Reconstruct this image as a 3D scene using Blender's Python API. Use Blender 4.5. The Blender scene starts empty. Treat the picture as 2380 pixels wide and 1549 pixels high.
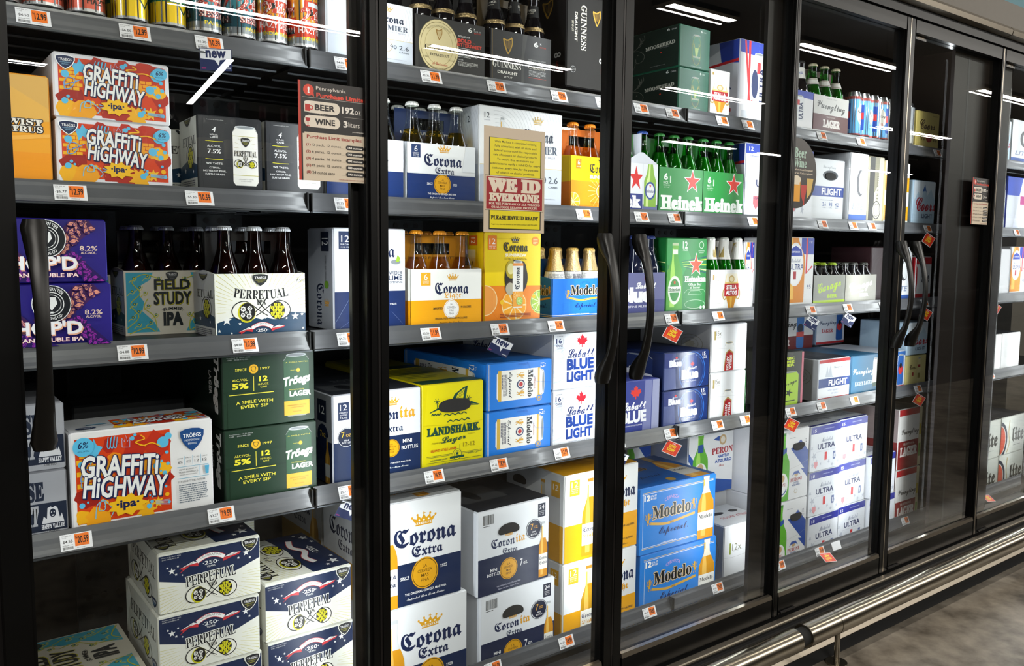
import bpy, math, random
import numpy as np
from math import sin, cos, pi, radians
from mathutils import Vector, Matrix
from mathutils.geometry import tessellate_polygon
random.seed(7)
SC = bpy.context.scene
COL = SC.collection

# ------------------------------------------------------------------ camera
cam = bpy.data.cameras.new('camera'); co = bpy.data.objects.new('camera', cam); COL.objects.link(co)
FPX = 1960.86; cam.sensor_width = 36; cam.sensor_fit = 'HORIZONTAL'; cam.lens = FPX/2380*36
cam.clip_start = 0.02
yaw, pitch, roll = [radians(a) for a in (36.98732, 5.65020, 0.47260)]
fwd = Vector((sin(yaw)*cos(pitch), cos(yaw)*cos(pitch), -sin(pitch)))
rt = Vector((cos(yaw), -sin(yaw), 0)); up = rt.cross(fwd)
r2 = rt*cos(roll)+up*sin(roll); u2 = -rt*sin(roll)+up*cos(roll)
co.matrix_world = Matrix(((r2.x, u2.x, -fwd.x, 0), (r2.y, u2.y, -fwd.y, -1.5), (r2.z, u2.z, -fwd.z, 1.31), (0, 0, 0, 1)))
SC.camera = co
# ------------------------------------------------------------------ world, exposure
w = bpy.data.worlds.new('store_air'); SC.world = w; w.use_nodes = True
w.node_tree.nodes['Background'].inputs[0].default_value = (0.9, 0.95, 1.0, 1)
w.node_tree.nodes['Background'].inputs[1].default_value = 0.03
SC.view_settings.view_transform = 'Standard'; SC.view_settings.look = 'None'
SC.view_settings.exposure = 0.0; SC.view_settings.gamma = 1.0; SC.view_settings.use_curve_mapping = False
try:
    SC.cycles.transparent_max_bounces = 24; SC.cycles.max_bounces = 8
    SC.cycles.sample_clamp_indirect = 6.0; SC.cycles.caustics_refractive = False; SC.cycles.caustics_reflective = False
except Exception: pass

def hexc(s):
    s = s.lstrip('#')
    if len(s) == 3: s = ''.join(c*2 for c in s)
    v = [int(s[i:i+2], 16)/255 for i in (0, 2, 4)]
    return tuple(c/12.92 if c <= .04045 else ((c+.055)/1.055)**2.4 for c in v)

# ------------------------------------------------------------------ lights
SEAM = [.128, .789, 1.441, 2.118, 2.729, 3.399, 4.05, 4.72]
def area(name, loc, direction, sx, sy, power, color, spread=180):
    l = bpy.data.lights.new(name, 'AREA'); l.shape = 'RECTANGLE'; l.size = sx; l.size_y = sy; l.energy = power; l.color = color
    l.spread = radians(spread)
    o = bpy.data.objects.new(name, l); COL.objects.link(o); o.location = loc
    d = Vector(direction).normalized(); z = -d; yv = Vector((0, 0, 1)) if abs(d.z) < .9 else Vector((0, 1, 0))
    xv = yv.cross(z).normalized(); yv = z.cross(xv)
    o.rotation_euler = Matrix((xv, yv, z)).transposed().to_euler()
    return o
LEDC = (0.93, 0.97, 1.0)
LEDP = 3.45
for i, s in enumerate(SEAM):
    pr = LEDP*(.8 if i == 0 else 1)
    if i in (2, 4): area('led_strip_light', (s+(.006 if i == 2 else .042), .036, 1.17), (-.72, .69, 0), .012, 1.68, pr*.62, LEDC)
    elif i > 0: area('led_strip_light', (s-(.026, .024, 0, .06, 0, .26, .02, .02)[i], .048, 1.17), (-.86, .50, 0), .022, 1.68, pr, LEDC)
    if i < 7: area('led_strip_light', (s+(.036 if i != 5 else .21), .082, 1.17), (.86, .50, 0), .022, 1.68, pr*(.25 if i == 0 else 1), LEDC)
# ceiling tube lights of the aisles: the streaks they make in the glass come from these positions
TUBES = [(2.71, 5.03, -8.26), (5.98, 8.38, -8.26), (10.5, 13.0, -8.26), (17.1, 20.2, -8.4),
         (7.04, 8.1, -5.05), (9.63, 12.1, -5.2), (14.6, 17, -5.2), (-2, .9, -5.05),
         (1.0, 2.17, -12.85), (11.7, 12.5, -12.85), (15.5, 18.1, -12.9), (19.2, 21.5, -13.0), (25, 28.5, -13.7)]
TUBE_E = 70
for a, b, y in TUBES:
    area('ceiling_tube_light', ((a+b)/2, y, 3.97), (0, 0, -1), b-a, .11, TUBE_E*1.3*(b-a), (1.0, .96, .88))
    area('ceiling_tube_light', ((a+b)/2, y-.17, 3.97), (0, 0, -1), b-a, .03, TUBE_E*.3*(b-a), (1.0, .93, .85))
for dy, wd in ((0, .10),):   # one tube that runs across the others, far down the shop
    area('ceiling_tube_light', (4.52, -12.9, 3.97), (0, 0, -1), 4.3, wd, 420, (1.0, .97, .86)).rotation_euler = (0, 0, math.atan2(-4.27, .66))
for k in range(5):   # tubes of the aisle right above the shopper, out of the picture
    area('ceiling_tube_light', (-3.5+3.6*k, -1.3, 3.97), (0, 0, -1), 2.4, .07, 27, (1.0, .95, .86))

# ------------------------------------------------------------------ materials
def newmat(name):
    m = bpy.data.materials.new(name); m.use_nodes = True; nt = m.node_tree
    return m, nt, nt.nodes['Principled BSDF']
def simple(name, c, rough=.5, metal=0, spec=.5, noise=0, scale=40, bump=0, coat=0):
    m, nt, b = newmat(name)
    rgb = hexc(c) if isinstance(c, str) else c
    b.inputs['Base Color'].default_value = (*rgb, 1); b.inputs['Roughness'].default_value = rough
    b.inputs['Metallic'].default_value = metal; b.inputs['Specular IOR Level'].default_value = spec
    if coat: b.inputs['Coat Weight'].default_value = coat; b.inputs['Coat Roughness'].default_value = .1
    if noise or bump:
        tc = nt.nodes.new('ShaderNodeTexCoord'); n = nt.nodes.new('ShaderNodeTexNoise'); n.inputs['Scale'].default_value = scale
        n.inputs['Detail'].default_value = 6
        nt.links.new(tc.outputs['Object'], n.inputs['Vector'])
        if noise:
            r = nt.nodes.new('ShaderNodeMapRange'); r.inputs[3].default_value = 1-noise; r.inputs[4].default_value = 1+noise
            mx = nt.nodes.new('ShaderNodeMix'); mx.data_type = 'RGBA'; mx.blend_type = 'MULTIPLY'; mx.inputs[0].default_value = 1
            nt.links.new(n.outputs[0], r.inputs[0]); nt.links.new(r.outputs[0], mx.inputs[7]); mx.inputs[6].default_value = (*rgb, 1)
            nt.links.new(mx.outputs[2], b.inputs['Base Color'])
        if bump:
            bp = nt.nodes.new('ShaderNodeBump'); bp.inputs['Strength'].default_value = bump; bp.inputs['Distance'].default_value = .002
            nt.links.new(n.outputs[0], bp.inputs['Height']); nt.links.new(bp.outputs[0], b.inputs['Normal'])
    return m
def printmat(name, rough, metal=0, coat=0, warp=.25):
    m, nt, b = newmat(name)
    a = nt.nodes.new('ShaderNodeAttribute'); a.attribute_name = 'ink'; nt.links.new(a.outputs['Color'], b.inputs['Base Color'])
    b.inputs['Roughness'].default_value = rough; b.inputs['Metallic'].default_value = metal; b.inputs['Specular IOR Level'].default_value = .4
    if coat: b.inputs['Coat Weight'].default_value = coat; b.inputs['Coat Roughness'].default_value = .12
    if warp:
        tc = nt.nodes.new('ShaderNodeTexCoord'); n = nt.nodes.new('ShaderNodeTexNoise'); n.inputs['Scale'].default_value = 9
        n.inputs['Detail'].default_value = 3; nt.links.new(tc.outputs['Object'], n.inputs['Vector'])
        bp = nt.nodes.new('ShaderNodeBump'); bp.inputs['Strength'].default_value = warp; bp.inputs['Distance'].default_value = .006
        nt.links.new(n.outputs[0], bp.inputs['Height']); nt.links.new(bp.outputs[0], b.inputs['Normal'])
    return m
def glassmat(name, col, ior=1.45, rough=0.0, fac=1.0):
    m = bpy.data.materials.new(name); m.use_nodes = True; nt = m.node_tree; nt.nodes.clear()
    o = nt.nodes.new('ShaderNodeOutputMaterial'); t = nt.nodes.new('ShaderNodeBsdfTransparent'); g = nt.nodes.new('ShaderNodeBsdfGlossy')
    mx = nt.nodes.new('ShaderNodeMixShader'); ge = nt.nodes.new('ShaderNodeNewGeometry')
    def mth(op, a, b=None):
        q = nt.nodes.new('ShaderNodeMath'); q.operation = op; nt.links.new(a, q.inputs[0])
        if b is not None: q.inputs[1].default_value = b
        return q.outputs[0]
    dp = nt.nodes.new('ShaderNodeVectorMath'); dp.operation = 'DOT_PRODUCT'
    nt.links.new(ge.outputs['Normal'], dp.inputs[0]); nt.links.new(ge.outputs['Incoming'], dp.inputs[1])
    iv = nt.nodes.new('ShaderNodeMath'); iv.operation = 'SUBTRACT'; iv.inputs[0].default_value = 1.0; nt.links.new(mth('ABSOLUTE', dp.outputs['Value']), iv.inputs[1])
    fr = mth('ADD', mth('MULTIPLY', mth('POWER', iv.outputs[0], 5.0), .96), .04)   # Schlick's reflectance, the same from both sides
    t.inputs[0].default_value = (*(hexc(col) if isinstance(col, str) else col), 1); g.inputs[0].default_value = (1, 1, 1, 1)
    g.inputs['Roughness'].default_value = rough
    ml = nt.nodes.new('ShaderNodeMath'); ml.operation = 'MULTIPLY'; ml.inputs[1].default_value = fac
    nt.links.new(fr, ml.inputs[0]); nt.links.new(ml.outputs[0], mx.inputs[0])
    nt.links.new(t.outputs[0], mx.inputs[1]); nt.links.new(g.outputs[0], mx.inputs[2]); nt.links.new(mx.outputs[0], o.inputs[0])
    return m
M = dict(
    ink=printmat('printed_cardboard', .38), inkgloss=printmat('glossy_printed_cardboard', .22, coat=.25, warp=.5),
    inkcan=printmat('printed_aluminium', .24, metal=.35, warp=0), paper=printmat('printed_paper', .6, warp=0),
    vinyl=printmat('printed_vinyl', .35, warp=0),
    frame=simple('black_anodised_metal', (.003, .003, .003), .34, .0, .22, noise=.2, scale=12, bump=.02),
    handle=simple('worn_black_handle', (.006, .0056, .005), .34, .0, .35, noise=.3, scale=30),
    mull=simple('dark_grey_mullion', (.018, .016, .016), .38, .5, .5, noise=.15, scale=20),
    rail=simple('grey_price_channel', (.075, .077, .084), .33, .0, .5, noise=.18, scale=25, coat=.2),
    shelf=simple('dark_shelf_metal', (.012, .012, .013), .42, .6, .5, noise=.2),
    inner=simple('dark_cooler_lining', (.004, .004, .0045), .5, .1, .3, noise=.25, scale=6),
    upright=simple('grey_galvanised_upright', (.05, .055, .06), .4, .7, .5, noise=.2),
    deck=simple('grey_sill_metal', (.05, .05, .052), .45, .5, .5, noise=.15, scale=60),
    champ=simple('champagne_trim_metal', (.42, .37, .30), .3, .9, .5, noise=.08, scale=60),
    red=simple('dull_red_gasket', (.12, .04, .04), .6),
    steel=simple('brushed_steel_tube', (.40, .36, .29), .24, 1.0, .5, noise=.06, scale=80),
    black=simple('matte_black', (.008, .008, .008), .5),
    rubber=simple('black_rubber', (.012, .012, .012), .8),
    canopy=simple('taupe_canopy_paint', (.115, .10, .08), .5, .2, .4, noise=.06),
    silver=simple('silver_metal', (.7, .71, .72), .22, 1),
    foil=simple('gold_foil', (.62, .45, .22), .3, .9, .5, bump=.9, scale=260),
    hole=simple('dark_handle_cutout', (.012, .01, .009), .8),
    beer=glassmat('golden_beer', (.80, .62, .14), fac=.6),
    beerd=simple('dark_beer', (.05, .018, .006), .12, 0, .6),
    beerg=simple('beer_in_green_glass', (.035, .16, .02), .12, 0, .6),
    liner=simple('white_bottle_lining', (.6, .62, .6), .2),
    clear=glassmat('clear_bottle_glass', (.93, .95, .92), 1.5), brown=glassmat('brown_bottle_glass', (.20, .07, .02), 1.5),
    green=glassmat('green_bottle_glass', (.12, .62, .12), 1.5), dark=simple('dark_bottle_glass', (.006, .005, .006), .06, 0, .7),
    bluebot=simple('dark_blue_bottle_glass', (.008, .011, .03), .06, 0, .7),
    pane=glassmat('door_glass', (.955, .97, .965), 1.5),
)
_cm = {}
def card(c, rough=.45):
    k = (c, rough)
    if k not in _cm: _cm[k] = simple('cardboard_'+str(len(_cm)), c, rough, 0, .4, noise=.03, scale=30, bump=.15)
    return _cm[k]

# ------------------------------------------------------------------ mesh helpers
def mesh_from(name, V, F, mat=None, smooth=False):
    me = bpy.data.meshes.new(name); me.from_pydata([tuple(v) for v in V], [], F); me.update()
    if mat: me.materials.append(mat)
    if smooth: me.polygons.foreach_set('use_smooth', [True]*len(me.polygons))
    return me
def link(name, me, parent=None, loc=(0, 0, 0), rot=(0, 0, 0), label=None, kind=None):
    o = bpy.data.objects.new(name, me); COL.objects.link(o); o.location = loc; o.rotation_euler = rot
    if parent: o.parent = parent
    if label: o['label'] = label
    if kind: o['kind'] = kind
    return o
def thing(name, label, cat, loc=(0, 0, 0), rz=0, group=None):
    o = bpy.data.objects.new(name, None); o.empty_display_size = .05; COL.objects.link(o)
    o.location = loc; o.rotation_euler = (0, 0, rz); o['label'] = label; o['category'] = cat
    if group: o['group'] = group
    return o
def dup(root, loc, label, rz=None, group=None):
    r = root.copy(); COL.objects.link(r); r.location = loc; r['label'] = label
    if rz is not None: r.rotation_euler = (0, 0, rz)
    if group: r['group'] = group
    for ch in list(root.children):
        c = ch.copy(); COL.objects.link(c); c.parent = r
        for g in list(ch.children):
            d = g.copy(); COL.objects.link(d); d.parent = c
    return r
class MB:
    def __init__(s): s.V = []; s.F = []
    def box(s, x0, y0, z0, x1, y1, z1, bev=0, taper=0):
        n = len(s.V)
        if not bev:
            t = taper
            s.V += [(x0, y0, z0), (x1, y0, z0), (x1, y1, z0), (x0, y1, z0), (x0+t, y0+t, z1), (x1-t, y0+t, z1), (x1-t, y1-t, z1), (x0+t, y1-t, z1)]
            s.F += [tuple(n+i for i in f) for f in ((0, 3, 2, 1), (4, 5, 6, 7), (0, 1, 5, 4), (1, 2, 6, 5), (2, 3, 7, 6), (3, 0, 4, 7))]
        else:   # rounded box: three offset rings
            b = bev
            P = []
            for (X, Y, Z) in [(x, y, z) for z in (z0, z1) for y in (y0, y1) for x in (x0, x1)]:
                dx = b if X == x0 else -b; dy = b if Y == y0 else -b; dz = b if Z == z0 else -b
                P += [(X, Y+dy, Z+dz), (X+dx, Y, Z+dz), (X+dx, Y+dy, Z)]
            s.V += P
            def v(ix, iy, iz, a): return n+3*(ix+2*iy+4*iz)+a
            F = []
            F.append((v(0,0,0,0), v(0,0,1,0), v(0,1,1,0), v(0,1,0,0))); F.append((v(1,0,0,0), v(1,1,0,0), v(1,1,1,0), v(1,0,1,0)))
            F.append((v(0,0,0,1), v(1,0,0,1), v(1,0,1,1), v(0,0,1,1))); F.append((v(0,1,0,1), v(0,1,1,1), v(1,1,1,1), v(1,1,0,1)))
            F.append((v(0,0,0,2), v(0,1,0,2), v(1,1,0,2), v(1,0,0,2))); F.append((v(0,0,1,2), v(1,0,1,2), v(1,1,1,2), v(0,1,1,2)))
            for iz in (0, 1):
                for iy in (0, 1): F.append((v(0,iy,iz,1), v(1,iy,iz,1), v(1,iy,iz,2), v(0,iy,iz,2)))
                for ix in (0, 1): F.append((v(ix,0,iz,0), v(ix,1,iz,0), v(ix,1,iz,2), v(ix,0,iz,2)))
            for ix in (0, 1):
                for iy in (0, 1): F.append((v(ix,iy,0,0), v(ix,iy,0,1), v(ix,iy,1,1), v(ix,iy,1,0)))
            for ix in (0, 1):
                for iy in (0, 1):
                    for iz in (0, 1): F.append((v(ix,iy,iz,0), v(ix,iy,iz,1), v(ix,iy,iz,2)))
            s.F += F
        return s
    def tube(s, p, q, r, n=12, caps=True, r1=None):
        p = Vector(p); q = Vector(q); d = (q-p).normalized(); a = d.orthogonal().normalized(); b = d.cross(a); k = len(s.V)
        if r1 is None: r1 = r
        for c, rr in ((p, r), (q, r1)):
            for i in range(n): s.V.append(tuple(c+(a*cos(2*pi*i/n)+b*sin(2*pi*i/n))*rr))
        for i in range(n): s.F.append((k+i, k+(i+1) % n, k+n+(i+1) % n, k+n+i))
        if caps: s.F += [tuple(k+n-1-i for i in range(n)), tuple(k+n+i for i in range(n))]
        return s
    def lathe(s, prof, n=20, cx=0, cy=0):
        k = len(s.V)
        for r, z in prof:
            for i in range(n): s.V.append((cx+r*cos(2*pi*i/n), cy+r*sin(2*pi*i/n), z))
        for j in range(len(prof)-1):
            for i in range(n): s.F.append((k+j*n+i, k+j*n+(i+1) % n, k+(j+1)*n+(i+1) % n, k+(j+1)*n+i))
        return s
    def prism(s, poly, x0, x1):     # poly in (y,z) extruded along x
        k = len(s.V); n = len(poly)
        s.V += [(x0, y, z) for y, z in poly]+[(x1, y, z) for y, z in poly]
        for i in range(n): s.F.append((k+i, k+(i+1) % n, k+n+(i+1) % n, k+n+i))
        s.F += [tuple(k+n-1-i for i in range(n)), tuple(k+n+i for i in range(n))]
        return s
    def me(s, name, mat, smooth=False):
        m = mesh_from(name, s.V, s.F, mat, smooth)
        import bmesh
        bm = bmesh.new(); bm.from_mesh(m); bmesh.ops.recalc_face_normals(bm, faces=bm.faces); bm.to_mesh(m); bm.free()
        if smooth:
            try: m.set_sharp_from_angle(angle=radians(40))
            except Exception: pass
        return m
    def build(s, name, mat, parent=None, smooth=False, **k): return link(name, s.me(name, mat, smooth), parent, **k)

# ------------------------------------------------------------------ flat print
_fonts = {'fr': (0x1D56C, 0x1D586, None), 'se': (0x1D400, 0x1D41A, 0x1D7CE), 'sc': (0x1D4D0, 0x1D4EA, None), 'sb': (0x1D5D4, 0x1D5EE, 0x1D7EC),
          'it': (0x1D63C, 0x1D656, None), 'si': (0x1D468, 0x1D482, None), 'mo': (0x1D670, 0x1D68A, 0x1D7F6)}
def mapfont(s, f):
    if f not in _fonts: return s
    U, L, D = _fonts[f]; o = ''
    for ch in s:
        if 'A' <= ch <= 'Z': o += chr(U+ord(ch)-65)
        elif 'a' <= ch <= 'z': o += chr(L+ord(ch)-97)
        elif '0' <= ch <= '9' and D: o += chr(D+ord(ch)-48)
        else: o += ch
    return o
_tc = bpy.data.curves.new('glyphs', 'FONT'); _to = bpy.data.objects.new('glyphs', _tc); COL.objects.link(_to); _tcache = {}
def glyphs(s, f, b, res=2):
    k = (s, f, round(b, 4), res)
    if k not in _tcache:
        _tc.body = mapfont(s, f); _tc.offset = b; _tc.resolution_u = res; _tc.fill_mode = 'FRONT'; _tc.dimensions = '2D'
        dg = bpy.context.evaluated_depsgraph_get(); dg.update()
        me = _to.evaluated_get(dg).to_mesh(); me.calc_loop_triangles()
        V = np.array([v.co[:2] for v in me.vertices]) if len(me.vertices) else np.zeros((0, 2))
        T = np.array([t.vertices[:] for t in me.loop_triangles], int) if len(me.loop_triangles) else np.zeros((0, 3), int)
        _to.evaluated_get(dg).to_mesh_clear()
        _tcache[k] = (V, T)
    return _tcache[k]
def clip_tri(P, axis, val, keep_less):
    out = []
    for i in range(len(P)):
        a, b = P[i], P[(i+1) % len(P)]
        da = (val-a[axis]) if keep_less else (a[axis]-val); db = (val-b[axis]) if keep_less else (b[axis]-val)
        if da >= 0: out.append(a)
        if (da >= 0) != (db >= 0):
            t = da/(da-db); out.append((a[0]+(b[0]-a[0])*t, a[1]+(b[1]-a[1])*t))
    return out
class Art:
    """flat print in design units: W wide, H high, origin at lower left"""
    def __init__(s, W, H, bg=None):
        s.W, s.H = W, H; s.V = []; s.T = []; s.C = []; s.Z = []; s.lay = 0; s.step = 1
        if bg: s.rect(0, 0, W, H, bg)
    def add(s, V, T, c):
        V = np.asarray(V, float)
        if len(T) == 0: return s
        c = hexc(c) if isinstance(c, str) else c
        W, H = s.W, s.H; k = len(s.V); nv = []; nt = []
        inside = (V[:, 0] >= -1e-6) & (V[:, 0] <= W+1e-6) & (V[:, 1] >= -1e-6) & (V[:, 1] <= H+1e-6)
        if inside.all(): nv = V.tolist(); nt = [tuple(t) for t in np.asarray(T)]
        else:
            for t in T:
                P = [tuple(V[i]) for i in t]
                if not all(inside[i] for i in t):
                    for ax, val, kl in ((0, 0, False), (0, W, True), (1, 0, False), (1, H, True)):
                        P = clip_tri(P, ax, val, kl)
                        if len(P) < 3: break
                if len(P) < 3: continue
                b = len(nv); nv += P
                for i in range(1, len(P)-1): nt.append((b, b+i, b+i+1))
        s.V += nv; s.T += [(a+k, b+k, c2+k) for a, b, c2 in nt]; s.C += [c]*len(nv); s.Z += [s.lay]*len(nv); s.lay += s.step
        return s
    def poly(s, pts, c):
        if len(pts) < 3: return s
        t = tessellate_polygon([[Vector((p[0], p[1], 0)) for p in pts]])
        return s.add(pts, t, c)
    def rect(s, x, y, w, h, c, rot=0):
        P = [(x, y), (x+w, y), (x+w, y+h), (x, y+h)]
        if rot:
            cx, cy = x+w/2, y+h/2; a = radians(rot)
            P = [(cx+(p[0]-cx)*cos(a)-(p[1]-cy)*sin(a), cy+(p[0]-cx)*sin(a)+(p[1]-cy)*cos(a)) for p in P]
        return s.add(P, [(0, 1, 2), (0, 2, 3)], c)
    def circ(s, x, y, r, c, ry=None, n=28):
        ry = ry or r
        return s.add([(x, y)]+[(x+r*cos(2*pi*i/n), y+ry*sin(2*pi*i/n)) for i in range(n)], [(0, 1+i, 1+(i+1) % n) for i in range(n)], c)
    def ring(s, x, y, r, wd, c, ry=None, n=32, a0=0, a1=360):
        ry = ry or r; V = []; T = []
        for i in range(n+1):
            a = radians(a0+(a1-a0)*i/n); V += [(x+r*cos(a), y+ry*sin(a)), (x+(r-wd)*cos(a), y+(ry-wd)*sin(a))]
            if i < n: T += [(2*i, 2*i+1, 2*i+2), (2*i+2, 2*i+1, 2*i+3)]
        return s.add(V, T, c)
    def line(s, pts, wd, c):
        V = []; T = []; n = len(pts)
        for i in range(n):
            a = pts[max(0, i-1)]; b = pts[min(n-1, i+1)]; dx, dy = b[0]-a[0], b[1]-a[1]; L = math.hypot(dx, dy) or 1
            ww = wd[i] if isinstance(wd, (list, tuple)) else wd
            V += [(pts[i][0]-dy/L*ww/2, pts[i][1]+dx/L*ww/2), (pts[i][0]+dy/L*ww/2, pts[i][1]-dx/L*ww/2)]
            if i < n-1: T += [(2*i, 2*i+1, 2*i+2), (2*i+2, 2*i+1, 2*i+3)]
        return s.add(V, T, c)
    def curve(s, pts, wd, c, n=8):      # smooth line through points
        P = [pts[0]]+list(pts)+[pts[-1]]; out = []; W = []
        m = len(pts)
        for i in range(1, len(P)-2):
            for k in range(n):
                t = k/n; p0, p1, p2, p3 = P[i-1], P[i], P[i+1], P[i+2]
                out.append(tuple(.5*(2*p1[j]+(p2[j]-p0[j])*t+(2*p0[j]-5*p1[j]+4*p2[j]-p3[j])*t*t+(3*p1[j]-p0[j]-3*p2[j]+p3[j])*t**3) for j in (0, 1)))
        out.append(pts[-1]); return s.line(out, wd, c)
    def star(s, x, y, r, c, n=5, k=.4, rot=0, sx=1):
        return s.poly([(x+sx*(r if i % 2 == 0 else r*k)*sin(pi*i/n+radians(rot)), y+(r if i % 2 == 0 else r*k)*cos(pi*i/n+radians(rot))) for i in range(2*n)], c)
    def text(s, t, x, y, w=None, h=None, c='000', f='', b=.0, rot=0, sh=0, arc=0, out=None, al='c', wob=0, res=2, al_v='c'):
        """ink box of size w x h centred on x,y; out=(colour, spread)"""
        if f in ('sb', 'it', 'si', 'mo'):     # drawn with the plain letters, thickened or slanted
            b += {'sb': .022, 'it': .02, 'si': .03, 'mo': 0}[f]; sh = sh or {'sb': 0, 'it': .18, 'si': .28, 'mo': 0}[f]; f = ''
        b0 = min(b, .014); ex0 = max(0, b-b0)
        V0, T0 = glyphs(t, f, b0, res)
        if len(V0) == 0: return s
        mn, mx = V0.min(0), V0.max(0); sz = np.maximum(mx-mn, 1e-6)
        if w is None and h is None: h = 5
        sy = h/sz[1] if h else w/sz[0]; sx = w/sz[0] if w else sy
        jobs = []
        if out:
            for col, ex in (out if isinstance(out, list) else [out]): jobs.append((ex0+ex*1.25, 8, col))
        jobs.append((ex0, 4, c))
        for spread, n, col in jobs:
            offs = [(0, 0)] if spread < .009 else [(spread*cos(2*pi*(i+.5)/n), spread*sin(2*pi*(i+.5)/n)) for i in range(n)]+([(0, 0)] if n == 4 else [])
            for o_ in offs:
                P = (V0-(mn+mx)/2+np.array(o_)*[min(1, sy/sx*1.2), min(1, sx/sy*1.2)])*[sx, sy]
                if al == 'l': P[:, 0] += sz[0]*sx/2
                if al == 'r': P[:, 0] -= sz[0]*sx/2
                if sh: P[:, 0] += P[:, 1]*sh
                if arc:
                    a = P[:, 0]/arc; P = np.stack([(arc+P[:, 1])*np.sin(a), (arc+P[:, 1])*np.cos(a)-arc], 1)
                if rot:
                    a = radians(rot); P = np.stack([P[:, 0]*cos(a)-P[:, 1]*sin(a), P[:, 0]*sin(a)+P[:, 1]*cos(a)], 1)
                s.add(P+[x, y], T0, col); s.lay -= .75
            s.lay += .75
        return s
    def sub(s, other, x, y, sc, rot=0):   # paste another art
        V = np.array(other.V)*sc; a = radians(rot)
        V = np.stack([V[:, 0]*cos(a)-V[:, 1]*sin(a)+x, V[:, 0]*sin(a)+V[:, 1]*cos(a)+y], 1)
        Z = np.array(other.Z); C = other.C; T = np.array(other.T)
        for z in sorted(set(other.Z)):
            tt = T[Z[T[:, 0]] == z]
            if len(tt): s.add(V, tt, C[tt[0][0]])
        return s
    # ---- mapping to 3D
    def mesh(s, name, O, U, Vv, N, mat, lift=.0006, dz=.00002):
        V = np.array(s.V); Z = np.array(s.Z, float)
        O, U, Vv, N = [np.array(a, float) for a in (O, U, Vv, N)]
        P = O+np.outer(V[:, 0]/s.W, U)+np.outer(V[:, 1]/s.H, Vv)+np.outer(lift+Z*dz, N)
        return s._mk(name, P, s.T, s.C, mat)
    def _mk(s, name, P, T, C, mat, smooth=False):
        # drop unused vertices
        T = np.array(T); used = np.unique(T); remap = -np.ones(len(P), int); remap[used] = np.arange(len(used))
        me = bpy.data.meshes.new(name); me.from_pydata(P[used].tolist(), [], remap[T].tolist()); me.update()
        at = me.color_attributes.new('ink', 'FLOAT_COLOR', 'POINT')
        C = np.array(C)[used]; at.data.foreach_set('color', np.hstack([C, np.ones((len(C), 1))]).ravel())
        me.materials.append(mat)
        if smooth: me.polygons.foreach_set('use_smooth', [True]*len(me.polygons))
        return me
    def wrap(s, name, r, z0, h, mat, a0=-pi, a1=0, step=None, prof=None, lift=.0002, dz=.00002):
        """wrap on a cylinder round z: x=0..W goes from angle a0 to a1"""
        step = step or s.W/16*(a1-a0)/pi if False else s.W/20
        V = []; T = []; C = []; Z = []
        for t in s.T:
            P = [s.V[i] for i in t]; c = s.C[t[0]]; z = s.Z[t[0]]
            lo, hi = min(p[0] for p in P), max(p[0] for p in P)
            k0, k1 = int(lo//step), int(math.ceil(hi/step-1e-9))
            for k in range(k0, max(k1, k0+1)):
                Q = P
                if k1-k0 > 1:
                    Q = clip_tri(Q, 0, k*step, False)
                    if len(Q) > 2: Q = clip_tri(Q, 0, (k+1)*step, True)
                if len(Q) < 3: continue
                b = len(V); V += Q; C += [c]*len(Q); Z += [z]*len(Q)
                for i in range(1, len(Q)-1): T.append((b, b+i, b+i+1))
        V = np.array(V); A = a0+(a1-a0)*V[:, 0]/s.W; rr = r+lift+np.array(Z)*dz; zz = z0+V[:, 1]/s.H*h
        return s._mk(name, np.stack([rr*np.cos(A), rr*np.sin(A), zz], 1), T, C, mat)

# ------------------------------------------------------------------ drawing bits
NAVY='16254d'; GOLD='e3a51c'; WHITE='f2f2f0'; CW='eef0f2'
def shield(a, x, y, w, h, c='1a2a52', tc='fff', sub='8fc3e0', word='TRöEGS', rim=None):
    pts = [(-.5,.38),(-.3,.47),(0,.5),(.3,.47),(.5,.38),(.49,.15),(.38,-.12),(.2,-.35),(0,-.5),(-.2,-.35),(-.38,-.12),(-.49,.15)]
    if rim: a.poly([(x+p[0]*w*1.14, y+p[1]*h*1.14) for p in pts], rim)
    a.poly([(x+p[0]*w, y+p[1]*h) for p in pts], c)
    a.text(word, x, y+h*.2, w*.76, h*.21, tc, 'sb', sh=0)
    a.text('INDEPENDENT', x, y-h*.02, w*.64, h*.085, sub); a.text('BREWING', x, y-h*.17, w*.36, h*.085, sub)
def crown(a, x, y, w, h, c=GOLD, c2='c98a12'):
    a.rect(x-w*.36, y-h*.5, w*.72, h*.10, c); 
    for i in range(8): a.circ(x-w*.32+w*.64*i/7, y-h*.32, w*.03, c, n=8)
    a.poly([(x-w*.38, y-h*.25), (x-w*.5, y+h*.12), (x-w*.30, y-h*.02), (x-w*.27, y+h*.28), (x-w*.1, y+h*.02), (x, y+h*.34), (x+w*.1, y+h*.02), (x+w*.27, y+h*.28), (x+w*.30, y-h*.02), (x+w*.5, y+h*.12), (x+w*.38, y-h*.25)], c)
    for dx, dy in ((-.5,.16),(-.27,.32),(.27,.32),(.5,.16)): a.circ(x+dx*w, y+dy*h, w*.045, c, n=8)
    a.rect(x-w*.02, y+h*.3, w*.04, h*.2, c); a.rect(x-w*.07, y+h*.38, w*.14, h*.05, c)
    for dx in (-.2, 0, .2): a.circ(x+dx*w, y-h*.1, w*.04, WHITE, ry=h*.07, n=8)
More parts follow.
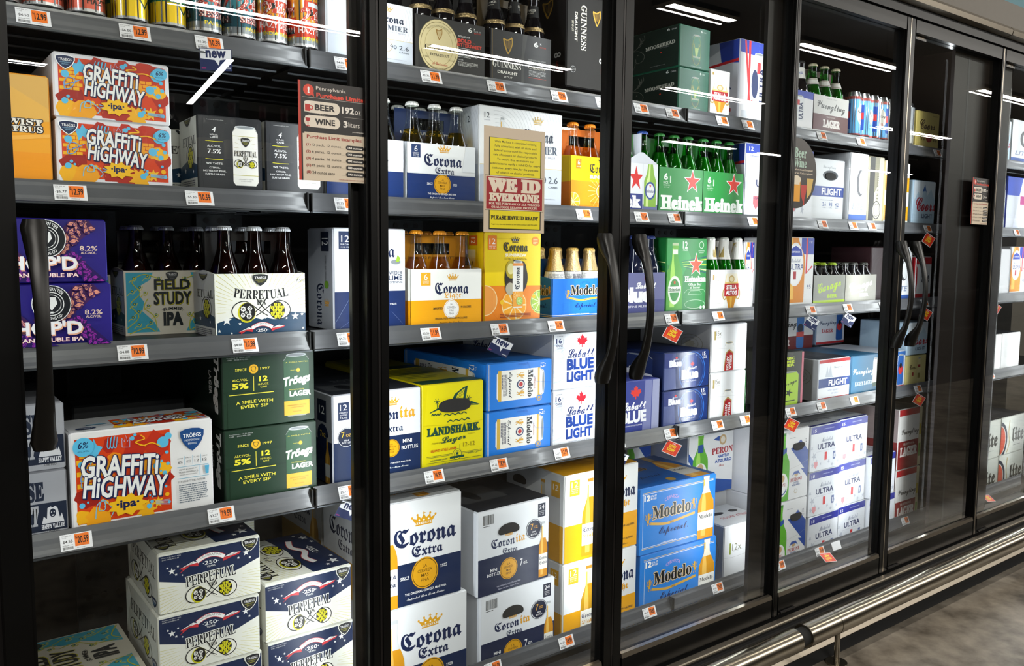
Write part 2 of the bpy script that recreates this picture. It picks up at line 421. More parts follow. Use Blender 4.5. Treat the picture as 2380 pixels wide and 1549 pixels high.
def leaf(a, x, y, s, c='c8202c'):
    R = [(0,1.0),(.14,.72),(.30,.82),(.22,.40),(.42,.62),(.48,.50),(.74,.56),(.64,.34),(.80,.25),(.40,-.08),(.47,-.24),(.06,-.16),(.06,-.52)]
    a.poly([(x+p[0]*s, y+p[1]*s) for p in R]+[(x-p[0]*s, y+p[1]*s) for p in reversed(R[1:])], c)
def hop(a, x, y, s, c1='d6cf1f', c2='1a1a1a', hy=1.15):
    a.circ(x, y, s*1.06, c2, ry=s*hy*1.06, n=18)
    for r in range(5):
        yy = y+s*hy*(.7-.36*r); wd = s*math.sqrt(max(.05, 1-((yy-y)/(s*hy))**2))
        for q in range(3 if r % 2 else 2):
            n = 3 if r % 2 else 2; xx = x+wd*(q-(n-1)/2)*.72
            a.poly([(xx-wd*.3, yy+s*.2), (xx+wd*.3, yy+s*.2), (xx+wd*.28, yy-s*.1), (xx, yy-s*.34), (xx-wd*.28, yy-s*.1)], c1)
            a.line([(xx, yy+s*.15), (xx, yy-s*.2)], s*.05, c2)
def gears(a, x, y, s, c='f5f5ee'):
    a.circ(x, y, s*1.1, 'c9c41f', ry=s*1.25, n=20); a.circ(x+s*.08, y+s*.08, s*.98, '151515', ry=s*1.12, n=20)
    for dx, dy, r in ((-.42,.45,.36),(.38,.5,.34),(-.48,-.3,.3),(.28,-.45,.38),(-.08,.02,.16),(.42,.03,.17)):
        a.star(x+dx*s, y+dy*s, r*s, c, 8, .74); a.circ(x+dx*s, y+dy*s, r*s*.45, '151515', n=10); a.circ(x+dx*s, y+dy*s, r*s*.2, c, n=8)
def infinity(a, x, y, w, h, c='15171c', wd=.8, fill=None):
    P = []
    for i in range(49):
        t = 2*pi*i/48; P.append((x+w*.5*sin(t), y+h*.5*sin(2*t)*.9))
    L = [(x-w*.25+w*.24*cos(2*pi*i/24), y-h*.02+h*.5*sin(2*pi*i/24)) for i in range(24)]
    if fill: a.poly(L, fill); a.poly([(2*x-p[0], p[1]) for p in L], fill)
    for sg in (-1, 1):
        a.curve([(x-sg*w*.10, y+h*.75), (x, y+h*.25), (x+sg*w*.12, y-h*.12), (x+sg*w*.28, y-h*.5), (x+sg*w*.44, y-h*.35), (x+sg*w*.49, y+h*.02), (x+sg*w*.42, y+h*.38), (x+sg*w*.27, y+h*.5), (x+sg*w*.12, y+h*.2), (x, y-h*.1), (x-sg*w*.1, y-h*.3)], wd, c, 5)
def cmf(a, x, y, r, bg=GOLD, ink='6b4a08', rim='e3a51c', tc=None):
    a.circ(x, y, r*1.0, rim); a.circ(x, y, r*.93, bg if bg != GOLD else '6a4c0c'); a.circ(x, y, r*.88, bg)
    for t, dy, w in (('LA',.45,.3),('CERVEZA',.16,.98),('MAS',-.14,.5),('FINA',-.44,.56)): a.text(t, x, y+dy*r, r*w*1.1, r*.2, tc or ink, '', b=.01)
def barcode(a, x, y, w, h, c='111'):
    rnd = random.Random(5); p = 0; a.step = 0
    while p < w: q = rnd.choice((.01, .02, .035))*w; a.rect(x+p, y, min(q, w-p), h, c); p += q+rnd.choice((.012, .02, .03))*w
    a.step = 1; a.lay += 1
def picbottle(a, x, y, h, w, glass='e8ecec', beer='d8951c', cap='9aa0a4', label='f4f2ea', fill=.62, words=None, neck=None, ink=NAVY):
    def prof(z0, z1):
        P = [(0,.5),(.03,.5),(.5,.5),(.58,.47),(.66,.33),(.74,.2),(.80,.16),(.95,.15),(.96,.19),(1,.19)]
        def rad(t):
            for i in range(len(P)-1):
                if P[i][0] <= t <= P[i+1][0]: return P[i][1]+(P[i+1][1]-P[i][1])*(t-P[i][0])/(P[i+1][0]-P[i][0])
            return .5
        ts = [z0+(z1-z0)*i/10 for i in range(11)]
        return [(x-rad(t)*w, y+t*h) for t in ts]+[(x+rad(t)*w, y+t*h) for t in reversed(ts)]
    a.poly(prof(0, .96), glass); a.poly(prof(0, fill), beer)
    a.poly([(px*.0+x+(px-x)*.35-w*.18, py) for px, py in prof(.03, fill)], '00000') if False else None
    a.poly([(x+(px-x)*.28-w*.14, py) for px, py in prof(.04, .92)], 'a8dc60' if glass[0] in '689' else 'edbb58')
    a.poly(prof(.96, 1), cap)
    if neck: a.poly(prof(.70, .82), neck)
    if label: a.rect(x-w*.5, y+h*.14, w, h*.28, label); a.rect(x-w*.5, y+h*.14, w, h*.08, GOLD if label == 'f4f2ea' else label)
    if words:
        for i, (t, f, c) in enumerate(words): a.text(t, x, y+h*(.345-.085*i), w*.84, h*.06, c, f)
def piccan(a, x, y, w, h, body, top='c9ced2'):
    a.poly([(x-w*.38, y+h), (x+w*.38, y+h), (x+w*.5, y+h*.9), (x+w*.5, y+h*.06), (x+w*.4, y), (x-w*.4, y), (x-w*.5, y+h*.06), (x-w*.5, y+h*.9)], body)
    a.circ(x, y+h*.985, w*.40, top, ry=h*.03); a.circ(x, y+h*.985, w*.34, '8b9094', ry=h*.02); a.line([(x-w*.5, y+h*.9), (x-w*.38, y+h*.97)], w*.02, '9a9a9a')
    a.line([(x+w*.5, y+h*.9), (x+w*.38, y+h*.97)], w*.02, '9a9a9a')
def harp(a, x, y, s, c='c79a3c'):
    a.curve([(x-.5*s, y+.75*s), (x-.1*s, y+.62*s), (x+.2*s, y+.72*s), (x+.5*s, y+.95*s)], s*.14, c, 5)
    a.curve([(x-.48*s, y+.75*s), (x-.34*s, y+.1*s), (x+.02*s, y-.75*s)], s*.15, c, 5)
    a.curve([(x+.5*s, y+.95*s), (x+.52*s, y+.3*s), (x+.32*s, y-.3*s), (x+.02*s, y-.8*s)], s*.12, c, 5)
    for i in range(6): a.line([(x-.32*s+.13*s*i, y+.6*s), (x-.2*s+.1*s*i, y-.1*s-.06*s*i)], s*.03, c)
def lion(a, x, y, s, d=1, c='e0a93a'):
    for dx, dy, r, ry in ((0,.5,.2,.22),(.02,.1,.2,.3),(-.1,-.3,.2,.2)): a.circ(x+d*dx*s, y+dy*s, r*s, c, ry=ry*s, n=10)
    for p in ([(.1,.25),(.4,.4),(.48,.55)], [(.1,.05),(.38,.08),(.46,.2)], [(-.1,-.3),(.12,-.6),(.22,-.8)], [(-.2,-.3),(-.26,-.6),(-.12,-.8)], [(-.2,-.2),(-.5,0),(-.42,.4),(-.55,.55)]):
        a.curve([(x+d*q[0]*s, y+q[1]*s) for q in p], s*.1, c, 4)
def ribbon250(a, x, y, w, h):
    a.poly([(x-w*.5,y-h*.35),(x-w*.28,y-h*.05),(x-w*.2,y-h*.2),(x-w*.2,y-h*.38),(x-w*.34,y-h*.28),(x-w*.5,y-h*.62),(x-w*.44,y-h*.42)], 'c9323a')
    a.poly([(x-w*.48,y-h*.33),(x-w*.28,y-h*.02),(x-w*.2,y-h*.15),(x-w*.34,y-h*.2)], WHITE)
    a.poly([(x+w*.5,y-h*.0),(x+w*.36,y+h*.02),(x+w*.2,y-h*.2),(x+w*.2,y-h*.38),(x+w*.34,y-h*.22),(x+w*.46,y-h*.14)], 'c9323a')
    a.poly([(x+w*.48,y-h*.02),(x+w*.36,y+h*.05),(x+w*.2,y-h*.15),(x+w*.34,y-h*.13)], WHITE)
    P = []; Q = []
    for i in range(13):
        t = -1+i/6; P.append((x+t*w*.22, y+h*.32-h*.28*t*t)); Q.append((x+t*w*.22, y+h*.02-h*.28*t*t))
    a.line([((p[0]+q[0])/2, (p[1]+q[1])/2) for p, q in zip(P, Q)], h*.30, 'c9323a'); a.line([((p[0]+q[0])/2, (p[1]+q[1])/2) for p, q in zip(P, Q)], h*.24, WHITE)
    a.text('CELEBRATING', x, y+h*.19, w*.36, h*.13, '444', '', arc=w*.5)
    a.text('·250·', x, y-h*.28, w*.26, h*.24, WHITE, 'sb'); a.text('YEARS', x, y-h*.52, w*.14, h*.11, WHITE)
    a.text('AMERICAN', x-w*.35, y-h*.2, w*.14, h*.07, '444', rot=25); a.text('INDEPENDENCE', x+w*.36, y-h*.06, w*.18, h*.07, '444', rot=18)
def rays(a, x, y, r0, r1, n, c, a0, a1, wd=.5):
    a.step = 0
    for i in range(n):
        t = radians(a0+(a1-a0)*i/(n-1)); q = r0*(1.15 if i % 2 else 1)
        a.line([(x+q*cos(t), y+q*sin(t)*.75), (x+r1*cos(t), y+r1*sin(t)*.75)], [wd*.5, wd*1.6], c)
    a.step = 1; a.lay += 1
def fine(a, x, y, w, h, n, c, seed=1):      # small-print lines
    rnd = random.Random(seed); a.step = 0
    for i in range(n):
        p = x; yy = y+h*(n-1-i)/n
        while p < x+w*(.94 if i < n-1 else .6):
            q = min(rnd.uniform(.04, .14)*w, x+w-p); a.rect(p, yy, q, h/n*.45, c); p += q+w*.02
    a.step = 1; a.lay += 1
def G(fn): # cached art factory
    c = {}
    def f(*k):
        if k not in c: c[k] = fn(*k)
        return c[k]
    return f

# ------------------------------------------------------------------ the printed designs
def graf_bg(a, x0, y0, w, h, seed=3):
    X = lambda u: x0+u*w/100
    Y = lambda v: y0+v*h/100
    s = w/100
    a.rect(x0, y0, w, h, 'dc4318')
    rnd = random.Random(seed)
    def blob(u, v, r, c, n=14, j=.25): a.poly([(X(u)+r*s*(1+rnd.uniform(-j, j))*cos(2*pi*i/n), Y(v)+r*s*(1+rnd.uniform(-j, j))*sin(2*pi*i/n)) for i in range(n)], c)
    class CL: pass
    old = (a.W, a.H)
    for u, v, r, c in ((12,30,12,'a3251b'),(85,85,14,'c8321a'),(55,20,17,'b52a1a'),(62,84,13,'c22d1a'),(95,40,8,'b52a1a'),(35,90,8,'b52a1a')): blob(u, v, r, c, 10, .3)
    for u, v, r, c in ((30,62,9,'f7a81b'),(88,55,7,'f7b01f'),(93,52,7,'fbb91f'),(6,8,9,'f9b51e'),(20,4,12,'f9a81e'),(72,60,6,'f7a81b'),(40,72,8,'f7921e'),(34,50,6,'f47c1c')): blob(u, v, r, c)
    a.step = 0
    for r_ in range(6):
        for q in range(3): a.rect(X(1+q*6+(r_ % 2)*3), Y(42+r_*7), 5.4*s, h*.058, 'f9b51e')
    for r_ in range(4):
        for q in range(3): a.rect(X(66+q*6+(r_ % 2)*3), Y(46+r_*7), 5.4*s, h*.058, 'f7a21b')
    a.step = 1; a.lay += 1
    a.poly([(X(u), Y(v)) for u, v in ((11,92),(17,90),(19,99),(22,91),(28,88),(23,80),(25,72),(19,77),(15,68),(14,80))], '5fc0e8')
    a.star(X(72), Y(5), 12*s, 'f9b51e', 9, .6, 10); a.star(X(85), Y(12), 7*s, 'fbc02a', 7, .5)
    for u, v, r in ((6,70,3.6),(85,57,4.2),(90,62,1.4),(93,47,2.6),(89,50,1.2),(97,58,2),(59,94,2.4),(62,98,1.8),(96,72,2),(5,22,3),(8,30,1.6),(11,25,1.2),(75,9,3),(78,14,2),(79,20,1.2),(76,22,1),(92,85,6.5),(98,92,4),(94,30,1.4),(97,10,1.8)): a.circ(X(u), Y(v), r*s, '5fc0e8')
    for u, v, r in ((26,25,1.6),(23,22,1.2),(30,22,2.2),(34,20,1),(28,17,1.2),(95,20,2.4)): a.circ(X(u), Y(v), r*s, 'f9b51e')
    for k in range(3): a.curve([(X(34+k*3.4), Y(99)), (X(32.5+k*3.4), Y(88)), (X(35+k*3.4), Y(86)), (X(36.5+k*3.4), Y(98))], .8*s, '5fc0e8', 5)
    a.curve([(X(6), Y(56)), (X(5), Y(44)), (X(11), Y(46)), (X(15), Y(60)), (X(8), Y(64)), (X(5), Y(50)), (X(20), Y(62))], .7*s, '5fa0e8', 5)
    a.curve([(X(18), Y(4)), (X(20), Y(20)), (X(27), Y(24)), (X(28), Y(14)), (X(22), Y(14)), (X(26), Y(26)), (X(36), Y(12)), (X(34), Y(4))], .9*s, '7fc4e4', 5)
    a.line([(X(36), Y(14)), (X(42), Y(18)), (X(36), Y(20))], .9*s, '7fc4e4')
    a.line([(X(48), Y(85)), (X(48), Y(96)), (X(50.5), Y(91)), (X(52), Y(99)), (X(54), Y(91)), (X(56.5), Y(96)), (X(56), Y(84)), (X(48), Y(85))], .6*s, 'a8c8ec')
    a.curve([(X(62), Y(89)), (X(70), Y(84)), (X(80), Y(86)), (X(90), Y(80))], 1.2*s, 'fbb91f', 5)
    a.curve([(X(68), Y(97)), (X(72), Y(92)), (X(62), Y(89)), (X(73), Y(83))], 1.2*s, 'fbb91f', 5)
    for k in range(4): a.rect(X(24-1), Y(52+k*3), .5*s, h*.10, '9ab8e8', rot=8)
    for k in range(5): a.line([(X(86-4), Y(10+k)), (X(98), Y(7+k*1.6))], .45*s, '8fc8e8')
    rnd = random.Random(9); a.step = .05
    for i in range(60): a.circ(X(rnd.gauss(30, 14)), Y(abs(rnd.gauss(12, 8))), .28*s, 'f9b51e', n=5)
    a.step = 1
def graf_words(a, x, y, w, h):
    ln = [('GRAFFiTi', x-w*.04, y+h*.25, w*.92, h*.36, -5), ('HiGHWAY', x+w*.02, y-h*.12, w*1.0, h*.36, -7)]
    for t, xx, yy, ww, hh, rr in ln:
        a.text(t, xx+w*.012, yy-h*.02, ww, hh, '1b2450', 'sb', b=.055, rot=rr)
    for t, xx, yy, ww, hh, rr in ln:
        a.text(t, xx, yy, ww, hh, 'f7f7f5', 'sb', b=.012, rot=rr, out=('1b2450', .03))
    a.star(x+w*.03, y-h*.44, h*.2, 'fbc21f', 9, .72, 10, sx=1.7)
    a.text('·ipa·', x+w*.03, y-h*.44, w*.27, h*.17, '1b2450', 'sb', b=.02)
@G
def art_graf():
    a = Art(100, 58, 'eceaf0'); graf_bg(a, 3, 3, 94, 52); graf_words(a, 50, 31, 52, 42)
    a.circ(92, 49, 7, '5fc0e8', ry=6); a.text('6%', 92, 50, 7, 4.5, '1b2450', 'it'); a.text('ALC./VOL.', 92, 46, 8, 1.3, '1b2450')
    shield(a, 9, 50, 15, 12, rim='fff'); return a
@G
def art_grafbig():
    a = Art(100, 71, 'eeecec'); graf_bg(a, 2.5, 4, 66, 63, 5); graf_words(a, 35, 33, 58, 44)
    a.circ(8, 61, 7, '5fc0e8'); a.text('6%', 8, 62.5, 7, 4.6, '1b2450', 'it'); a.text('ALC./VOL.', 8, 58, 8, 1.2, '1b2450')
    shield(a, 85, 57, 18, 18, '1d4a86', 'fff', 'dfe8f0', 'TRÖEGS')
    for i, (t, b) in enumerate((('ALC/VOL', '6%'), ('HAZY', 'GOLD'), ('FL OZ', '12'), ('CANS', '12'))):
        a.text(t, 75.5+i*6.2, 43, 4.3, .9, '333'); a.text(b, 75.5+i*6.2, 40, 3.2, 2, '222')
        if i: a.rect(72.4+i*6.2, 37.5, .25, 7, '5fb0d0')
    a.rect(73, 36, 24, .3, '5fb0d0'); a.text('BREWED & CANNED BY', 81, 34, 13, 1, '333'); a.text('TRÖEGS BREWING CO.', 81.5, 32, 15, 1.5, '333'); a.text('HERSHEY, PENNSYLVANIA', 81, 29.8, 13, .9, '333')
    a.rect(90, 28, .3, 7.5, '5fb0d0'); a.poly([(94, 35), (97.4, 35), (96.8, 28.5), (94.6, 28.5)], '5ab4dc'); a.rect(73, 27, 24, .3, '5fb0d0')
    a.text("LET'S PAINT THE PICTURE.", 84, 24.6, 21, 1.6, '222'); fine(a, 74, 8, 22, 15, 9, '77808a'); return a
@G
def art_graftop():
    a = Art(100, 48, 'cfd0d4'); graf_bg(a, 32, 2, 66, 30, 8); a.text('GRAFFiTi', 64, 20, 40, 7, 'eee', 'sb', b=.03, rot=180, out=('1b2450', .03)); a.text('HiGHWAY', 64, 11, 40, 7, 'eee', 'sb', b=.03, rot=180, out=('1b2450', .03))
    a.circ(12, 8, 7, '1b2c50', ry=3.4); a.text('TRöEGS', 12, 8, 9, 2.4, 'ddd', rot=180); a.rect(14, 18, 14, 2, '6fb4d4'); return a
@G
def art_twist():
    a = Art(100, 116, 'f5a623')
    rnd = random.Random(2)
    for i in range(12): a.poly([(0, 116-i*4), (100, 116-i*3.4), (100, 116-i*3.4-5), (0, 116-i*4-6)], (.93, .52-.022*i+.04, .13-.006*i))
    a.poly([(0, 116), (100, 116), (100, 66), (0, 60)], 'eab353'); a.poly([(40, 116), (100, 116), (100, 80)], 'dfae5a'); a.poly([(0, 40), (100, 52), (100, 48), (0, 34)], 'fbb64a')
    a.rect(0, 0, 100, 30, 'f59a17')
    for t, y, w in (('A TWIST', 64, 58), ('OF CITRUS', 56, 64)):
        a.text(t, 93, y, w, 7, 'f4ece0', 'se', b=.02, al='r', out=('201a18', .07))
    return a
@G
def art_perp4():
    a = Art(100, 112, '26272b'); a.line([(5, 54), (55, 54), (60, 50)], .4, '111'); a.line([(8, 112), (3, 54), (6, 0)], .5, '15161a')
    a.text('Freshest by 07-31-2026', 26, 107, 27, 1.6, 'ccc', 'mo'); a.text('4', 24, 92, 6, 8, 'f0f0f0', 'it'); a.text('16 FL.OZ.', 24, 84, 13, 2.4, 'e8e8e8', 'sb'); a.text('CANS', 24, 80, 13, 3, 'e8e8e8', 'sb')
    for y in (74, 46): a.line([(10, y), (24, y-.6), (38, y-.2)], .9, 'd8cf1c')
    a.text('ALC./VOL.', 24, 66, 22, 3.4, 'f0f0f0', 'sb'); a.text('7.5%', 24, 58, 21, 7, 'f4f4f4', 'sb')
    for t, y, w in (('WE TASTE:', 39, 27), ('CITRUS,', 32, 17), ('NOTES OF PINE,', 27, 36), ('SUBTLE GRAIN', 22, 30)): a.text(t, 24, y, w, 3, 'e8e8e8', 'sb')
    piccan(a, 74, 6, 41, 94, 'eceae4'); rays(a, 74, 48, 16, 40, 13, 'c9c27a', 0, 360, .3) if False else None
    a.rect(53.5, 22, 41, .8, 'b9b33a'); a.rect(53.5, 84, 41, .6, 'b9b33a')
    for t in range(14): a.line([(74+11*cos(2*pi*t/14), 66+14*sin(2*pi*t/14)), (74+19*cos(2*pi*t/14), 66+19*sin(2*pi*t/14))], .35, 'b9a96a')
    shield(a, 74, 75, 15, 15, '2a2b2e', 'fff', 'b9b33a'); a.text('PERPETUAL', 74, 57, 37, 9, '17181a', 'se', sh=.05); a.text('IPA', 74, 50, 8, 4, '17181a', 'se')
    infinity(a, 74, 41, 38, 12, '17181a', .9); gears(a, 64.5, 40, 5); hop(a, 84, 40, 4.6); a.text('INDEPENDENTLY CRAFTED', 74, 16, 24, 1.4, '555'); a.text('& FAMILY-OWNED', 74, 13, 17, 1.4, '555')
    return a
@G
def art_hop():
    a = Art(100, 46, '2b1f86')
    def scales(P, c1, c2, n=46, seed=4):
        rnd = random.Random(seed); (x0, y0), (x1, y1), wd = P
        L = math.hypot(x1-x0, y1-y0); dx, dy = (x1-x0)/L, (y1-y0)/L
        a.line([(x0, y0), (x1, y1)], wd, c2)
        for i in range(n):
            t = rnd.random()*L; q = rnd.uniform(-.45, .45)*wd; X, Y = x0+dx*t-dy*q, y0+dy*t+dx*q
            an = rnd.uniform(0, pi); s = rnd.uniform(1.6, 3)
            a.circ(X, Y, s, c2, ry=s*.9, n=8); a.poly([(X+s*cos(an), Y+s*sin(an)), (X+s*.6*cos(an+1.4), Y+s*.6*sin(an+1.4)), (X-s*cos(an), Y-s*sin(an)), (X+s*.6*cos(an-1.4), Y+s*.6*sin(an-1.4))], c1)
            a.line([(X-s*.7*cos(an), Y-s*.7*sin(an)), (X+s*.7*cos(an), Y+s*.7*sin(an))], .25, c2)
    scales(((48, 14), (88, 46), 15), 'f2a088', '4a2060', 90, 4); scales(((2, 46), (38, 12), 13), 'ee9a90', '4a2060', 80, 6)
    scales(((70, 20), (96, -4), 10), '9a2aa8', '2a1260', 40, 8); scales(((30, 8), (60, -4), 8), '8a2aa0', '2a1260', 30, 9)
    a.circ(56, 32, 14, 'f2f2f2'); a.circ(56, 32, 13.4, '14181f'); a.circ(56, 32, 9, 'f2f2f2'); a.circ(56, 32, 8.4, '14181f'); a.ring(56, 32, 7, .5, 'ddd'); a.poly([(53, 37), (59, 37), (60, 32), (56, 27), (52, 32)], 'eee'); a.rect(53, 31, 2, 5, '14181f'); a.star(56, 25.5, 1.6, 'eee', 6)
    a.text('SOUTHERN TIER', 56, 43.2, 19, 2.6, 'f2f2f2', 'sb', arc=11); a.text('·BREWING CO·', 56, 21.0, 16, 2.3, 'f2f2f2', 'sb', arc=-11)
    a.text("2XHOP'D", 44, 13, 68, 10, 'f0b090', 'sb', b=.02); a.text("2XHOP'D", 43.4, 14, 68, 10, 'f4f2f6', 'sb', b=.015)
    a.text('AMERICAN DOUBLE IPA', 46, 5, 64, 3.0, 'f4e8e8', 'sb', out=('e88a70', .02)); a.text('8.2%', 86, 25, 13, 3.8, 'f6d8c0', 'sb'); a.text('ALC./VOL.', 86, 21.6, 11.5, 1.9, 'f6d8c0', 'sb')
    return a
@G
def art_field(top=0):
    W, H = 100, 70; a = Art(W, H, 'b9b4a6' if 0 else 'cfc9ba')
    for sx in (0, 1):
        X = (lambda x: x) if not sx else (lambda x: 100-x)
        a.poly([(X(2), 68), (X(30), 68), (X(27), 60), (X(17), 54), (X(15), 44), (X(20), 36), (X(18), 26), (X(30), 14), (X(36), 3), (X(2), 3)], '3ba0b8')
        for k, (x, y) in enumerate(((8, 60), (6, 46), (8, 32), (6, 18), (12, 10), (22, 62), (14, 50), (12, 24), (24, 12), (34, 60), (19, 44), (22, 30), (30, 20))):
            a.curve([(X(x-3), y-3), (X(x), y), (X(x+3), y-1), (X(x+5), y+3)], .7, 'c8c23a', 4); a.circ(X(x+2), y+2, 1.5, '2a6a5a', n=8); a.circ(X(x+2), y+2, .7, 'c8c23a', n=6)
        a.curve([(X(2), 8), (X(14), 20), (X(6), 34), (X(16), 46), (X(8), 58), (X(20), 66), (X(34), 62)], .9, 'b8b830', 6)
        a.curve([(X(4), 2), (X(22), 8), (X(32), 4), (X(30), 20), (X(20), 30), (X(24), 40)], .9, 'b8b830', 6)
    for t, y, w, h in (('FiELD', 55, 38, 11), ('STUDY', 40, 40, 14)): a.text(t, 50.7, y-.5, w, h, 'b8b020', 'sb', b=.03); a.text(t, 50, y, w, h, '1e2428', 'sb', b=.02)
    a.text('·SUMMER·', 50, 28.5, 24, 3.4, '1e2428', 'sb', arc=40); a.text('IPA', 50, 17, 20, 14, '1e2428', 'sb', b=.04)
    if not top: shield(a, 50, 63.5, 13, 11, '24272b', 'ddd', '777')
    return a
def perp_face(a, W, H, flip=False):
    """the tall six-pack design: words on rays above, navy band with stars below"""
    rays(a, W/2, H*.42, 34, 90, 34, 'c9c244', -4, 184, .5)
    a.poly([(0, H*.22), (W*.28, H*.36), (W*.5, H*.26), (W*.75, H*.38), (W, H*.34), (W, 0), (0, 0)], '123a58')
    for x, y, r in ((12,18,5.5),(26,14,2),(28,6,1),(4,7,2),(17,4,1.4),(88,20,4.5),(96,22,2),(78,18,1.6),(97,6,1.6),(50,22,1.8),(54,19,1),(14,26,1.2),(3,20,1.8)): a.star(x*W/100, y*H/68, r, 'f0f0ee')
    a.text('PERPETUAL', W/2, H*.66, W*.6, H*.15, '1b1d20', 'se', sh=0, arc=-160); a.text('IPA', W/2, H*.54, W*.10, H*.08, '1b1d20', 'se')
    infinity(a, W/2, H*.41, W*.66, H*.30, '15171c', 1.0, 'efeee2'); gears(a, W*.335, H*.38, H*.13); hop(a, W*.675, H*.40, H*.12)
    ribbon250(a, W/2, H*.15, W*.52, H*.22)
@G
def art_perp6():
    a = Art(100, 68, 'efefe6'); a.rect(0, 0, 100, 3, 'efefe6'); perp_face(a, 100, 68); a.rect(0, 0, 100, 1.6, 'efefe6'); a.rect(0, 0, 1.4, 68, 'efefe6')
    shield(a, 49, 61, 17, 13, '222528', 'fff', 'c9c244'); a.text('ALC./VOL.', 94, 63, 8, 1.4, '222'); a.text('7.5%', 94, 60, 9, 3, '222'); return a
@G
def art_perp6side():
    a = Art(60, 68, 'd8d8ce'); a.poly([(0, 22), (30, 28), (60, 22), (60, 10), (0, 10)], '123a58'); a.text('ETUAL', 34, 46, 46, 9, '1b1d20', 'se'); hop(a, 38, 30, 9); a.ring(38, 31, 14, 1, '15171c', ry=12)
    a.star(20, 18, 3, 'eee'); a.star(48, 16, 2, 'eee'); fine(a, 6, 1, 48, 8, 4, '556'); shield(a, 30, 66, 26, 12, '222528', 'fff', 'c9c244'); return a
@G
def art_perp12():
    a = Art(100, 61, 'e9e9df')
    a.poly([(0, 61), (100, 61), (100, 38), (70, 27), (50, 30), (30, 26), (0, 34)], '14264a')
    rays(a, 50, 24, 32, 90, 40, 'cbc455', 176, 364, .45)
    a.rect(0, 59, 100, 2, 'e4e4da'); a.text('Freshest by 08-27-2026', 12, 57, 18, 1.2, 'ddd', 'mo'); a.text('2144  2026-PIPA-33', 11, 55, 16, 1.2, 'ddd', 'mo')
    for x, y, r in ((12,42,3.6),(16,38,1.6),(8,46,1.4),(18,46,1.4),(86,46,3.8),(90,40,1.6),(78,42,1.6),(92,52,1.6),(94,34,1.6),(22,36,1)): a.star(x, y, r, 'f0f0ee')
    ribbon250(a, 50, 48.5, 62, 17)
    a.text('PERPETUAL', 50, 29, 50, 11, '14171c', 'se', rot=3, out=('f2f2ea', .06)); a.text('IPA', 52, 20.5, 9, 4, '14171c', 'se')
    infinity(a, 50, 13, 52, 17, '15171c', .9, 'efeee2'); gears(a, 37, 12, 6.6); hop(a, 64, 13.5, 6.4)
    shield(a, 90, 54, 15, 13, '1d1f24', 'eee', 'cbc455', rim='e9e9df'); return a
@G
def art_perp12top():
    a = Art(100, 100, 'e4e4da')
    a.poly([(100, 0), (56, 0), (40+14, 30), (58, 60), (52, 100), (100, 100)], '14264a')
    for i in range(26): a.line([(40-0.2*i, 4+i*3.6), (2+(i % 3)*4, 2+i*3.9)], .5, 'cbc455')
    a.text('PERPETUAL', 14, 48, 78, 15, '14171c', 'se', rot=90); a.text('IPA', 29, 50, 12, 6, '14171c', 'se', rot=90)
    for yy in (30, 70): a.circ(44, yy, 12, 'efeee2', ry=17); a.ring(44, yy, 12.5, 1.2, '15171c', ry=17.5)
    gears(a, 45, 30, 10); hop(a, 45, 70, 10)
    a.curve([(70, 20), (66, 35), (74, 50), (66, 65), (72, 82)], 8, 'c9323a', 5); a.curve([(70, 20), (66, 35), (74, 50), (66, 65), (72, 82)], 6.4, 'f0f0ee', 5)
    a.text('·250·', 84, 50, 22, 8, 'f0f0ee', 'sb', rot=90)
    for x, y, r in ((88,14,7),(93,26,3),(92,84,6),(84,92,3),(95,70,3),(78,8,3)): a.star(x, y, r, 'f0f0ee')
    shield(a, 8, 10, 14, 14, '1d1f24', 'eee', 'cbc455'); return a
@G
def art_perpside():
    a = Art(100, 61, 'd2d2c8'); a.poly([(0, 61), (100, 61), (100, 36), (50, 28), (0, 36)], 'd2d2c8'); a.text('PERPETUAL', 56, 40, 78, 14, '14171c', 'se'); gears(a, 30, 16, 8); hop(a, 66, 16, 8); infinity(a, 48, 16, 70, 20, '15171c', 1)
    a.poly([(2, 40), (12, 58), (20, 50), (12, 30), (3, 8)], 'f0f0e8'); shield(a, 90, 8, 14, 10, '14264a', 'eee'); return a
@G
def art_field_top():
    b = art_field(1); a = Art(100, 100, '3ba0b8'); a.sub(b, 100-4, 4, .94*1.0, 90) if False else None
    a = Art(70, 100, '3ba0b8'); a.sub(b, 70, 0, 1.0, 90); a.circ(12, 90, 9, '22342f', ry=8); return a
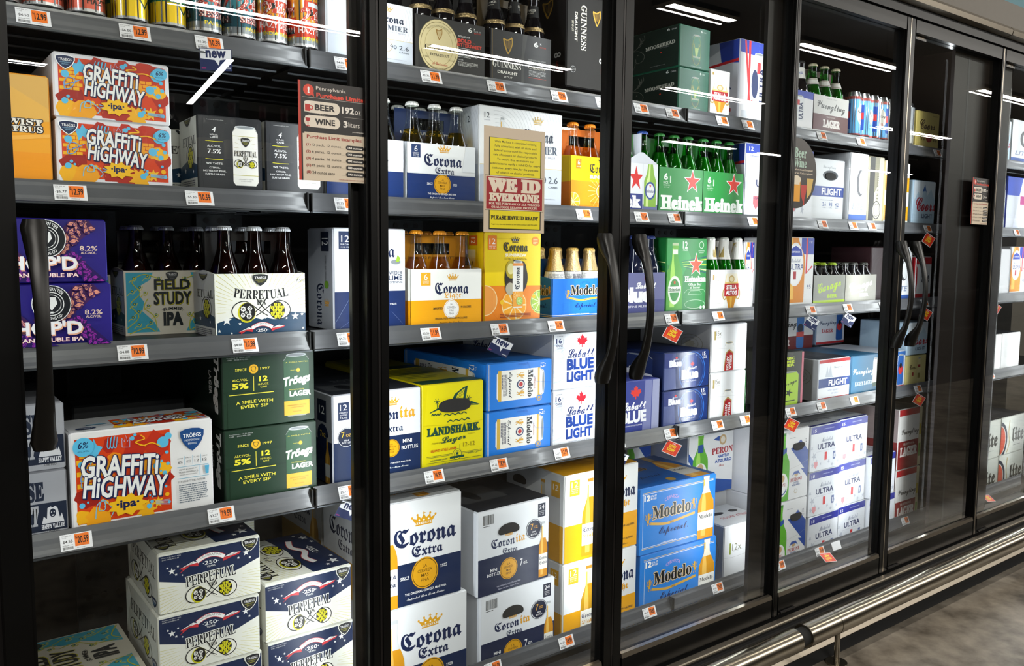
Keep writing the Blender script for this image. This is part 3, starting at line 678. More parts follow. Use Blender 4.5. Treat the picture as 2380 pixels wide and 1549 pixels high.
@G
def art_tlager(v=0):
    a = Art(100, 79, '1c3524'); a.text('Freshest by 10-31-2026', 17, 75, 25, 1.3, 'ccc', 'mo'); a.text('1540    2026-TPL-306', 16, 73, 22, 1.2, 'ccc', 'mo')
    a.text('SINCE', 19, 62, 12, 3, 'e8dc4a', 'sb'); a.circ(32.5, 62, 5, 'f0b82a'); a.poly([(30, 64.6), (35, 64.6), (35.4, 62.4), (34, 59.4), (31, 59.4), (29.6, 62.4)], '1c3524'); a.poly([(30.6, 64), (34.4, 64), (34.8, 62.2), (33.6, 60), (31.4, 60), (30.2, 62.2)], 'f0b82a'); a.text('1997', 45, 62, 10.5, 2.8, 'e8dc4a', 'sb')
    a.text('ALC./VOL.', 18, 51, 17, 2.6, 'e8dc4a', 'sb'); a.text('5%', 18, 44.5, 17, 6, 'ece03a', 'sb', b=.03); a.rect(32, 38, .7, 16, 'e8dc4a'); a.text('12', 43, 51, 9, 5.4, 'ece03a', 'sb', b=.03); a.text('16 FL.OZ.', 43, 45, 12, 2, 'e8dc4a', 'sb'); a.text('CANS', 43, 42, 7, 2, 'e8dc4a', 'sb')
    a.rect(6, 35, 48, .8, 'e8dc4a'); a.text('A SMILE WITH', 33, 27, 40, 3.6, 'e8dc4a', 'sb', arc=300); a.text('EVERY SIP', 33, 22, 30, 3.6, 'e8dc4a', 'sb', arc=300)
    a.line([(0, 39), (64, 36.5), (92, 38), (100, 42)], .35, '142a1a'); a.line([(0, 39), (4, 35), (4, 0)], .3, '142a1a')
    piccan(a, 80, 6, 29, 69, '2c5538'); a.rect(65.5, 7, 29, 16, 'e0b030'); a.poly([(68.5, 7), (91.5, 7), (90, 5.5), (70, 5.5)], '9a9a8a'); a.text('A SMILE WITH', 80, 66, 25, 1.4, 'd8cc4a'); a.text('SINCE', 76, 57, 6, 1.2, 'd8cc4a'); a.circ(82, 57, 2.2, 'f0b82a')
    a.text('Tröegs', 80, 45, 31, 12, 'f2f2ee', 'si', b=.02, rot=8); a.text('PENNSYLVANIA', 80, 35.5, 17, 1.4, 'd8cc4a'); a.text('LAGER', 84, 31, 24, 5.6, 'f4f4f0', 'sb', b=.03)
    a.text('INDEPENDENTLY CRAFTED', 80, 18, 21, 1.1, '7a5c10'); a.text('& FAMILY-OWNED', 80, 15.6, 15, 1.1, '7a5c10'); a.text('5% ALC/VOL', 80, 11, 10, 1.1, '7a5c10'); return a
@G
def art_tlagerside():
    a = Art(100, 79, '0f1d14'); a.text('Tröegs', 88, 46, 62, 14, 'e8e8e4', 'si', b=.03, rot=-90); a.text('LAGER', 74, 46, 26, 6, 'e8e8e4', 'sb', rot=-90); return a
@G
def art_happy():
    a = Art(100, 48, '9fa0a6'); a.rect(0, 4, 100, 21, '1e2638'); a.rect(0, 0, 100, 4, '9fa0a6')
    for i, t in enumerate('PALE'): pass
    a.text('ALE HOUSE', 40, 34, 76, 14, '1e2638', 'se', b=.05); a.text('E', 78, 34, 9, 14, '1e2638', 'se', b=.05) if False else None
    a.text('LIGHT', 55, 16, 34, 15, 'a8a9ae', 'se', b=.05)
    x, y = 86, 12; a.poly([(x-12, y-5), (x-9, y+3), (x-6, y+1), (x-5, y+9), (x-2, y+10), (x, y+9), (x+3, y+10), (x+5, y+8), (x+7, y+1), (x+9, y+4), (x+12, y-5)], 'd0d0d4')
    a.circ(x, y+5, 3.2, '1e2638'); a.circ(x-1.2, y+5.6, .6, 'ddd', n=6); a.circ(x+1.4, y+5.6, .6, 'ddd', n=6); a.poly([(x-1.4, y+3.6), (x+1.6, y+3.6), (x, y+2.4)], 'ddd')
    a.rect(x-13, y-7.4, 26, 5, '1e2638'); a.text('HAPPY VALLEY', x, y-4.8, 23, 3.4, 'e0e0e4', 'se', b=.03); a.text('UNITED', x, y-8.6, 12, 1.6, '222'); return a
def corona_word(a, x, y, w, h, sub='Extra', c=NAVY, subc=None, crn=GOLD, word='Corona', subf='fr', sx=0):
    a.text(word, x, y, w, h, c, 'fr', b=.012); crown(a, x+w*.02, y+h*.98, w*.32, h*.62, crn)
    if sub: a.text(sub, x+w*.06+sx, y-h*.78, w*.48, h*.46, subc or c, subf, b=.01)
@G
def art_cor6():
    a = Art(100, 69, CW); a.rect(0, 0, 100, 32, '14306a'); a.rect(6, 51, 13, 16, '1b3566'); a.text('6', 12.5, 61.5, 4.5, 7, 'fff', ''); a.text('LONGNECK', 12.5, 56.4, 9, 1.2, 'fff'); a.text('BOTTLES', 12.5, 54.6, 8, 1.2, 'fff'); a.text('12 FL. OZ.', 12.5, 52.6, 8, 1.1, 'fff')
    corona_word(a, 52, 49, 56, 15, None); a.text('Extra', 54, 36.5, 28, 8, NAVY, 'fr'); cmf(a, 50.5, 20, 12.5); a.text('SINCE', 32, 20, 8, 3, 'fff', '', b=.02); a.text('1925', 69, 20, 6, 2.8, 'fff', 'se')
    a.text('THE ORIGINAL CERVEZA MAS FINA', 50, 7.8, 42, 2.2, 'fff', '', b=.01); a.text('Imported Beer From Mexico', 50, 3, 36, 3, 'fff', 'sc')
    a.poly([(80, 37), (100, 37), (100, 69), (86, 69)], 'dfe3e8'); a.rect(0, 31.6, 100, .8, 'cfd4da'); return a
@G
def art_light6():
    a = Art(100, 66, 'fbfbf8'); a.rect(0, 0, 100, 30, 'f6ab12'); a.rect(14, 47, 13, 15, 'f2b32a'); a.text('6', 20.5, 57, 5, 7, 'fff'); a.text('LONGNECK', 20.5, 52, 9, 1.2, 'fff'); a.text('BOTTLES', 20.5, 50, 8, 1.2, 'fff')
    corona_word(a, 57, 43, 48, 14, None); a.rect(44, 30, 28, 8, 'fbfbf8'); a.circ(56, 19, 11, 'fff'); a.text('Light', 58, 34.4, 24, 8.4, 'f0a815', 'fr'); a.ring(56, 19, 10.2, .5, 'e8b84a')
    for t, dy, w in (('LA',5.4,3),('CERVEZA',2,12),('MAS',-1.8,6),('FINA',-5.4,7)): a.text(t, 56, 19+dy, w, 2.3, '555')
    a.text('IMPORTED', 37, 20, 13, 2.6, '2a2a2a', '', b=.02); a.text('99 CALORIES', 77, 21, 15, 2.5, '2a2a2a', '', b=.02); a.text('ORIGINAL TASTE WITH ONLY 99 CALORIES', 56, 8, 46, 2.2, '2a2a2a', '', b=.01); a.text('Imported Beer From Mexico', 56, 3, 33, 2.8, '222', 'sc'); return a
@G
def art_sideband(c1, c2, frac, H, word='', wc=NAVY, f='fr'):
    a = Art(60, H, c1); a.rect(0, 0, 60, H*frac, c2)
    if word: a.text(word, 40, H*.62, 34, H*.17, wc, f)
    return a
@G
def art_sun6():
    a = Art(100, 72, 'f8d200'); a.poly([(0, 0), (100, 0), (100, 36), (0, 38)], 'f28c13'); sunburst(a, 58, 24, 12, 26)
    for x, y, r in ((4, 8, 14), (96, 4, 16)): orange(a, x, y, r)
    a.rect(9, 54, 10, 14, 'f07c1a'); a.text('6', 14, 63, 4, 7, 'fff'); a.text('SLIM BOTTLES', 14, 57, 8, 1.2, 'fff')
    corona_word(a, 56, 56, 42, 13, None, c='2a2a26', crn='3a3424'); a.text('SUNBREW', 56, 44, 42, 4.6, 'fbf4d8', 'sb', b=.04); a.text('CITRUS CERVEZA', 56, 39, 36, 2.4, '443a20'); cmf(a, 58, 24, 10, '#f6a01c', 'fff', 'fff', '5a3a08')
    a.text('BREWED WITH REAL ORANGE & LIME PEELS', 58, 7, 40, 1.2, '4a2808'); return a
def sunburst(a, x, y, r0, r1):
    for i in range(20): t = 2*pi*i/20; a.line([(x+r0*cos(t), y+r0*sin(t)), (x+r1*cos(t), y+r1*sin(t))], .6, 'fbd88a')
def orange(a, x, y, r, c='f7a81c', rim='fbe0a8', rind='f28c13'):
    a.circ(x, y, r, rind); a.circ(x, y, r*.93, rim); 
    for i in range(9):
        t = 2*pi*i/9; a.poly([(x+r*.1*cos(t+.35), y+r*.1*sin(t+.35)), (x+r*.86*cos(t+.06), y+r*.86*sin(t+.06)), (x+r*.9*cos(t+.35), y+r*.9*sin(t+.35)), (x+r*.86*cos(t+.64), y+r*.86*sin(t+.64))], c)
@G
def art_sun12():
    a = Art(100, 126, 'f6d500'); a.poly([(0, 0), (100, 0), (100, 50), (0, 51)], 'ef8714'); a.circ(0, 30, 22, 'f3a04a'); a.ring(0, 30, 22, 1.4, 'fbd8a0'); a.circ(100, 26, 18, 'cfe07a'); orange(a, 99, 26, 16, 'a8cc4a', 'e8f0c0', '6f9a2a')
    orange(a, 52, 22, 24); a.circ(30, 27, 3.6, 'f7c21c'); a.circ(88, 34, 3, 'f7c21c')
    a.rect(5, 102, 15, 20, 'f0821a'); a.text('12', 12.5, 114, 10, 8, 'fff'); a.text('SLIM CANS', 12.5, 107, 11, 1.6, 'fff'); a.text('12 FL. OZ.', 12.5, 104.5, 10, 1.4, 'fff'); a.circ(90, 115, 6.6, 'ef8714'); fine(a, 85.6, 111, 9, 8, 4, 'fbe0a8')
    crown(a, 53, 117, 15, 9, '3a3424'); a.text('Corona', 54, 106, 44, 14, '24241e', 'fr', b=.012); a.text('SUNBREW', 54, 94.6, 38, 4.4, 'fbf2d0', 'sb', b=.04); a.text('CITRUS CERVEZA', 54, 89, 40, 2.8, '5a4410')
    a.circ(55, 62, 21, '1c1612', ry=26); a.circ(46, 74, 10, 'b8a42a', ry=13); a.circ(45, 75, 6, 'e8de9a', ry=8); a.circ(46, 48, 11, '3a2a1c', ry=10); a.circ(44, 46, 8, 'b8b09a', ry=9); a.circ(66, 70, 8, '2c241c', ry=16)
    piccan(a, 58, 18, 19, 68, 'f0ede8'); a.rect(48.5, 79, 19, 4, 'e8903a'); a.text('Corona', 57, 61, 32, 8.5, '222a3a', 'fr', rot=90, b=.01); a.rect(48.5, 20, 19, 22, 'f2a53a'); orange(a, 56, 36, 6); orange(a, 61, 28, 6, 'a8cc4a', 'e8f0c0', '6f9a2a')
    for y in (9, 7, 5): a.rect(26, y, 56, .9, '8a2a14')
    a.line([(10, 126), (18, 118), (90, 118), (98, 126)], .25, 'c9a800'); a.line([(12, 50), (12, 14), (24, 0)], .3, 'd87010'); return a
@G
def art_sun12side():
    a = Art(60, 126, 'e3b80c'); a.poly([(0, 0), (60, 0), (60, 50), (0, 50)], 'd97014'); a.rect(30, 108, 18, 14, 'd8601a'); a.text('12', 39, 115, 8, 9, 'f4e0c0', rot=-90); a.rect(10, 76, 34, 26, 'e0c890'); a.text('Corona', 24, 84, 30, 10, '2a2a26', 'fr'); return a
@G
def art_mod6():
    a = Art(100, 57, '2478dc'); a.rect(0, 2, 100, 1, 'e8c878'); a.rect(0, 4.6, 100, .7, 'f0f4f8'); a.text('CERVEZA', 60, 52, 20, 3, '1a5cc0', '', arc=16, b=.02)
    modelo(a, 60, 40, 54, 14); a.text('Especial.', 62, 17, 40, 10, '141c5a', 'sc'); fine(a, 30, 5.4, 60, 2, 1, 'dce8f8'); return a
def modelo(a, x, y, w, h):
    a.text('Modelo', x, y, w, h, '111', 'se', b=.015, out=[('e2b04a', .034), ('f4f0e0', .014)])
    a.curve([(x-w*.55, y-h*.75), (x-w*.2, y-h*1.0), (x, y-h*.98), (x+w*.3, y-h*.86), (x+w*.62, y-h*.72)], h*.2, 'e2b04a', 5); a.text('1925', x, y-h*.98, w*.1, h*.13, '222', 'se')
    lion(a, x-w*.6, y-h*.35, h*.6, 1); lion(a, x+w*.58, y+h*.05, h*.6, -1)
@G
def art_mod12can():
    a = Art(100, 60, '1f7de0'); a.rect(0, 0, 100, .8, '1560b0')
    for x in (2, 3.6): a.rect(x, 0, .5, 60, 'f0d8a0' if x < 3 else 'e8eef8')
    c = Art(47, 80); piccan(c, 23.5, 4, 40, 74, 'f4f2ec'); c.rect(3.5, 6, 40, 5, 'd9b24a'); c.rect(3.5, 68, 40, 3, 'd9b24a')
    c.text('Modelo', 23.5, 22+34, 36, 8, '14141a', 'se', b=.03, rot=0); c.text('Especial', 23.5, 24, 34, 7, '1a2238', 'sc'); lion(c, 12, 41, 8, 1); lion(c, 35, 41, 8, -1); c.circ(23.5, 41, 6, '23336a'); c.circ(23.5, 41, 4.6, 'e8e4da'); c.circ(23.5, 41, 3, 'c03030'); c.text('CERVEZA', 23.5, 63, 16, 1.8, 'b03a3a'); fine(c, 9, 12, 29, 9, 4, '667', 3)
    a.sub(c, 10, 54, 1.0, -90); a.text('12', 85, 53, 7, 6, 'f4f4f4', 'sb', rot=-90); fine(a, 88.5, 50, 2, 6, 3, 'cfe0f4'); a.text('MODELO', 55, 57, 17, 2.2, '1560c0', ''); a.circ(80, 10, 4.4, 'c8a24a'); a.circ(80, 10, 3.4, '1f7de0'); a.star(80, 10, 2.6, 'c8a24a', 6, .6)
    a.line([(60, 60), (76, 32), (100, 29)], .3, '1868c0'); return a
@G
def art_mod12():
    a = Art(100, 60, '2d87e2')
    for y in (55.6, 4.4): a.rect(3, y, 94, .5, 'e8c878')
    for x in (4,): a.rect(x, 4, .4, 52, 'e8eef8')
    a.rect(3, 54.4, 94, .5, 'e8eef8'); a.rect(3, 5.6, 94, .5, 'e8eef8')
    a.text('12', 9, 51, 7, 5, 'fff', 'sb', b=.05); a.text('12 FL. OZ', 17, 52, 7.5, 1.7, 'fff', 'sb', b=.02); a.text('BOTTLES', 17, 49.6, 7, 1.7, 'fff', 'sb', b=.02)
    a.text('CERVEZA', 41, 48, 20, 3, 'c8a4e0', '', arc=18, b=.02); modelo(a, 41, 36, 50, 12); a.text('Especial.', 44, 17, 38, 9, '141c5a', 'sc'); fine(a, 28, 6.4, 30, 1.6, 1, 'dce8f8')
    picbottle(a, 87, 0, 62, 22, 'f4ecd8', 'd9951f', 'c8a050', 'f4f2ec', .8, [('Modelo', 'se', '1a1a1a')], 'e8e0cc'); return a
@G
def art_mod12top():
    a = Art(100, 80, '1b5cab'); a.rect(62, 0, 30, 80, 'd9a23a') if False else None
    b = Art(30, 80); picbottle(b, 15, 0, 80, 24, 'e8c070', 'd0902a', 'c8a050', 'd8d4cc', .8, [('Modelo', 'se', '1a1a1a')]); a.sub(b, 64, 78, 1.0, -90) if False else a.sub(b, 66, 0, 1.0, 0)
    a.text('Modelo', 32, 50, 44, 13, '111', 'se', b=.02, out=('c8953a', .03)); a.text('Especial', 34, 24, 36, 9, '101848', 'sc'); a.circ(48, 8, 5, 'b08a3a'); return a
@G
def art_labatt():
    a = Art(100, 87, 'eceef2'); a.ring(0, 40, 34, 1.6, 'd3dce8', ry=30); a.ring(2, 40, 24, .8, 'd3dce8', ry=21); a.ring(100, 84, 30, 1.2, 'd9e2ea')
    for i, t in enumerate('BREWED SINCE'): a.text(t, 6+14*sin(i*.5), 70-i*6, 5, 5, 'd3dce8', 'sb', rot=-30-20*i) if t != ' ' else None
    a.poly([(80, 0), (100, 0), (100, 87), (82, 87)], 'dfe5ec')
    leaf(a, 57, 70, 14, 'd0202e'); a.text('Labatt', 55, 54, 56, 14, '14245c', 'sc', b=.02); a.text('BLUE', 54, 37, 54, 16, '1b3a86', 'sb', b=.045); a.text('LIGHT', 54, 18, 54, 15, '1b3a86', 'sb', b=.045); a.text('CANADIAN STYLE PILSENER', 54, 5.6, 48, 1.9, '4a5a7a')
    a.text('15-PACK', 12, 82, 12, 1.7, '2a3a6a'); a.text('16', 10, 75, 11, 8, '1b2f6a', 'sb'); a.text('CANS', 11, 67.6, 13, 3.4, '1b2f6a', 'sb'); a.text('LIGHT BEER', 12, 63, 12, 1.4, '8a9ab0'); a.text('FL OZ', 19, 74, 6, 1.8, '1b2f6a', rot=90); a.line([(0, 47), (38, 50), (100, 50)], .3, 'b8c2d0'); a.line([(4, 0), (0, 30)], .3, 'b8c2d0'); return a
@G
def art_ita24():
    a = Art(100, 95, 'e4e7ec'); a.rect(0, 0, 100, 42, '1d2746')
    a.text('24', 92, 88, 8, 6, 'fff') if False else None
    a.rect(84, 74, 11, 16, '1a2238'); a.text('24', 89.5, 85.5, 7.5, 5, 'fff'); a.text('LONGNECK', 89.5, 80.6, 8, 1.1, 'fff'); a.text('BOTTLES', 89.5, 78.6, 7, 1.1, 'fff'); a.text('7 FL. OZ', 89.5, 76.6, 7, 1.1, 'fff')
    barcode(a, 6, 80, 15, 11); fine(a, 6, 78, 15, 1.6, 1, '333')
    a.text('Coron', 34, 56, 33, 10.5, NAVY, 'fr', b=.01); a.text('ita', 58.5, 56.5, 14, 10.5, 'e0a028', 'fr', b=.01); crown(a, 42, 65.5, 14, 7); 
    a.rect(0, 0, 100, 38, '1d2746'); a.text('Extra', 44, 45, 21, 7, NAVY, 'fr')
    cmf(a, 42, 24, 12.4); a.text('MINI', 21, 27, 9, 3.6, 'fff', '', b=.02); a.text('BOTTLES', 21, 22, 18, 3.6, 'fff', '', b=.02); a.text('7', 60, 27, 3.6, 8, 'fff'); a.text('oz.', 66, 25.4, 6, 3, 'fff')
    a.circ(78, 62, 11.4, '141c34'); a.ring(78, 62, 10.8, .6, 'e4e7ec'); a.text('7', 75, 65, 4, 7, 'e8a82a'); a.text('OZ.', 81, 64, 6, 3, 'e8a82a'); a.text('MINI', 78, 58.6, 5, 1.8, 'fff'); a.text('BOTTLES', 78, 55.6, 9, 1.8, 'fff')
    a.text('THE ORIGINAL CERVEZA MAS FINA', 42, 6.4, 34, 1.6, 'dde'); a.text('Imported Beer From Mexico', 42, 3, 30, 2.2, 'dde', 'sc')
    picbottle(a, 92, 2, 66, 13, 'dfe2e2', 'cf8c1c', 'b8bcc0', 'f2efe8', .7, [('Coronita', 'fr', NAVY), ('Extra', 'fr', NAVY)]); return a
@G
def art_ita2():
    a = Art(100, 94, 'e6e9ee'); a.rect(0, 0, 100, 45, '14284e'); a.text('Coron', 30, 66, 36, 16, NAVY, 'fr', b=.01); a.text('ita', 72, 66, 36, 16, 'e8a828', 'fr', b=.01) ; crown(a, 40, 84, 18, 11); a.text('Extra', 28, 51, 32, 8, NAVY, 'fr')
    cmf(a, 20, 30, 14); a.text('MINI', 61, 36, 20, 6.6, 'fff', '', b=.02); a.text('BOTTLES', 68, 27, 36, 6.6, 'fff', '', b=.02); a.text('CERVEZA MAS FINA', 38, 12, 46, 2.4, 'fff'); a.text('Imported Beer From Mexico', 40, 6, 44, 3.2, 'fff', 'sc'); return a
@G
def art_darktop():
    a = Art(100, 60, '2a2d34'); a.text('BOTTLES', 60, 44, 50, 8, '666a70', 'sb'); a.rect(6, 12, 60, 20, '4a4c50'); a.circ(30, 22, 8, '1a1c20'); return a
@G
def art_land():
    a = Art(100, 113, 'e6d60a'); a.poly([(8, 113), (3, 60), (0, 0), (100, 0), (100, 60), (100, 113)], 'ebdc12')
    G_ = '1d4a3c'
    a.poly([(46, 88), (52, 98), (66, 106), (74, 108), (72, 98), (70, 90)], G_); a.poly([(53, 90), (58, 99), (69, 105), (67, 95), (66, 90)], 'ebdc12')
    for i in range(4): a.line([(55+i*3.4, 91+i*1.4), (62+i*2.6, 101+i*1)], .7, G_)
    a.line([(12, 76), (34, 82), (62, 82), (92, 80)], .9, G_); a.poly([(10, 76), (26, 82), (30, 80)], G_); a.poly([(66, 82), (80, 86), (96, 80), (84, 82)], G_)
    for x in (24, 76):
        a.line([(x, 80), (x-1, 90)], 1, G_)
        for t in range(6): a.line([(x-1, 90), (x-1+5*cos(t*1.05), 91+4*sin(t*1.05))], .8, G_)
    for y, x0, x1 in ((71, 34, 72), (62, 40, 78), (73, 14, 30)): a.curve([(x0+(x1-x0)*k/8, y+(1.2 if k % 2 else -1.2)) for k in range(9)], 1.4, G_, 3)
    a.text('LANDSHARK.', 51, 50, 88, 11, G_, 'se', b=.05); a.text('Lager', 50, 36, 42, 12, G_, 'sc', b=.02, rot=4); a.text('PREMIUM', 22, 34, 15, 2, '7a6a10'); a.text('QUALITY', 80, 41, 12, 1.8, '7a6a10')
    a.text('ISLAND STYLE LAGER', 34, 24, 42, 3.4, 'c8501a', '', b=.03); a.text('12-12', 76, 27, 20, 6, '8a7a10'); a.rect(60, 20, .4, 8, G_)
    for y in (16.5, 14.8): a.rect(6, y, 92, .5, G_)
    a.circ(56, 15, 8, 'ebdc12'); a.ring(56, 15, 7.6, .8, G_); a.ring(56, 15, 5.4, .5, G_); a.rect(44, 10, 24, 3, G_); a.star(56, 16, 3.6, G_, 6)
    a.text('LANDSHARK LAGER', 26, 11, 28, 2, G_, 'sb'); a.text('FINS UP!', 84, 14, 18, 2.4, G_); a.rect(6, 7.6, 92, .5, G_); a.text('MARGARITAVILLE BREWING CO.', 56, 4.4, 50, 2.2, G_, 'sb'); a.line([(0, 60), (48, 57), (100, 58)], .3, 'c0b008'); return a
@G
def art_landtop(dark=0):
    a = Art(100, 60, 'b4a818'); rnd = random.Random(3)
    a.rect(0, 0, 100, 12, '2a4a34')
    for i in range(7): a.rect(10, 22+i*5, rnd.uniform(40, 70), 1.6, '4a5a28')
    a.text('LANDSHARK', 50, 40, 60, 6, '2a4a34', 'se', rot=180); return a
@G
def art_cor12():
    a = Art(100, 101, 'ebedf0'); a.rect(0, 0, 100, 41, '17284c'); crown(a, 56, 82, 27, 13); a.text('Corona', 58, 66, 72, 18, NAVY, 'fr', b=.014); a.text('Extra', 60, 50.5, 36, 11, NAVY, 'fr', b=.01); cmf(a, 57, 28, 15.5); a.text('SINCE', 34, 27, 10, 3.4, 'fff', '', b=.02); a.text('1925', 79, 31, 8, 3, 'fff', 'se')
    a.text('THE ORIGINAL CERVEZA MAS FINA', 58, 10.6, 48, 2.3, 'fff', '', b=.01); a.text('Imported Beer From Mexico', 58, 5, 44, 3.4, 'fff', 'sc')
    picbottle(a, 14, 0, 92, 24, 'dfe3e4', 'df9a1e', 'c8ccd0', 'eef0f2', .68, [('Corona', 'fr', NAVY), ('Extra', 'fr', NAVY)]); return a
@G
def art_cor12top():
    a = Art(100, 60, 'd8dade'); a.text('Corona', 32, 34, 44, 13, NAVY, 'fr', rot=180); crown(a, 32, 16, 18, -9); a.poly([(56, 60), (66, 30), (74, 30), (84, 60)], 'd8901c') if False else None
    b = Art(30, 70); picbottle(b, 12, 0, 66, 18, 'd8dcdc', 'd08c1c', 'c8ccd0', 'e8e8e8', .7); a.sub(b, 50, 2, .8, 0); a.rect(80, 14, 17, 20, '1b2a50'); a.text('12', 88, 24, 11, 9, 'fff', rot=180); return a
@G
def art_cl12():
    a = Art(100, 89, 'eceef0'); a.rect(0, 0, 100, 38, 'f1ab18'); a.rect(6, 68, 13, 16, 'e8ae2c'); a.text('12', 12.5, 79.5, 8.4, 6, 'fff'); a.text('LONGNECK', 12.5, 75, 9, 1.1, 'fff'); a.text('BOTTLES', 12.5, 73, 8, 1.1, 'fff'); a.text('12 FL. OZ.', 12.5, 71, 8, 1.1, 'fff')
    a.text('Corona', 74, 62, 46, 15, NAVY, 'fr', b=.014); crown(a, 74, 76, 18, 9); a.text('Light', 76, 48, 26, 9, 'e8a41c', 'fr', b=.01); a.circ(66, 22, 11, 'f1ab18'); a.ring(66, 22, 11, .8, 'fff'); a.text('99 CALORIES', 88, 24, 16, 2.3, '333', '', b=.02); a.text('IMPORTED', 48, 26, 10, 2.2, '333', '', b=.02); a.text('ONLY 99 CALORIES', 82, 10, 24, 2, '333', '', b=.01); a.text('Imported Beer', 74, 4, 26, 2.6, '333', 'sc')
    picbottle(a, 33, 3, 80, 21, 'c8c4b4', 'c9961f', 'b8862a', 'f2efe4', .76, [('Corona', 'fr', NAVY), ('Light', 'fr', 'd8981c')]); return a
@G
def art_cl12side():
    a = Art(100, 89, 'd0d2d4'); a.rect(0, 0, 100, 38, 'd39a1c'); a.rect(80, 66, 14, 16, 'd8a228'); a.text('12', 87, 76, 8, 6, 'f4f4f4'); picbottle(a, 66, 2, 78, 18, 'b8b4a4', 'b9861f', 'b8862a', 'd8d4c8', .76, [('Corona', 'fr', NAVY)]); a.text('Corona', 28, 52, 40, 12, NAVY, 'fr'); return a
@G
def art_cl12top():
    a = Art(100, 70, 'e9a512'); a.rect(20, 20, 40, 30, 'd8930e'); fine(a, 24, 24, 32, 22, 6, 'b87808'); a.text('Corona', 80, 40, 34, 12, NAVY, 'fr'); return a
@G
def art_prem(n='12'):
    a = Art(100, 89, 'eef0f3'); 
    for k in range(22): a.ring(20, 60, 8+k*3.6, .5, 'd6d9dd', a0=-40, a1=100, n=24)
    a.rect(0, 0, 100, 35, 'ccd3de'); a.rect(0, 34.6, 100, .7, 'd8c48a'); a.text(n, 8, 81, 6, 5, '333a46'); a.text('SLIM BOTTLES', 8, 76.4, 7, 1, '99a'); picbottle(a, 26, 30, 50, 11, 'dde2e4', 'dde2e4', 'a8acb0', None, .6)
    crown(a, 69, 81, 13, 8, 'c9a85a'); a.text('Corona', 70, 66, 38, 12, '1c2740', 'fr', b=.01); a.text('PREMIER', 72, 53, 44, 7.6, '4a5468', 'se'); a.text('LIGHT BEER', 80, 46, 24, 2, 'aab'); a.text('2.6', 89, 24, 12, 6.4, '39434f'); a.text('CARBS', 89, 17, 12, 2, '39434f'); a.circ(66, 24, 9, 'e8ebee'); a.ring(66, 24, 9, .5, 'c9a85a'); a.text('PIEDRAS NEGRAS, MEXICO', 80, 5, 24, 1.1, '778'); a.text('90', 76, 24, 8, 6, '39434f'); return a
@G
def art_premside():
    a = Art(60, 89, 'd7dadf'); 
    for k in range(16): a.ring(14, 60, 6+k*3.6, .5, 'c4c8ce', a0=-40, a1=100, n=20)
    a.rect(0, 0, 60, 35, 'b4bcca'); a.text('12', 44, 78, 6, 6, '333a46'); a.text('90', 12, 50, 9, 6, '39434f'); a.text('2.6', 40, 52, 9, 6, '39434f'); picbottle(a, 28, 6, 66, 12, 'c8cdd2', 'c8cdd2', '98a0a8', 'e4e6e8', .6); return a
@G
def art_slim2side():
    a = Art(60, 126, 'a8acb8'); a.text('Corona', 30, 30, 54, 18, '1a2440', 'fr', rot=-90); crown(a, 46, 34, 12, 10); a.rect(34, 98, 18, 24, '1a2238'); a.text('12', 43, 110, 9, 14, 'fff', rot=-90); a.text('WIDER LIME OPENING', 44, 76, 34, 3, '333', rot=-90); a.circ(46, 56, 5, '6a9a2a'); return a
@G
def art_ita12side():
    a = Art(100, 88, '9a9ca4'); a.rect(0, 0, 100, 42, '161e3a'); a.rect(68, 60, 20, 22, '1a2238'); a.text('12', 78, 72, 12, 8, 'fff'); a.circ(80, 46, 12, '14203e'); a.text('7oz', 80, 48, 12, 6, 'e8c03a'); a.text('Coronita', 36, 58, 54, 14, '1a2440', 'fr'); a.text('Extra', 50, 48, 22, 7, '1a2440', 'fr'); picbottle(a, 90, 0, 46, 10, 'b8a880', 'b0802a', '999', 'ccc', .9); return a
@G
def art_itaw():
    a = Art(100, 91, 'e6e8ee'); a.rect(0, 0, 100, 43, '1b2c52'); a.rect(5, 66, 12, 18, '1a2c54'); a.text('12', 11, 79, 8, 6, 'fff'); a.text('LONGNECK', 11, 73.6, 9.6, 1.4, 'fff'); a.text('BOTTLES', 11, 71, 8, 1.4, 'fff'); a.text('7 FL. OZ.', 11, 68.4, 8, 1.4, 'fff')
    a.circ(14, 48, 10, '14203e'); a.ring(14, 48, 9.6, .4, 'fff'); a.text('7', 10, 51, 3.6, 6, 'f0c22a'); a.text('OZ.', 16.4, 50, 6, 3, 'f0c22a'); a.text('MINI', 14, 45, 5, 1.7, 'fff'); a.text('BOTTLES', 14, 42.6, 10, 1.7, 'fff'); picbottle(a, 25, 2, 56, 8, 'e8d8b0', 'e0a02a', 'ccc', 'f0efe8', .8)
    a.text('Coron', 55, 66, 38, 12, NAVY, 'fr', b=.01); a.text('ita', 84, 67, 20, 13, 'e8a828', 'fr', b=.01); crown(a, 66, 80, 16, 9); a.text('Extra', 66, 51, 26, 8, NAVY, 'fr'); cmf(a, 65, 30, 9.5); a.text('MINI', 84, 36, 11, 4, 'fff', '', b=.02); a.text('BOTTLES', 87, 29, 20, 4, 'fff', '', b=.02); a.text('THE ORIGINAL CERVEZA MAS FINA', 66, 14, 44, 1.6, 'fff'); a.text('Imported Beer From Mexico', 66, 9, 38, 2.4, 'fff', 'sc'); return a
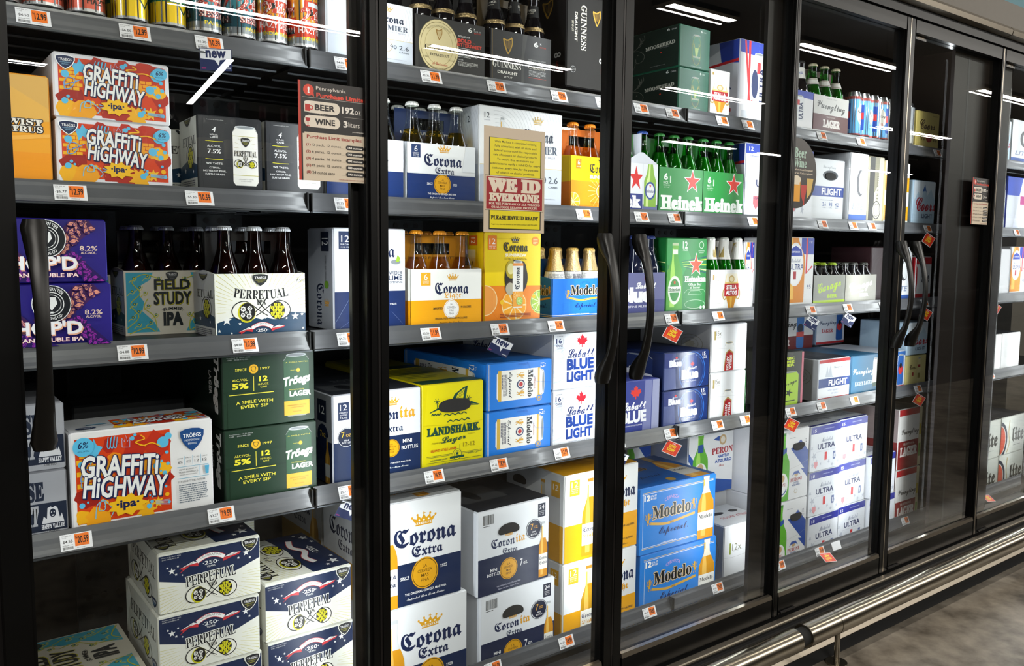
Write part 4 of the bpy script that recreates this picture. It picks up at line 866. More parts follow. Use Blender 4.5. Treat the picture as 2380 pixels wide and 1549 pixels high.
@G
def art_slimw():
    a = Art(100, 125, 'e2e6ec'); a.rect(0, 0, 100, 47, '182c5e'); a.rect(6, 100, 18, 22, '1a2c54'); a.text('12', 15, 113, 11, 8, 'fff'); a.text('SLIM CANS', 15, 106, 13, 1.8, 'fff'); a.text('12 FL. OZ.', 15, 102.6, 12, 1.6, 'fff')
    a.text('Corona', 54, 98, 62, 17, NAVY, 'fr'); a.text('Extra', 56, 82, 28, 9, NAVY, 'fr'); a.circ(86, 84, 9, 'c8ccd2', ry=4); a.circ(86, 84, 7, '8a9096', ry=3); a.poly([(86, 84), (89, 93), (93, 89), (91, 84)], '9ac03a')
    for t, y, w, h in (('WIDER', 70, 20, 5), ('LIME', 63.6, 20, 6), ('OPENING', 58, 20, 2.6)): a.text(t, 86, y, w, h, '1c2c50', '', b=.01)
    cmf(a, 52, 30, 12); a.text('1925', 82, 30, 10, 2.6, 'fff', 'se'); a.line([(0, 8), (26, 47)], .3, '8a98b8'); a.line([(4, 0), (40, 22)], .3, '6a78a8'); a.line([(80, 20), (96, 4)], .3, '6a78a8'); return a
@G
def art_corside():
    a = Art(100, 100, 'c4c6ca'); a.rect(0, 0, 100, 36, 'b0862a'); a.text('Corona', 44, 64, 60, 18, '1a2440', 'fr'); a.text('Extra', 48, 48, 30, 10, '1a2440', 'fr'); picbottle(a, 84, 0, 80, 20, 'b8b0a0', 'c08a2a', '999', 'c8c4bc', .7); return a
@G
def art_gextra():
    a = Art(100, 66, '1c1b1c'); a.poly([(0, 66), (4, 56), (4, 0), (0, 0)], '2c2b2a'); a.circ(33, 31, 28.5, '8a7a4a', ry=33) 
    a.circ(33, 31, 28, 'e0cf9c', ry=32.4); a.ring(33, 31, 26, .7, '7a6a3a', ry=30); a.ring(33, 31, 20, .5, 'a8945a', ry=24); a.text('TRADITIONALLY BREWED', 33, 56, 36, 2.2, '5a4a22', '', arc=24); harp(a, 33, 45, 8, '9c7222')
    a.text('GUINNESS', 34, 28, 42, 6.4, '2a2014', 'se'); a.text('EXTRA STOUT', 34, 19.6, 27, 3.2, '2a2014', '', b=.02); a.text('5.6%', 16, 16, 6, 2, '5a4a22'); a.text('11.2 FL OZ', 50, 15, 8, 1.6, '5a4a22'); a.text('A Guinness', 34, 9, 22, 4, 'b02a22', 'sc'); a.text("ST. JAMES'S GATE DUBLIN", 33, 2.6, 34, 2, '5a4a22', '', arc=-30)
    a.text('6', 78, 58, 6, 6, 'f0f0ec', 'sb'); a.text('x', 84.5, 60, 2.4, 2, 'f0f0ec'); a.text('11.2 FL OZ', 89, 57.4, 10, 1.6, 'd8d8d4'); a.text('BOTTLES', 89, 55, 10, 1.6, 'c03a2a', 'sb'); a.text('EXTRA STOUT', 69, 48, 17, 2.2, 'e8e8e4', '', b=.02, al='c'); a.text('BOLD', 69.5, 43, 20, 4.6, 'd0402e', 'sb', b=.04); a.text('AND', 84, 41.6, 4, 1.2, 'd0402e'); a.text('BITTERSWEET', 77, 37.4, 36, 4.2, 'd0402e', 'sb', b=.02)
    a.rect(60, 33, 18, .5, 'ddd'); a.text('AROMA:', 63, 28, 6, 1.4, 'ddd'); fine(a, 60, 22, 30, 5, 3, 'c4c4c0'); a.text('FLAVOUR:', 64, 18.6, 8, 1.4, 'ddd'); fine(a, 60, 11, 30, 6, 4, 'c4c4c0', 4); return a
@G
def art_gdraught():
    a = Art(100, 74, '201f20'); a.rect(2, 0, 1, 74, '6a5424'); a.poly([(52, 74), (50, 40), (50, 0), (54, 0), (54, 40), (60, 74)], '3c3a38'); harp(a, 27, 52, 14, 'b8902e'); a.text('GUINNESS', 26, 24, 46, 9, 'f0ede4', 'se'); a.text('DRAUGHT', 27, 13, 32, 4.2, 'f0ede4', '', b=.03); a.text('STOUT', 28, 6.6, 14, 2.6, 'f0ede4', '')
    a.text('6', 74, 62, 8, 8, 'f0f0ec', 'sb'); a.text('x', 82, 64, 3, 2.4, 'eee'); a.text('BOTTLES', 86, 59, 10, 1.8, 'c03a2a', 'sb'); a.text('NITROGENATED STOUT', 76, 38, 30, 2, 'bbb'); a.text('SMOOTH', 72, 33, 26, 4, '887', 'sb'); a.text('CREAMY', 76, 26.4, 30, 4, 'b8b0a0', 'sb'); fine(a, 62, 14, 30, 9, 5, 'aaa'); a.rect(62, 11, 30, .6, 'c03a2a'); return a
@G
def art_gbox():
    a = Art(100, 184, '1d1c1d'); a.text('GUINNESS', 36, 108, 82, 12, 'd8b04a', 'se', rot=-90) if False else a.text('GUINNESS', 38, 112, 84, 13, 'efe8d4', 'se', rot=-90); a.text('DRAUGHT', 20, 112, 54, 6, 'efe8d4', '', rot=-90, b=.03); a.text('STOUT', 12, 112, 20, 4, 'efe8d4', '', rot=-90)
    b = Art(40, 60); harp(b, 20, 34, 17, 'c79a3c'); a.sub(b, 48, 100, 1.0, 0); a.text('8', 82, 56, 10, 13, 'f0f0ec', 'sb', rot=-90); a.text('x', 82, 44, 3, 3, 'eee'); a.text('14.9 FL OZ', 88, 34, 16, 3, 'eee', rot=-90); a.text('CANS', 82, 36, 10, 3, 'c03a2a', 'sb', rot=-90); a.ring(14, 32, 6, .7, 'aaa'); a.text('21', 14, 32, 5, 4, 'aaa'); return a
@G
def art_gboxside():
    a = Art(100, 184, '1a191a'); harp(a, 62, 150, 20, 'c79a3c'); a.text('8', 84, 60, 10, 14, 'eee', 'sb', rot=-90); a.text('CANS', 84, 40, 18, 4, 'c03a2a', 'sb', rot=-90); a.text('GUINNESS', 30, 110, 90, 13, '9a9488', 'se', rot=-90); return a
def antlers(a, x, y, s, c):
    for d in (-1, 1):
        a.curve([(x, y), (x+d*8*s, y+4*s), (x+d*14*s, y+14*s), (x+d*12*s, y+24*s)], s, c, 4)
        for k in range(3): a.curve([(x+d*(8+k*3)*s, y+(5+k*5)*s), (x+d*(14+k*3)*s, y+(8+k*5)*s), (x+d*(15+k*2)*s, y+(18+k*4)*s)], s*.9, c, 3)
@G
def art_moose():
    a = Art(100, 88, '0f5a42'); a.rect(0, 86.6, 100, 1.4, '2a7a5c'); a.text('6', 72, 82, 5, 6, 'e8f0e8', 'sb') ; a.text('CANS', 82, 81, 9, 3, 'cfe0d4'); a.rect(8, 0, .5, 88, '0a4232')
    piccan(a, 55, 6, 30, 66, '1a6a4a', 'a8b0a8'); a.rect(40, 8, 30, 10, '14503c'); antlers(a, 55, 40, .55, 'c8b85a'); a.circ(55, 36, 5, 'b0a04a', ry=7); a.poly([(48, 44), (62, 44), (58, 26), (52, 26)], '9ab060'); a.text('MOOSEHEAD', 55, 24, 24, 4, 'e8e4d0', 'se'); a.ring(55, 39, 15, .6, 'c8b85a', ry=33); a.text('6-12 FL OZ (355 ML) CANS', 55, 3, 36, 2, 'dfe8e0'); return a
@G
def art_mooseside():
    a = Art(160, 88, '10201a'); a.text('6', 142, 82, 5, 6, 'c8ccc8', 'sb'); a.text('CANS', 152, 81, 9, 3, 'aaa'); a.text('MOOSEHEAD', 128, 52, 52, 8, 'a8a89c', 'se', b=.03, rot=4); a.text('LAGER', 136, 46, 16, 2, '777'); a.circ(130, 36, 1.6, 'b03020'); fine(a, 112, 8, 40, 2, 1, '777')
    c = '5a5c54'; antlers(a, 76, 52, 1.2, c); a.curve([(76, 52), (90, 50), (100, 38), (96, 26), (86, 24), (84, 34)], 1, c, 5); a.curve([(66, 48), (54, 34), (48, 22)], .8, c, 4); a.curve([(84, 24), (80, 10), (76, 4)], .8, c, 4); a.circ(88, 42, 1.2, c); return a
@G
def art_stel8():
    a = Art(100, 146, 'e8e6e2'); a.rect(8, 128, 8, 10, 'b09048'); a.ring(80, 130, 9, .8, 'c8c0b0'); chalice(a, 50, 6, 100, 84); return a
def chalice(a, x, y, h, w, words=True):
    a.poly([(x-w*.36, y+h*.96), (x+w*.36, y+h*.96), (x+w*.5, y+h*.66), (x+w*.4, y+h*.36), (x+w*.18, y+h*.08), (x-w*.18, y+h*.08), (x-w*.4, y+h*.36), (x-w*.5, y+h*.66)], 'e8c878')
    a.poly([(x-w*.34, y+h*.97), (x+w*.34, y+h*.97), (x+w*.42, y+h*.74), (x-w*.42, y+h*.74)], 'f0e8d4'); a.circ(x, y+h*.82, w*.2, 'c8a860', ry=h*.1); a.circ(x, y+h*.82, w*.14, 'f0e0b8', ry=h*.07)
    a.poly([(x-w*.36, y+h*.36), (x+w*.36, y+h*.36), (x+w*.16, y), (x-w*.16, y)], 'd8901c'); a.poly([(x-w*.1, y+h*.34), (x+w*.06, y+h*.34), (x+w*.02, y), (x-w*.06, y)], 'f4c050')
    for d in (-1, 1): a.ring(x+d*w*.47, y+h*.42, w*.16, w*.06, 'b89a50', ry=h*.16)
    a.poly([(x-w*.5, y+h*.70), (x+w*.5, y+h*.70), (x+w*.5, y+h*.36), (x-w*.5, y+h*.36)], 'b5161f'); a.text('STELLA', x, y+h*.6, w*.72, h*.11, 'fff', '', b=.04); a.text('ARTOIS', x, y+h*.45, w*.78, h*.11, 'fff', '', b=.04)
@G
def art_stel6():
    a = Art(100, 62, 'e9e8e6'); a.rect(6, 46, 2.4, 9, 'b09048'); a.text('6x', 12, 52, 6, 5, 'a08850'); fine(a, 10, 44, 12, 3, 2, 'b8b0a0'); a.ring(88, 52, 6.5, .6, 'c8c0b0', ry=7); a.ring(88, 52, 4, .4, 'c8c0b0'); chalice(a, 51, 0, 58, 34); fine(a, 10, 8, 16, 3, 2, 'c8c4bc'); fine(a, 74, 8, 18, 3, 2, 'c8c4bc'); return a
@G
def art_st15():
    a = Art(100, 88, 'e6e6e8'); a.rect(6, 60, 5, 16, 'a89454'); a.text('15x', 19, 72, 14, 9, '6a6448', ''); fine(a, 12, 62, 14, 5, 3, 'c0bcb0'); a.ring(84, 70, 11, .7, 'c9c2b0'); a.ring(84, 70, 7, .5, 'c9c2b0'); a.star(84, 70, 5, 'd8d2c2', 8, .7)
    piccan(a, 50, -14, 26, 68, 'ececea', 'd0c090'); a.poly([(36, 8), (40, 34), (50, 41), (62, 34), (62, -2), (36, -2)], 'b09458'); a.poly([(38, 8), (42, 32), (50, 38), (60, 32), (62, -2), (38, -2)], 'b3121c'); a.text('STELLA', 55, 16, 26, 6, 'fff', '', rot=-90, b=.04); a.text('ARTOIS', 46, 14, 26, 6, 'fff', '', rot=-90, b=.04)
    a.line([(4, 88), (10, 44), (100, 40)], .35, 'b8b8ba'); a.line([(10, 44), (2, 20), (6, 0)], .35, 'b8b8ba'); fine(a, 70, 4, 22, 1.4, 1, '999'); return a
@G
def art_stside():
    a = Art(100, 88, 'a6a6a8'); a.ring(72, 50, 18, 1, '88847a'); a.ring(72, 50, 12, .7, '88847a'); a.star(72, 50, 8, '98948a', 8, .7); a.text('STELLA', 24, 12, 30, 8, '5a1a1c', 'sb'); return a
@G
def art_ultra8():
    a = Art(100, 140, 'ecebee'); a.poly([(0, 140), (100, 140), (100, 112), (0, 118)], '2440b0'); a.line([(14, 140), (30, 30), (50, 40)], 5, 'd82a34'); a.rect(24, 30, 6, 110, 'd82a34'); piccan(a, 56, 26, 34, 94, 'e0e2e6'); a.rect(50, 84, 10, 20, 'c02a34'); a.circ(44, 64, 10, '20305c', ry=26); a.text('ULTRA', 64, 64, 62, 12, '1a2a5a', '', rot=90, b=.03); a.rect(6, 2, 26, 12, 'c8ccd4'); return a
@G
def art_ultra8side():
    a = Art(100, 140, 'dcdce4'); a.poly([(70, 140), (100, 140), (100, 0), (76, 0), (76, 30), (100, 34), (100, 60), (74, 54), (74, 90), (100, 98), (74, 104)], '2a44a8'); a.line([(30, 96), (100, 104)], 5, 'd82a34'); a.line([(30, 96), (44, 80)], 5, 'd82a34'); a.text('ULTRA', 60, 58, 60, 12, '2a3a6a', '', b=.03); a.rect(76, 12, 14, 6, 'c02a34'); a.text('8', 86, 22, 7, 8, 'fff'); return a
@G
def art_hein(z=0):
    a = Art(100, 67, '1f8a3a' if not z else 'e8eaf0')
    if z: a.rect(0, 0, 100, 25, '2c3a86')
    star_c = 'e4321f'; a.star(76 if not z else 60, 48, 20, 'fff', sx=1.05); a.star(76 if not z else 60, 48, 17.4, star_c, sx=1.05)
    a.text('6', 15 if not z else 8, 53, 8, 10, 'f0f4f0', 'sb', b=.02); a.text('PACK', 15 if not z else 8, 44, 11, 4, 'e8f0e8', 'sb') ; a.text('IMPORTED', 17, 40, 15, 2, 'cfe4d0'); a.text('BOTTLES', 17, 37, 12, 1.6, 'cfe4d0'); a.rect(24, 44, 2.4, 10, 'cfe4d0')
    a.text('Heineken', 68, 14, 126, 21, 'f6faf4', 'se', b=.05); return a
@G
def art_hein0():
    a = Art(100, 100, 'e8eaf0'); a.rect(0, 0, 100, 36, '2c3a86'); a.text('0.0', 18, 60, 26, 10, '2c3a86', ''); a.text('6', 16, 44, 10, 12, '889'); a.star(80, 66, 28, 'd6201f', sx=.8); a.text('eke', 30, 18, 66, 24, 'fff', 'se', b=.05); return a
@G
def art_hein0f():
    a = Art(100, 98, 'e8eaf0'); a.rect(0, 0, 54, 34, '2c3a86'); a.rect(54, 0, 46, 12, '6a72a8'); a.star(34, 66, 27, 'd6201f', sx=.8); a.text('0.0', 8, 52, 12, 8, '2c3a86', ''); a.text('6', 8, 34, 6, 9, '889'); a.text('ek', 26, 17, 44, 25, 'fff', 'se', b=.05); a.rect(54, 0, .6, 98, 'c0c4d0')
    a.poly([(58, 8), (58, 62), (66, 78), (70, 98), (84, 98), (88, 78), (95, 62), (95, 8)], '8ab83e'); a.poly([(64, 8), (65, 60), (71, 76), (73, 98), (77, 98), (76, 70), (73, 50), (72, 8)], 'd8ec9a'); a.circ(77, 42, 16, '2c4a96', ry=19); a.circ(77, 42, 12, 'e8eaf0', ry=15); a.text('Heineken', 77, 41, 30, 7, '1a2a66', 'se'); a.star(77, 52, 4, 'd6201f'); return a
@G
def art_hein12():
    a = Art(100, 122, '1b8238'); a.poly([(0, 122), (40, 122), (60, 90), (40, 60), (0, 80)], '2a9a48')
    for i in range(7): a.line([(36+i, 84-i*1.6), (100, 92-i*4.6)], [.4, 2.0], ['0c4a5a', 'dfe84a', '0e6a3a', 'b8dc3a', '12503a', 'e8f0a0', '0c4a5a'][i])
    picbottle(a, 20, 3, 112, 40, '66b03a', '4aa02c', 'b8c8a0', None, .9); a.circ(20, 36, 16, 'e4f0dc', ry=24); a.circ(20, 36, 12, '2f8a3a', ry=19); a.rect(4, 32, 32, 10, 'f0f6ec'); a.text('Heineken', 20, 37, 30, 6, '1a5a2a', 'se', b=.03); a.star(20, 49, 4, 'e4321f'); a.rect(14, 96, 12, 8, 'e4f0dc')
    a.star(73, 78, 21, 'fff', sx=.95); a.star(73, 78, 18.6, 'ec4a22', sx=.95); a.text('12', 44, 112, 12, 12, 'e8f4e8', 'sb'); a.text('PACK', 45, 103, 12, 3, 'e8f4e8'); a.ring(86, 112, 6, 1, 'cfe8d0'); a.text('CHAMPIONS', 86, 102, 16, 2, 'e8f4e8'); a.text('LEAGUE', 86, 99, 12, 2, 'e8f4e8')
    a.text('Heineken', 72, 54, 54, 10, 'f6faf4', 'se', b=.05); a.text('Official Beer', 72, 45, 34, 4.6, 'e8f4e8', 'se'); a.text('of Soccer', 72, 39.6, 26, 4.4, 'e8f4e8', 'se'); a.line([(44, 30), (52, 36), (94, 36), (99, 30)], .6, 'bfe0c0'); a.line([(54, 28), (60, 34), (84, 34), (90, 28), (54, 28)], .6, 'bfe0c0'); a.ring(72, 11, 26, .7, 'bfe0c0', ry=7.6); a.circ(88, 5, 3, 'd8ecd8'); a.circ(96, 5, 3, 'd8ecd8'); return a
@G
def art_hein12side():
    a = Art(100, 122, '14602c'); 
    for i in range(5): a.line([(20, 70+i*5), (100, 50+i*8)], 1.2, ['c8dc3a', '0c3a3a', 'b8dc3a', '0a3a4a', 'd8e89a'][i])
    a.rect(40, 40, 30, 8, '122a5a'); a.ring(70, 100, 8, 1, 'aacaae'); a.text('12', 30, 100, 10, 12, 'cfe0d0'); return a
@G
def art_lab6():
    a = Art(100, 68, '6a6c9a'); a.rect(0, 0, 100, 24, '4c5088'); a.rect(0, 0, 100, 3, '1c2450'); leaf(a, 60, 56, 8, 'd8303c'); a.text('Labatt', 58, 47, 44, 10, 'f4f4f8', 'sc', b=.03); a.text('Blue', 36, 32, 66, 22, 'f4f4fa', 'sb', b=.07); a.text('PRISTINE PILSENER', 42, 13, 64, 3.4, 'e8e8f4', '', b=.02); a.text('BREWED IN CANADA', 60, 1.6, 26, 1.2, 'ccd'); return a
@G
def art_labD():
    a = Art(100, 104, '34408e'); a.poly([(56, 0), (62, 104), (80, 104), (78, 0)], '7a80b4'); a.poly([(80, 0), (82, 104), (100, 104), (100, 0)], '9a9fc4'); leaf(a, 38, 78, 18, 'e0392c'); a.text('Labatt', 34, 56, 62, 16, 'f2f2f8', 'sc', b=.03); a.text('BLUE', 34, 34, 62, 22, 'f4f4fa', 'sb', b=.045); a.text('CANADIAN STYLE PILSENER', 30, 17, 52, 2.6, 'e0e0f0', '', b=.02); return a
@G
def art_blue15():
    a = Art(100, 59, '1c2f66'); a.ring(62, 26, 30, 1.4, '2f6ac0', ry=33); a.ring(62, 26, 26, .6, '2f6ac0', ry=29); a.poly([(0, 0), (26, 0), (24, 34), (0, 36)], '5a6496'); a.poly([(0, 36), (24, 34), (24, 59), (0, 59)], '3a4480')
    piccan(a, 58, 0, 28, 56, '1a3a86', '2a4a9a'); a.text('Blue', 24, 42, 26, 10, 'eef', 'sb', b=.06); leaf(a, 26, 50, 3.4, 'd8303c'); a.text('Labatt', 25, 48.6, 12, 2.6, 'eef', 'sc'); leaf(a, 62, 37, 5.5, 'd8303c'); a.text('Labatt', 62, 32, 20, 4.6, 'f4f4fa', 'sc', b=.03); a.text('Blue', 57, 22, 36, 14, 'f6f6fc', 'sb', b=.07); a.text('PRISTINE PILSENER', 56, 10.6, 32, 2, 'dde')
    a.text('15', 88, 54, 7, 6, 'f4f4fa', 'sb'); a.text('CANS', 90, 47, 10, 2.6, 'e4e4f0', 'sb'); a.text('12 FL. OZ.', 90, 49.8, 9, 1.6, 'e4e4f0'); return a
@G
def art_blueside():
    a = Art(100, 59, '1a2448'); piccan(a, 66, -4, 40, 58, '22305e', '3a4a7a'); a.text('Blue', 58, 20, 56, 14, 'e8e8f4', 'sb', b=.07); leaf(a, 66, 34, 6, 'c02a34'); a.text('Labatt', 64, 30, 24, 5, 'eee', 'sc', b=.02); return a
@G
def art_per12():
    a = Art(100, 100, 'eaeaea'); a.poly([(0, 68), (22, 44), (60, 22), (100, 14), (100, 0), (60, 0), (30, 20), (0, 56)], '1c4ea0'); a.rect(0, 0, 100, 6, '1c4ea0') if False else None
    picbottle(a, 26, 4, 92, 34, '6ab82c', '5aae24', '3a8a2a', None, .9); a.poly([(20, 66), (32, 66), (32, 78), (20, 78)], '1c4ea0'); a.circ(26, 32, 15, 'f0f0ee', ry=18); a.circ(26, 42, 7, 'c8a878', n=14); a.text('PERONI', 26, 33, 25, 5, 'a8202c', 'se'); a.text('NASTRO', 26, 28, 14, 2.4, '1c4ea0', 'sb'); a.text('AZZURRO', 26, 24, 20, 2.6, '1c4ea0', 'sb'); a.ring(26, 30, 13, 2, '1c4ea0', ry=14, a0=200, a1=340)
    a.poly([(54, 82), (64, 86), (72, 86), (78, 76), (72, 78), (62, 80)], '1c4ea0'); a.circ(76, 80, 8, 'c8a878'); a.circ(76, 80, 5, 'e8e0d0'); a.text('PERONI', 78, 64, 54, 10, 'a8202c', 'se', b=.02); a.text('NASTRO', 78, 55, 26, 4.4, '1c4ea0', 'sb', b=.03); a.text('AZZURRO', 78, 48, 38, 4.8, '1c4ea0', 'sb', b=.03); a.text('12', 8, 97, 6, 3, '556'); a.text('Birra', 74, 41, 12, 4, 'b02a22', 'sc'); return a
@G
def art_per12b():
    a = Art(100, 152, 'e6e6e8'); a.poly([(40, 108), (100, 60), (100, 100), (70, 128)], '1c48a0') ; a.poly([(34, 112), (100, 50), (100, 92), (56, 116)], '1c48a0'); a.poly([(74, 64), (100, 40), (100, 60)], '1c48a0')
    picbottle(a, 6, 0, 148, 52, '6ab82c', '5aae24', '3a8a2a', None, .9); a.poly([(-6, 96), (20, 106), (20, 116), (-6, 108)], '1c4ea0'); a.circ(8, 36, 20, 'f0f0ee', ry=26); a.circ(8, 50, 8, 'c8a878'); a.text('PERONI', 4, 36, 30, 7, 'a8202c', 'se'); a.ring(8, 32, 17, 3, '1c4ea0', ry=18, a0=200, a1=340)
    a.text('12', 88, 124, 7, 8, '667'); fine(a, 84, 112, 10, 5, 3, 'aab'); a.circ(58, 54, 7, 'c8a878', ry=6); a.poly([(42, 50), (50, 60), (66, 60), (74, 50), (66, 54), (50, 54)], '3a5aa8'); a.text('PERONI', 58, 42, 42, 8, 'b02a34', 'se'); a.text('NASTRO', 58, 35, 22, 3.4, '3a5a9a', 'sb'); a.text('AZZURRO', 58, 30, 30, 3.6, '3a5a9a', 'sb'); a.ring(58, 16, 6, 1, 'b8a878', ry=5); a.line([(24, 66), (70, 72), (100, 80)], .4, 'aaa'); fine(a, 30, 134, 30, 2, 1, '667'); return a
@G
def art_stE():
    a = Art(100, 112, 'e4e4e6'); a.rect(12, 62, 4, 20, '8a9a3a'); a.text('12x', 30, 74, 22, 12, '7a7a60'); fine(a, 20, 66, 24, 3, 2, 'aaa'); picbottle(a, 84, 0, 80, 30, '8ab83a', '7aae2a', 'ddd', None, .9); a.line([(0, 58), (20, 56), (90, 60)], .4, 'aaa'); return a
@G
def art_stEtop():
    a = Art(100, 70, 'cfcfd1'); a.circ(40, 44, 16, '1a1a1c', ry=5); a.circ(80, 44, 10, '1a1a1c', ry=5); a.text('STELLA ARTOIS', 60, 26, 66, 7, 'b02a34', 'sb', rot=180); return a
@G
def art_ultra15():
    a = Art(100, 88, 'dadde3'); a.rect(0, 74, 100, 14, '2a318e'); a.text('15', 12, 80, 10, 6, 'f4f4fa', 'sb'); a.text('SUPERIOR LIGHT BEER', 60, 81, 34, 2, 'cfd4f0')
    for x, y, r in ((12,30,9),(4,46,5),(8,12,6),(84,22,5),(94,10,6),(62,14,5),(34,12,4),(74,6,5),(20,20,4)): a.star(x, y, r, 'b4b9c6', rot=10*x)
    a.text('Michelob', 54, 60, 38, 9, '8a92a8', 'sc'); a.text('ULTRA', 52, 47, 58, 11, '24305e', '', b=.03); a.rect(18, 37, 70, .4, 'aab'); a.rect(47, 18, 8, 16, 'cc3438'); a.rect(76, 16, 8, 16, '5a6a9a'); a.rect(78.4, 19, 3.2, 9, 'dadde3'); a.poly([(12, 18), (24, 18), (24, 10), (18, 4), (12, 10)], 'd88a90'); return a
@G
def art_ultra15top():
    a = Art(100, 60, 'c6cad2'); 
    for x, y, r in ((20,20,8),(50,36,9),(80,16,7),(70,44,5)): a.star(x, y, r, '9aa0b0', rot=7*x)
    a.rect(0, 0, 100, 3, '2a318e'); a.text('ULTRA', 52, 14, 40, 6, '3a456e', ''); return a
@G
def art_ultraB():
    a = Art(100, 104, 'e6e8ee'); a.poly([(0, 104), (100, 104), (100, 90), (0, 90)], '2440a0'); a.text('12', 12, 97, 10, 6, 'fff', 'sb'); fine(a, 10, 86, 40, 2, 1, '2440a0'); a.text('Michelob', 54, 58, 40, 8, '6a7288', 'sc'); a.text('ULTRA', 58, 47, 64, 11, '1c2a5a', '', b=.02)
    a.circ(52, 76, 9, '2a48b0', ry=6)
    for x, y, r in ((4, 44, 14), (30, 12, 8), (60, 12, 9), (8, 10, 6)): a.star(x, y, r, 'b8bdca', rot=12)
    a.poly([(20, 28), (34, 28), (34, 16), (27, 8), (20, 16)], 'c86a70'); a.text('USA', 27, 25, 12, 4, '33406a', 'sb'); return a
@G
def art_ultC():
    a = Art(100, 172, 'e6e6e8'); a.rect(54, 130, 46, 42, '1f38a8'); a.line([(74, 172), (74, 80), (96, 100)], 5, 'd82a34'); a.rect(72, 84, 5, 88, 'd82a34'); picbottle(a, 30, 6, 210, 76, 'd8861c', 'd8861c', '333', None, .9); a.circ(34, 104, 29, 'e8e8ec', ry=56); a.circ(34, 104, 26, 'f0f0f2', ry=52); a.poly([(10, 126), (58, 126), (54, 142), (34, 152), (14, 142)], '2440a8'); a.text('SUPERIOR', 34, 136, 30, 5, 'fff'); a.text('Michelob', 34, 114, 34, 10, '5a6a90', 'sc'); a.text('ULTRA', 38, 98, 52, 15, '24407e', '', b=.02); a.rect(28, 66, 10, 20, 'a82a34'); a.text('95', 86, 46, 14, 10, '24407e', ''); a.text('12', 88, 162, 10, 6, 'fff', 'sb'); return a
@G
def art_yu6():
    a = Art(100, 57, 'd6d4d0'); a.rect(0, 0, 100, 27, '5a1a1c'); a.text('Yuengling', 50, 39, 80, 17, '22201e', 'sc', b=.02, rot=-2); a.text('TRADITIONAL', 50, 23.6, 26, 2.4, 'd8c8c0'); a.text('LAGER', 52, 13, 48, 12, 'ece4e0', 'se', b=.06); a.text('SINCE 1829', 50, 53, 30, 2, '888'); return a
@G
def art_flight(n=0):
    a = Art(100, 106, 'e8eaee'); a.poly([(0, 0), (4, 106), (96, 106), (100, 0)], 'e2e5ea'); a.circ(56, 78, 24, '2a3240', ry=9); a.circ(56, 76, 19, '0c1018', ry=6); a.rect(0, 40, 100, 18, '23449a'); a.text('FLIGHT', 62, 49, 62, 12, 'f0f2f6', 'sb', b=.02); a.text('Yuengling', 52, 92, 40, 8, '9aa0aa', 'sc')
    for i, (t, u) in enumerate((('2.6', 'CARBS'), ('95', 'CAL'), ('4.2', 'ALC'))): a.text(t, 40+i*20, 26, 11, 7, '4a64a0', 'sb'); a.text(u, 40+i*20, 20, 10, 2, '6a7aa0')
    fine(a, 28, 33, 60, 2, 1, '8a94b0'); return a
@G
def art_flightD():
    a = Art(100, 76, 'e6e8ec'); a.rect(0, 70, 100, 6, 'b8282c'); a.rect(0, 0, 100, 5, 'b8282c'); a.rect(0, 24, 100, 17, '26407e'); a.text('FLIGHT', 62, 32, 60, 11, 'f0f2f6', 'sb', b=.02); a.text('Yuengling', 62, 60, 30, 6, '6a7080', 'sc'); a.poly([(20, 44), (26, 64), (30, 50), (36, 66), (42, 46), (46, 42)], 'c0c6d0'); a.text('NEXT GENERATION', 55, 18, 50, 3, '8a9ac0'); a.text('OF LIGHT', 55, 12, 28, 3, '8a9ac0'); return a
@G
def art_yuL():
    a = Art(100, 77, '2c6688'); a.text('Yuengling', 44, 44, 76, 17, 'd8e4ec', 'sc', b=.02); a.text('LIGHT LAGER', 46, 22, 64, 8, 'c8d8e0', 'se', b=.02); piccan(a, 88, 12, 20, 58, 'd0d4cc'); a.rect(78, 12, 20, 8, '2a4a34'); return a
@G
def art_aw():
    a = Art(100, 72, 'd6dae2'); a.rect(0, 64, 100, 8, '3a6ab0'); a.rect(0, 0, 100, 5, 'b02a30'); a.text('Yuengling', 40, 44, 60, 12, '3a4a6a', 'sc', b=.02); a.text('LAGER', 38, 28, 40, 8, 'b02a30', 'se', b=.03); piccan(a, 82, 6, 24, 60, '2f5ea8'); a.circ(82, 36, 9, 'c83a3a'); a.circ(82, 44, 5, '222'); return a
@G
def art_yuBig():
    a = Art(140, 62, 'd2d0ce'); a.rect(0, 0, 140, 22, '6a2020'); a.rect(0, 56, 140, 6, '5a90c0'); a.text('Yuengling', 56, 40, 76, 17, '2c2826', 'sc', b=.02); a.text('LAGER', 56, 12, 40, 10, 'e0d8d4', 'se', b=.06); piccan(a, 104, 2, 20, 54, '3a70b0'); a.circ(104, 34, 8, '202838', ry=7); a.rect(94, 20, 20, 8, 'c04a44'); return a
@G
def art_gar(lime=1):
    c = 'b4d42a' if lime else 'f0f0ec'; a = Art(100, 52, '8f9088' if lime else '9a988e'); a.text('Garage', 50, 30, 74, 24, c, 'sc', b=.02, rot=10); a.text('BEER', 60, 14, 30, 6, c, 'sb', b=.03)
    if lime: a.rect(0, 0, 100, 7, 'b4d42a')
    else: a.line([(20, 16), (60, 22)], 2, c)
    return a
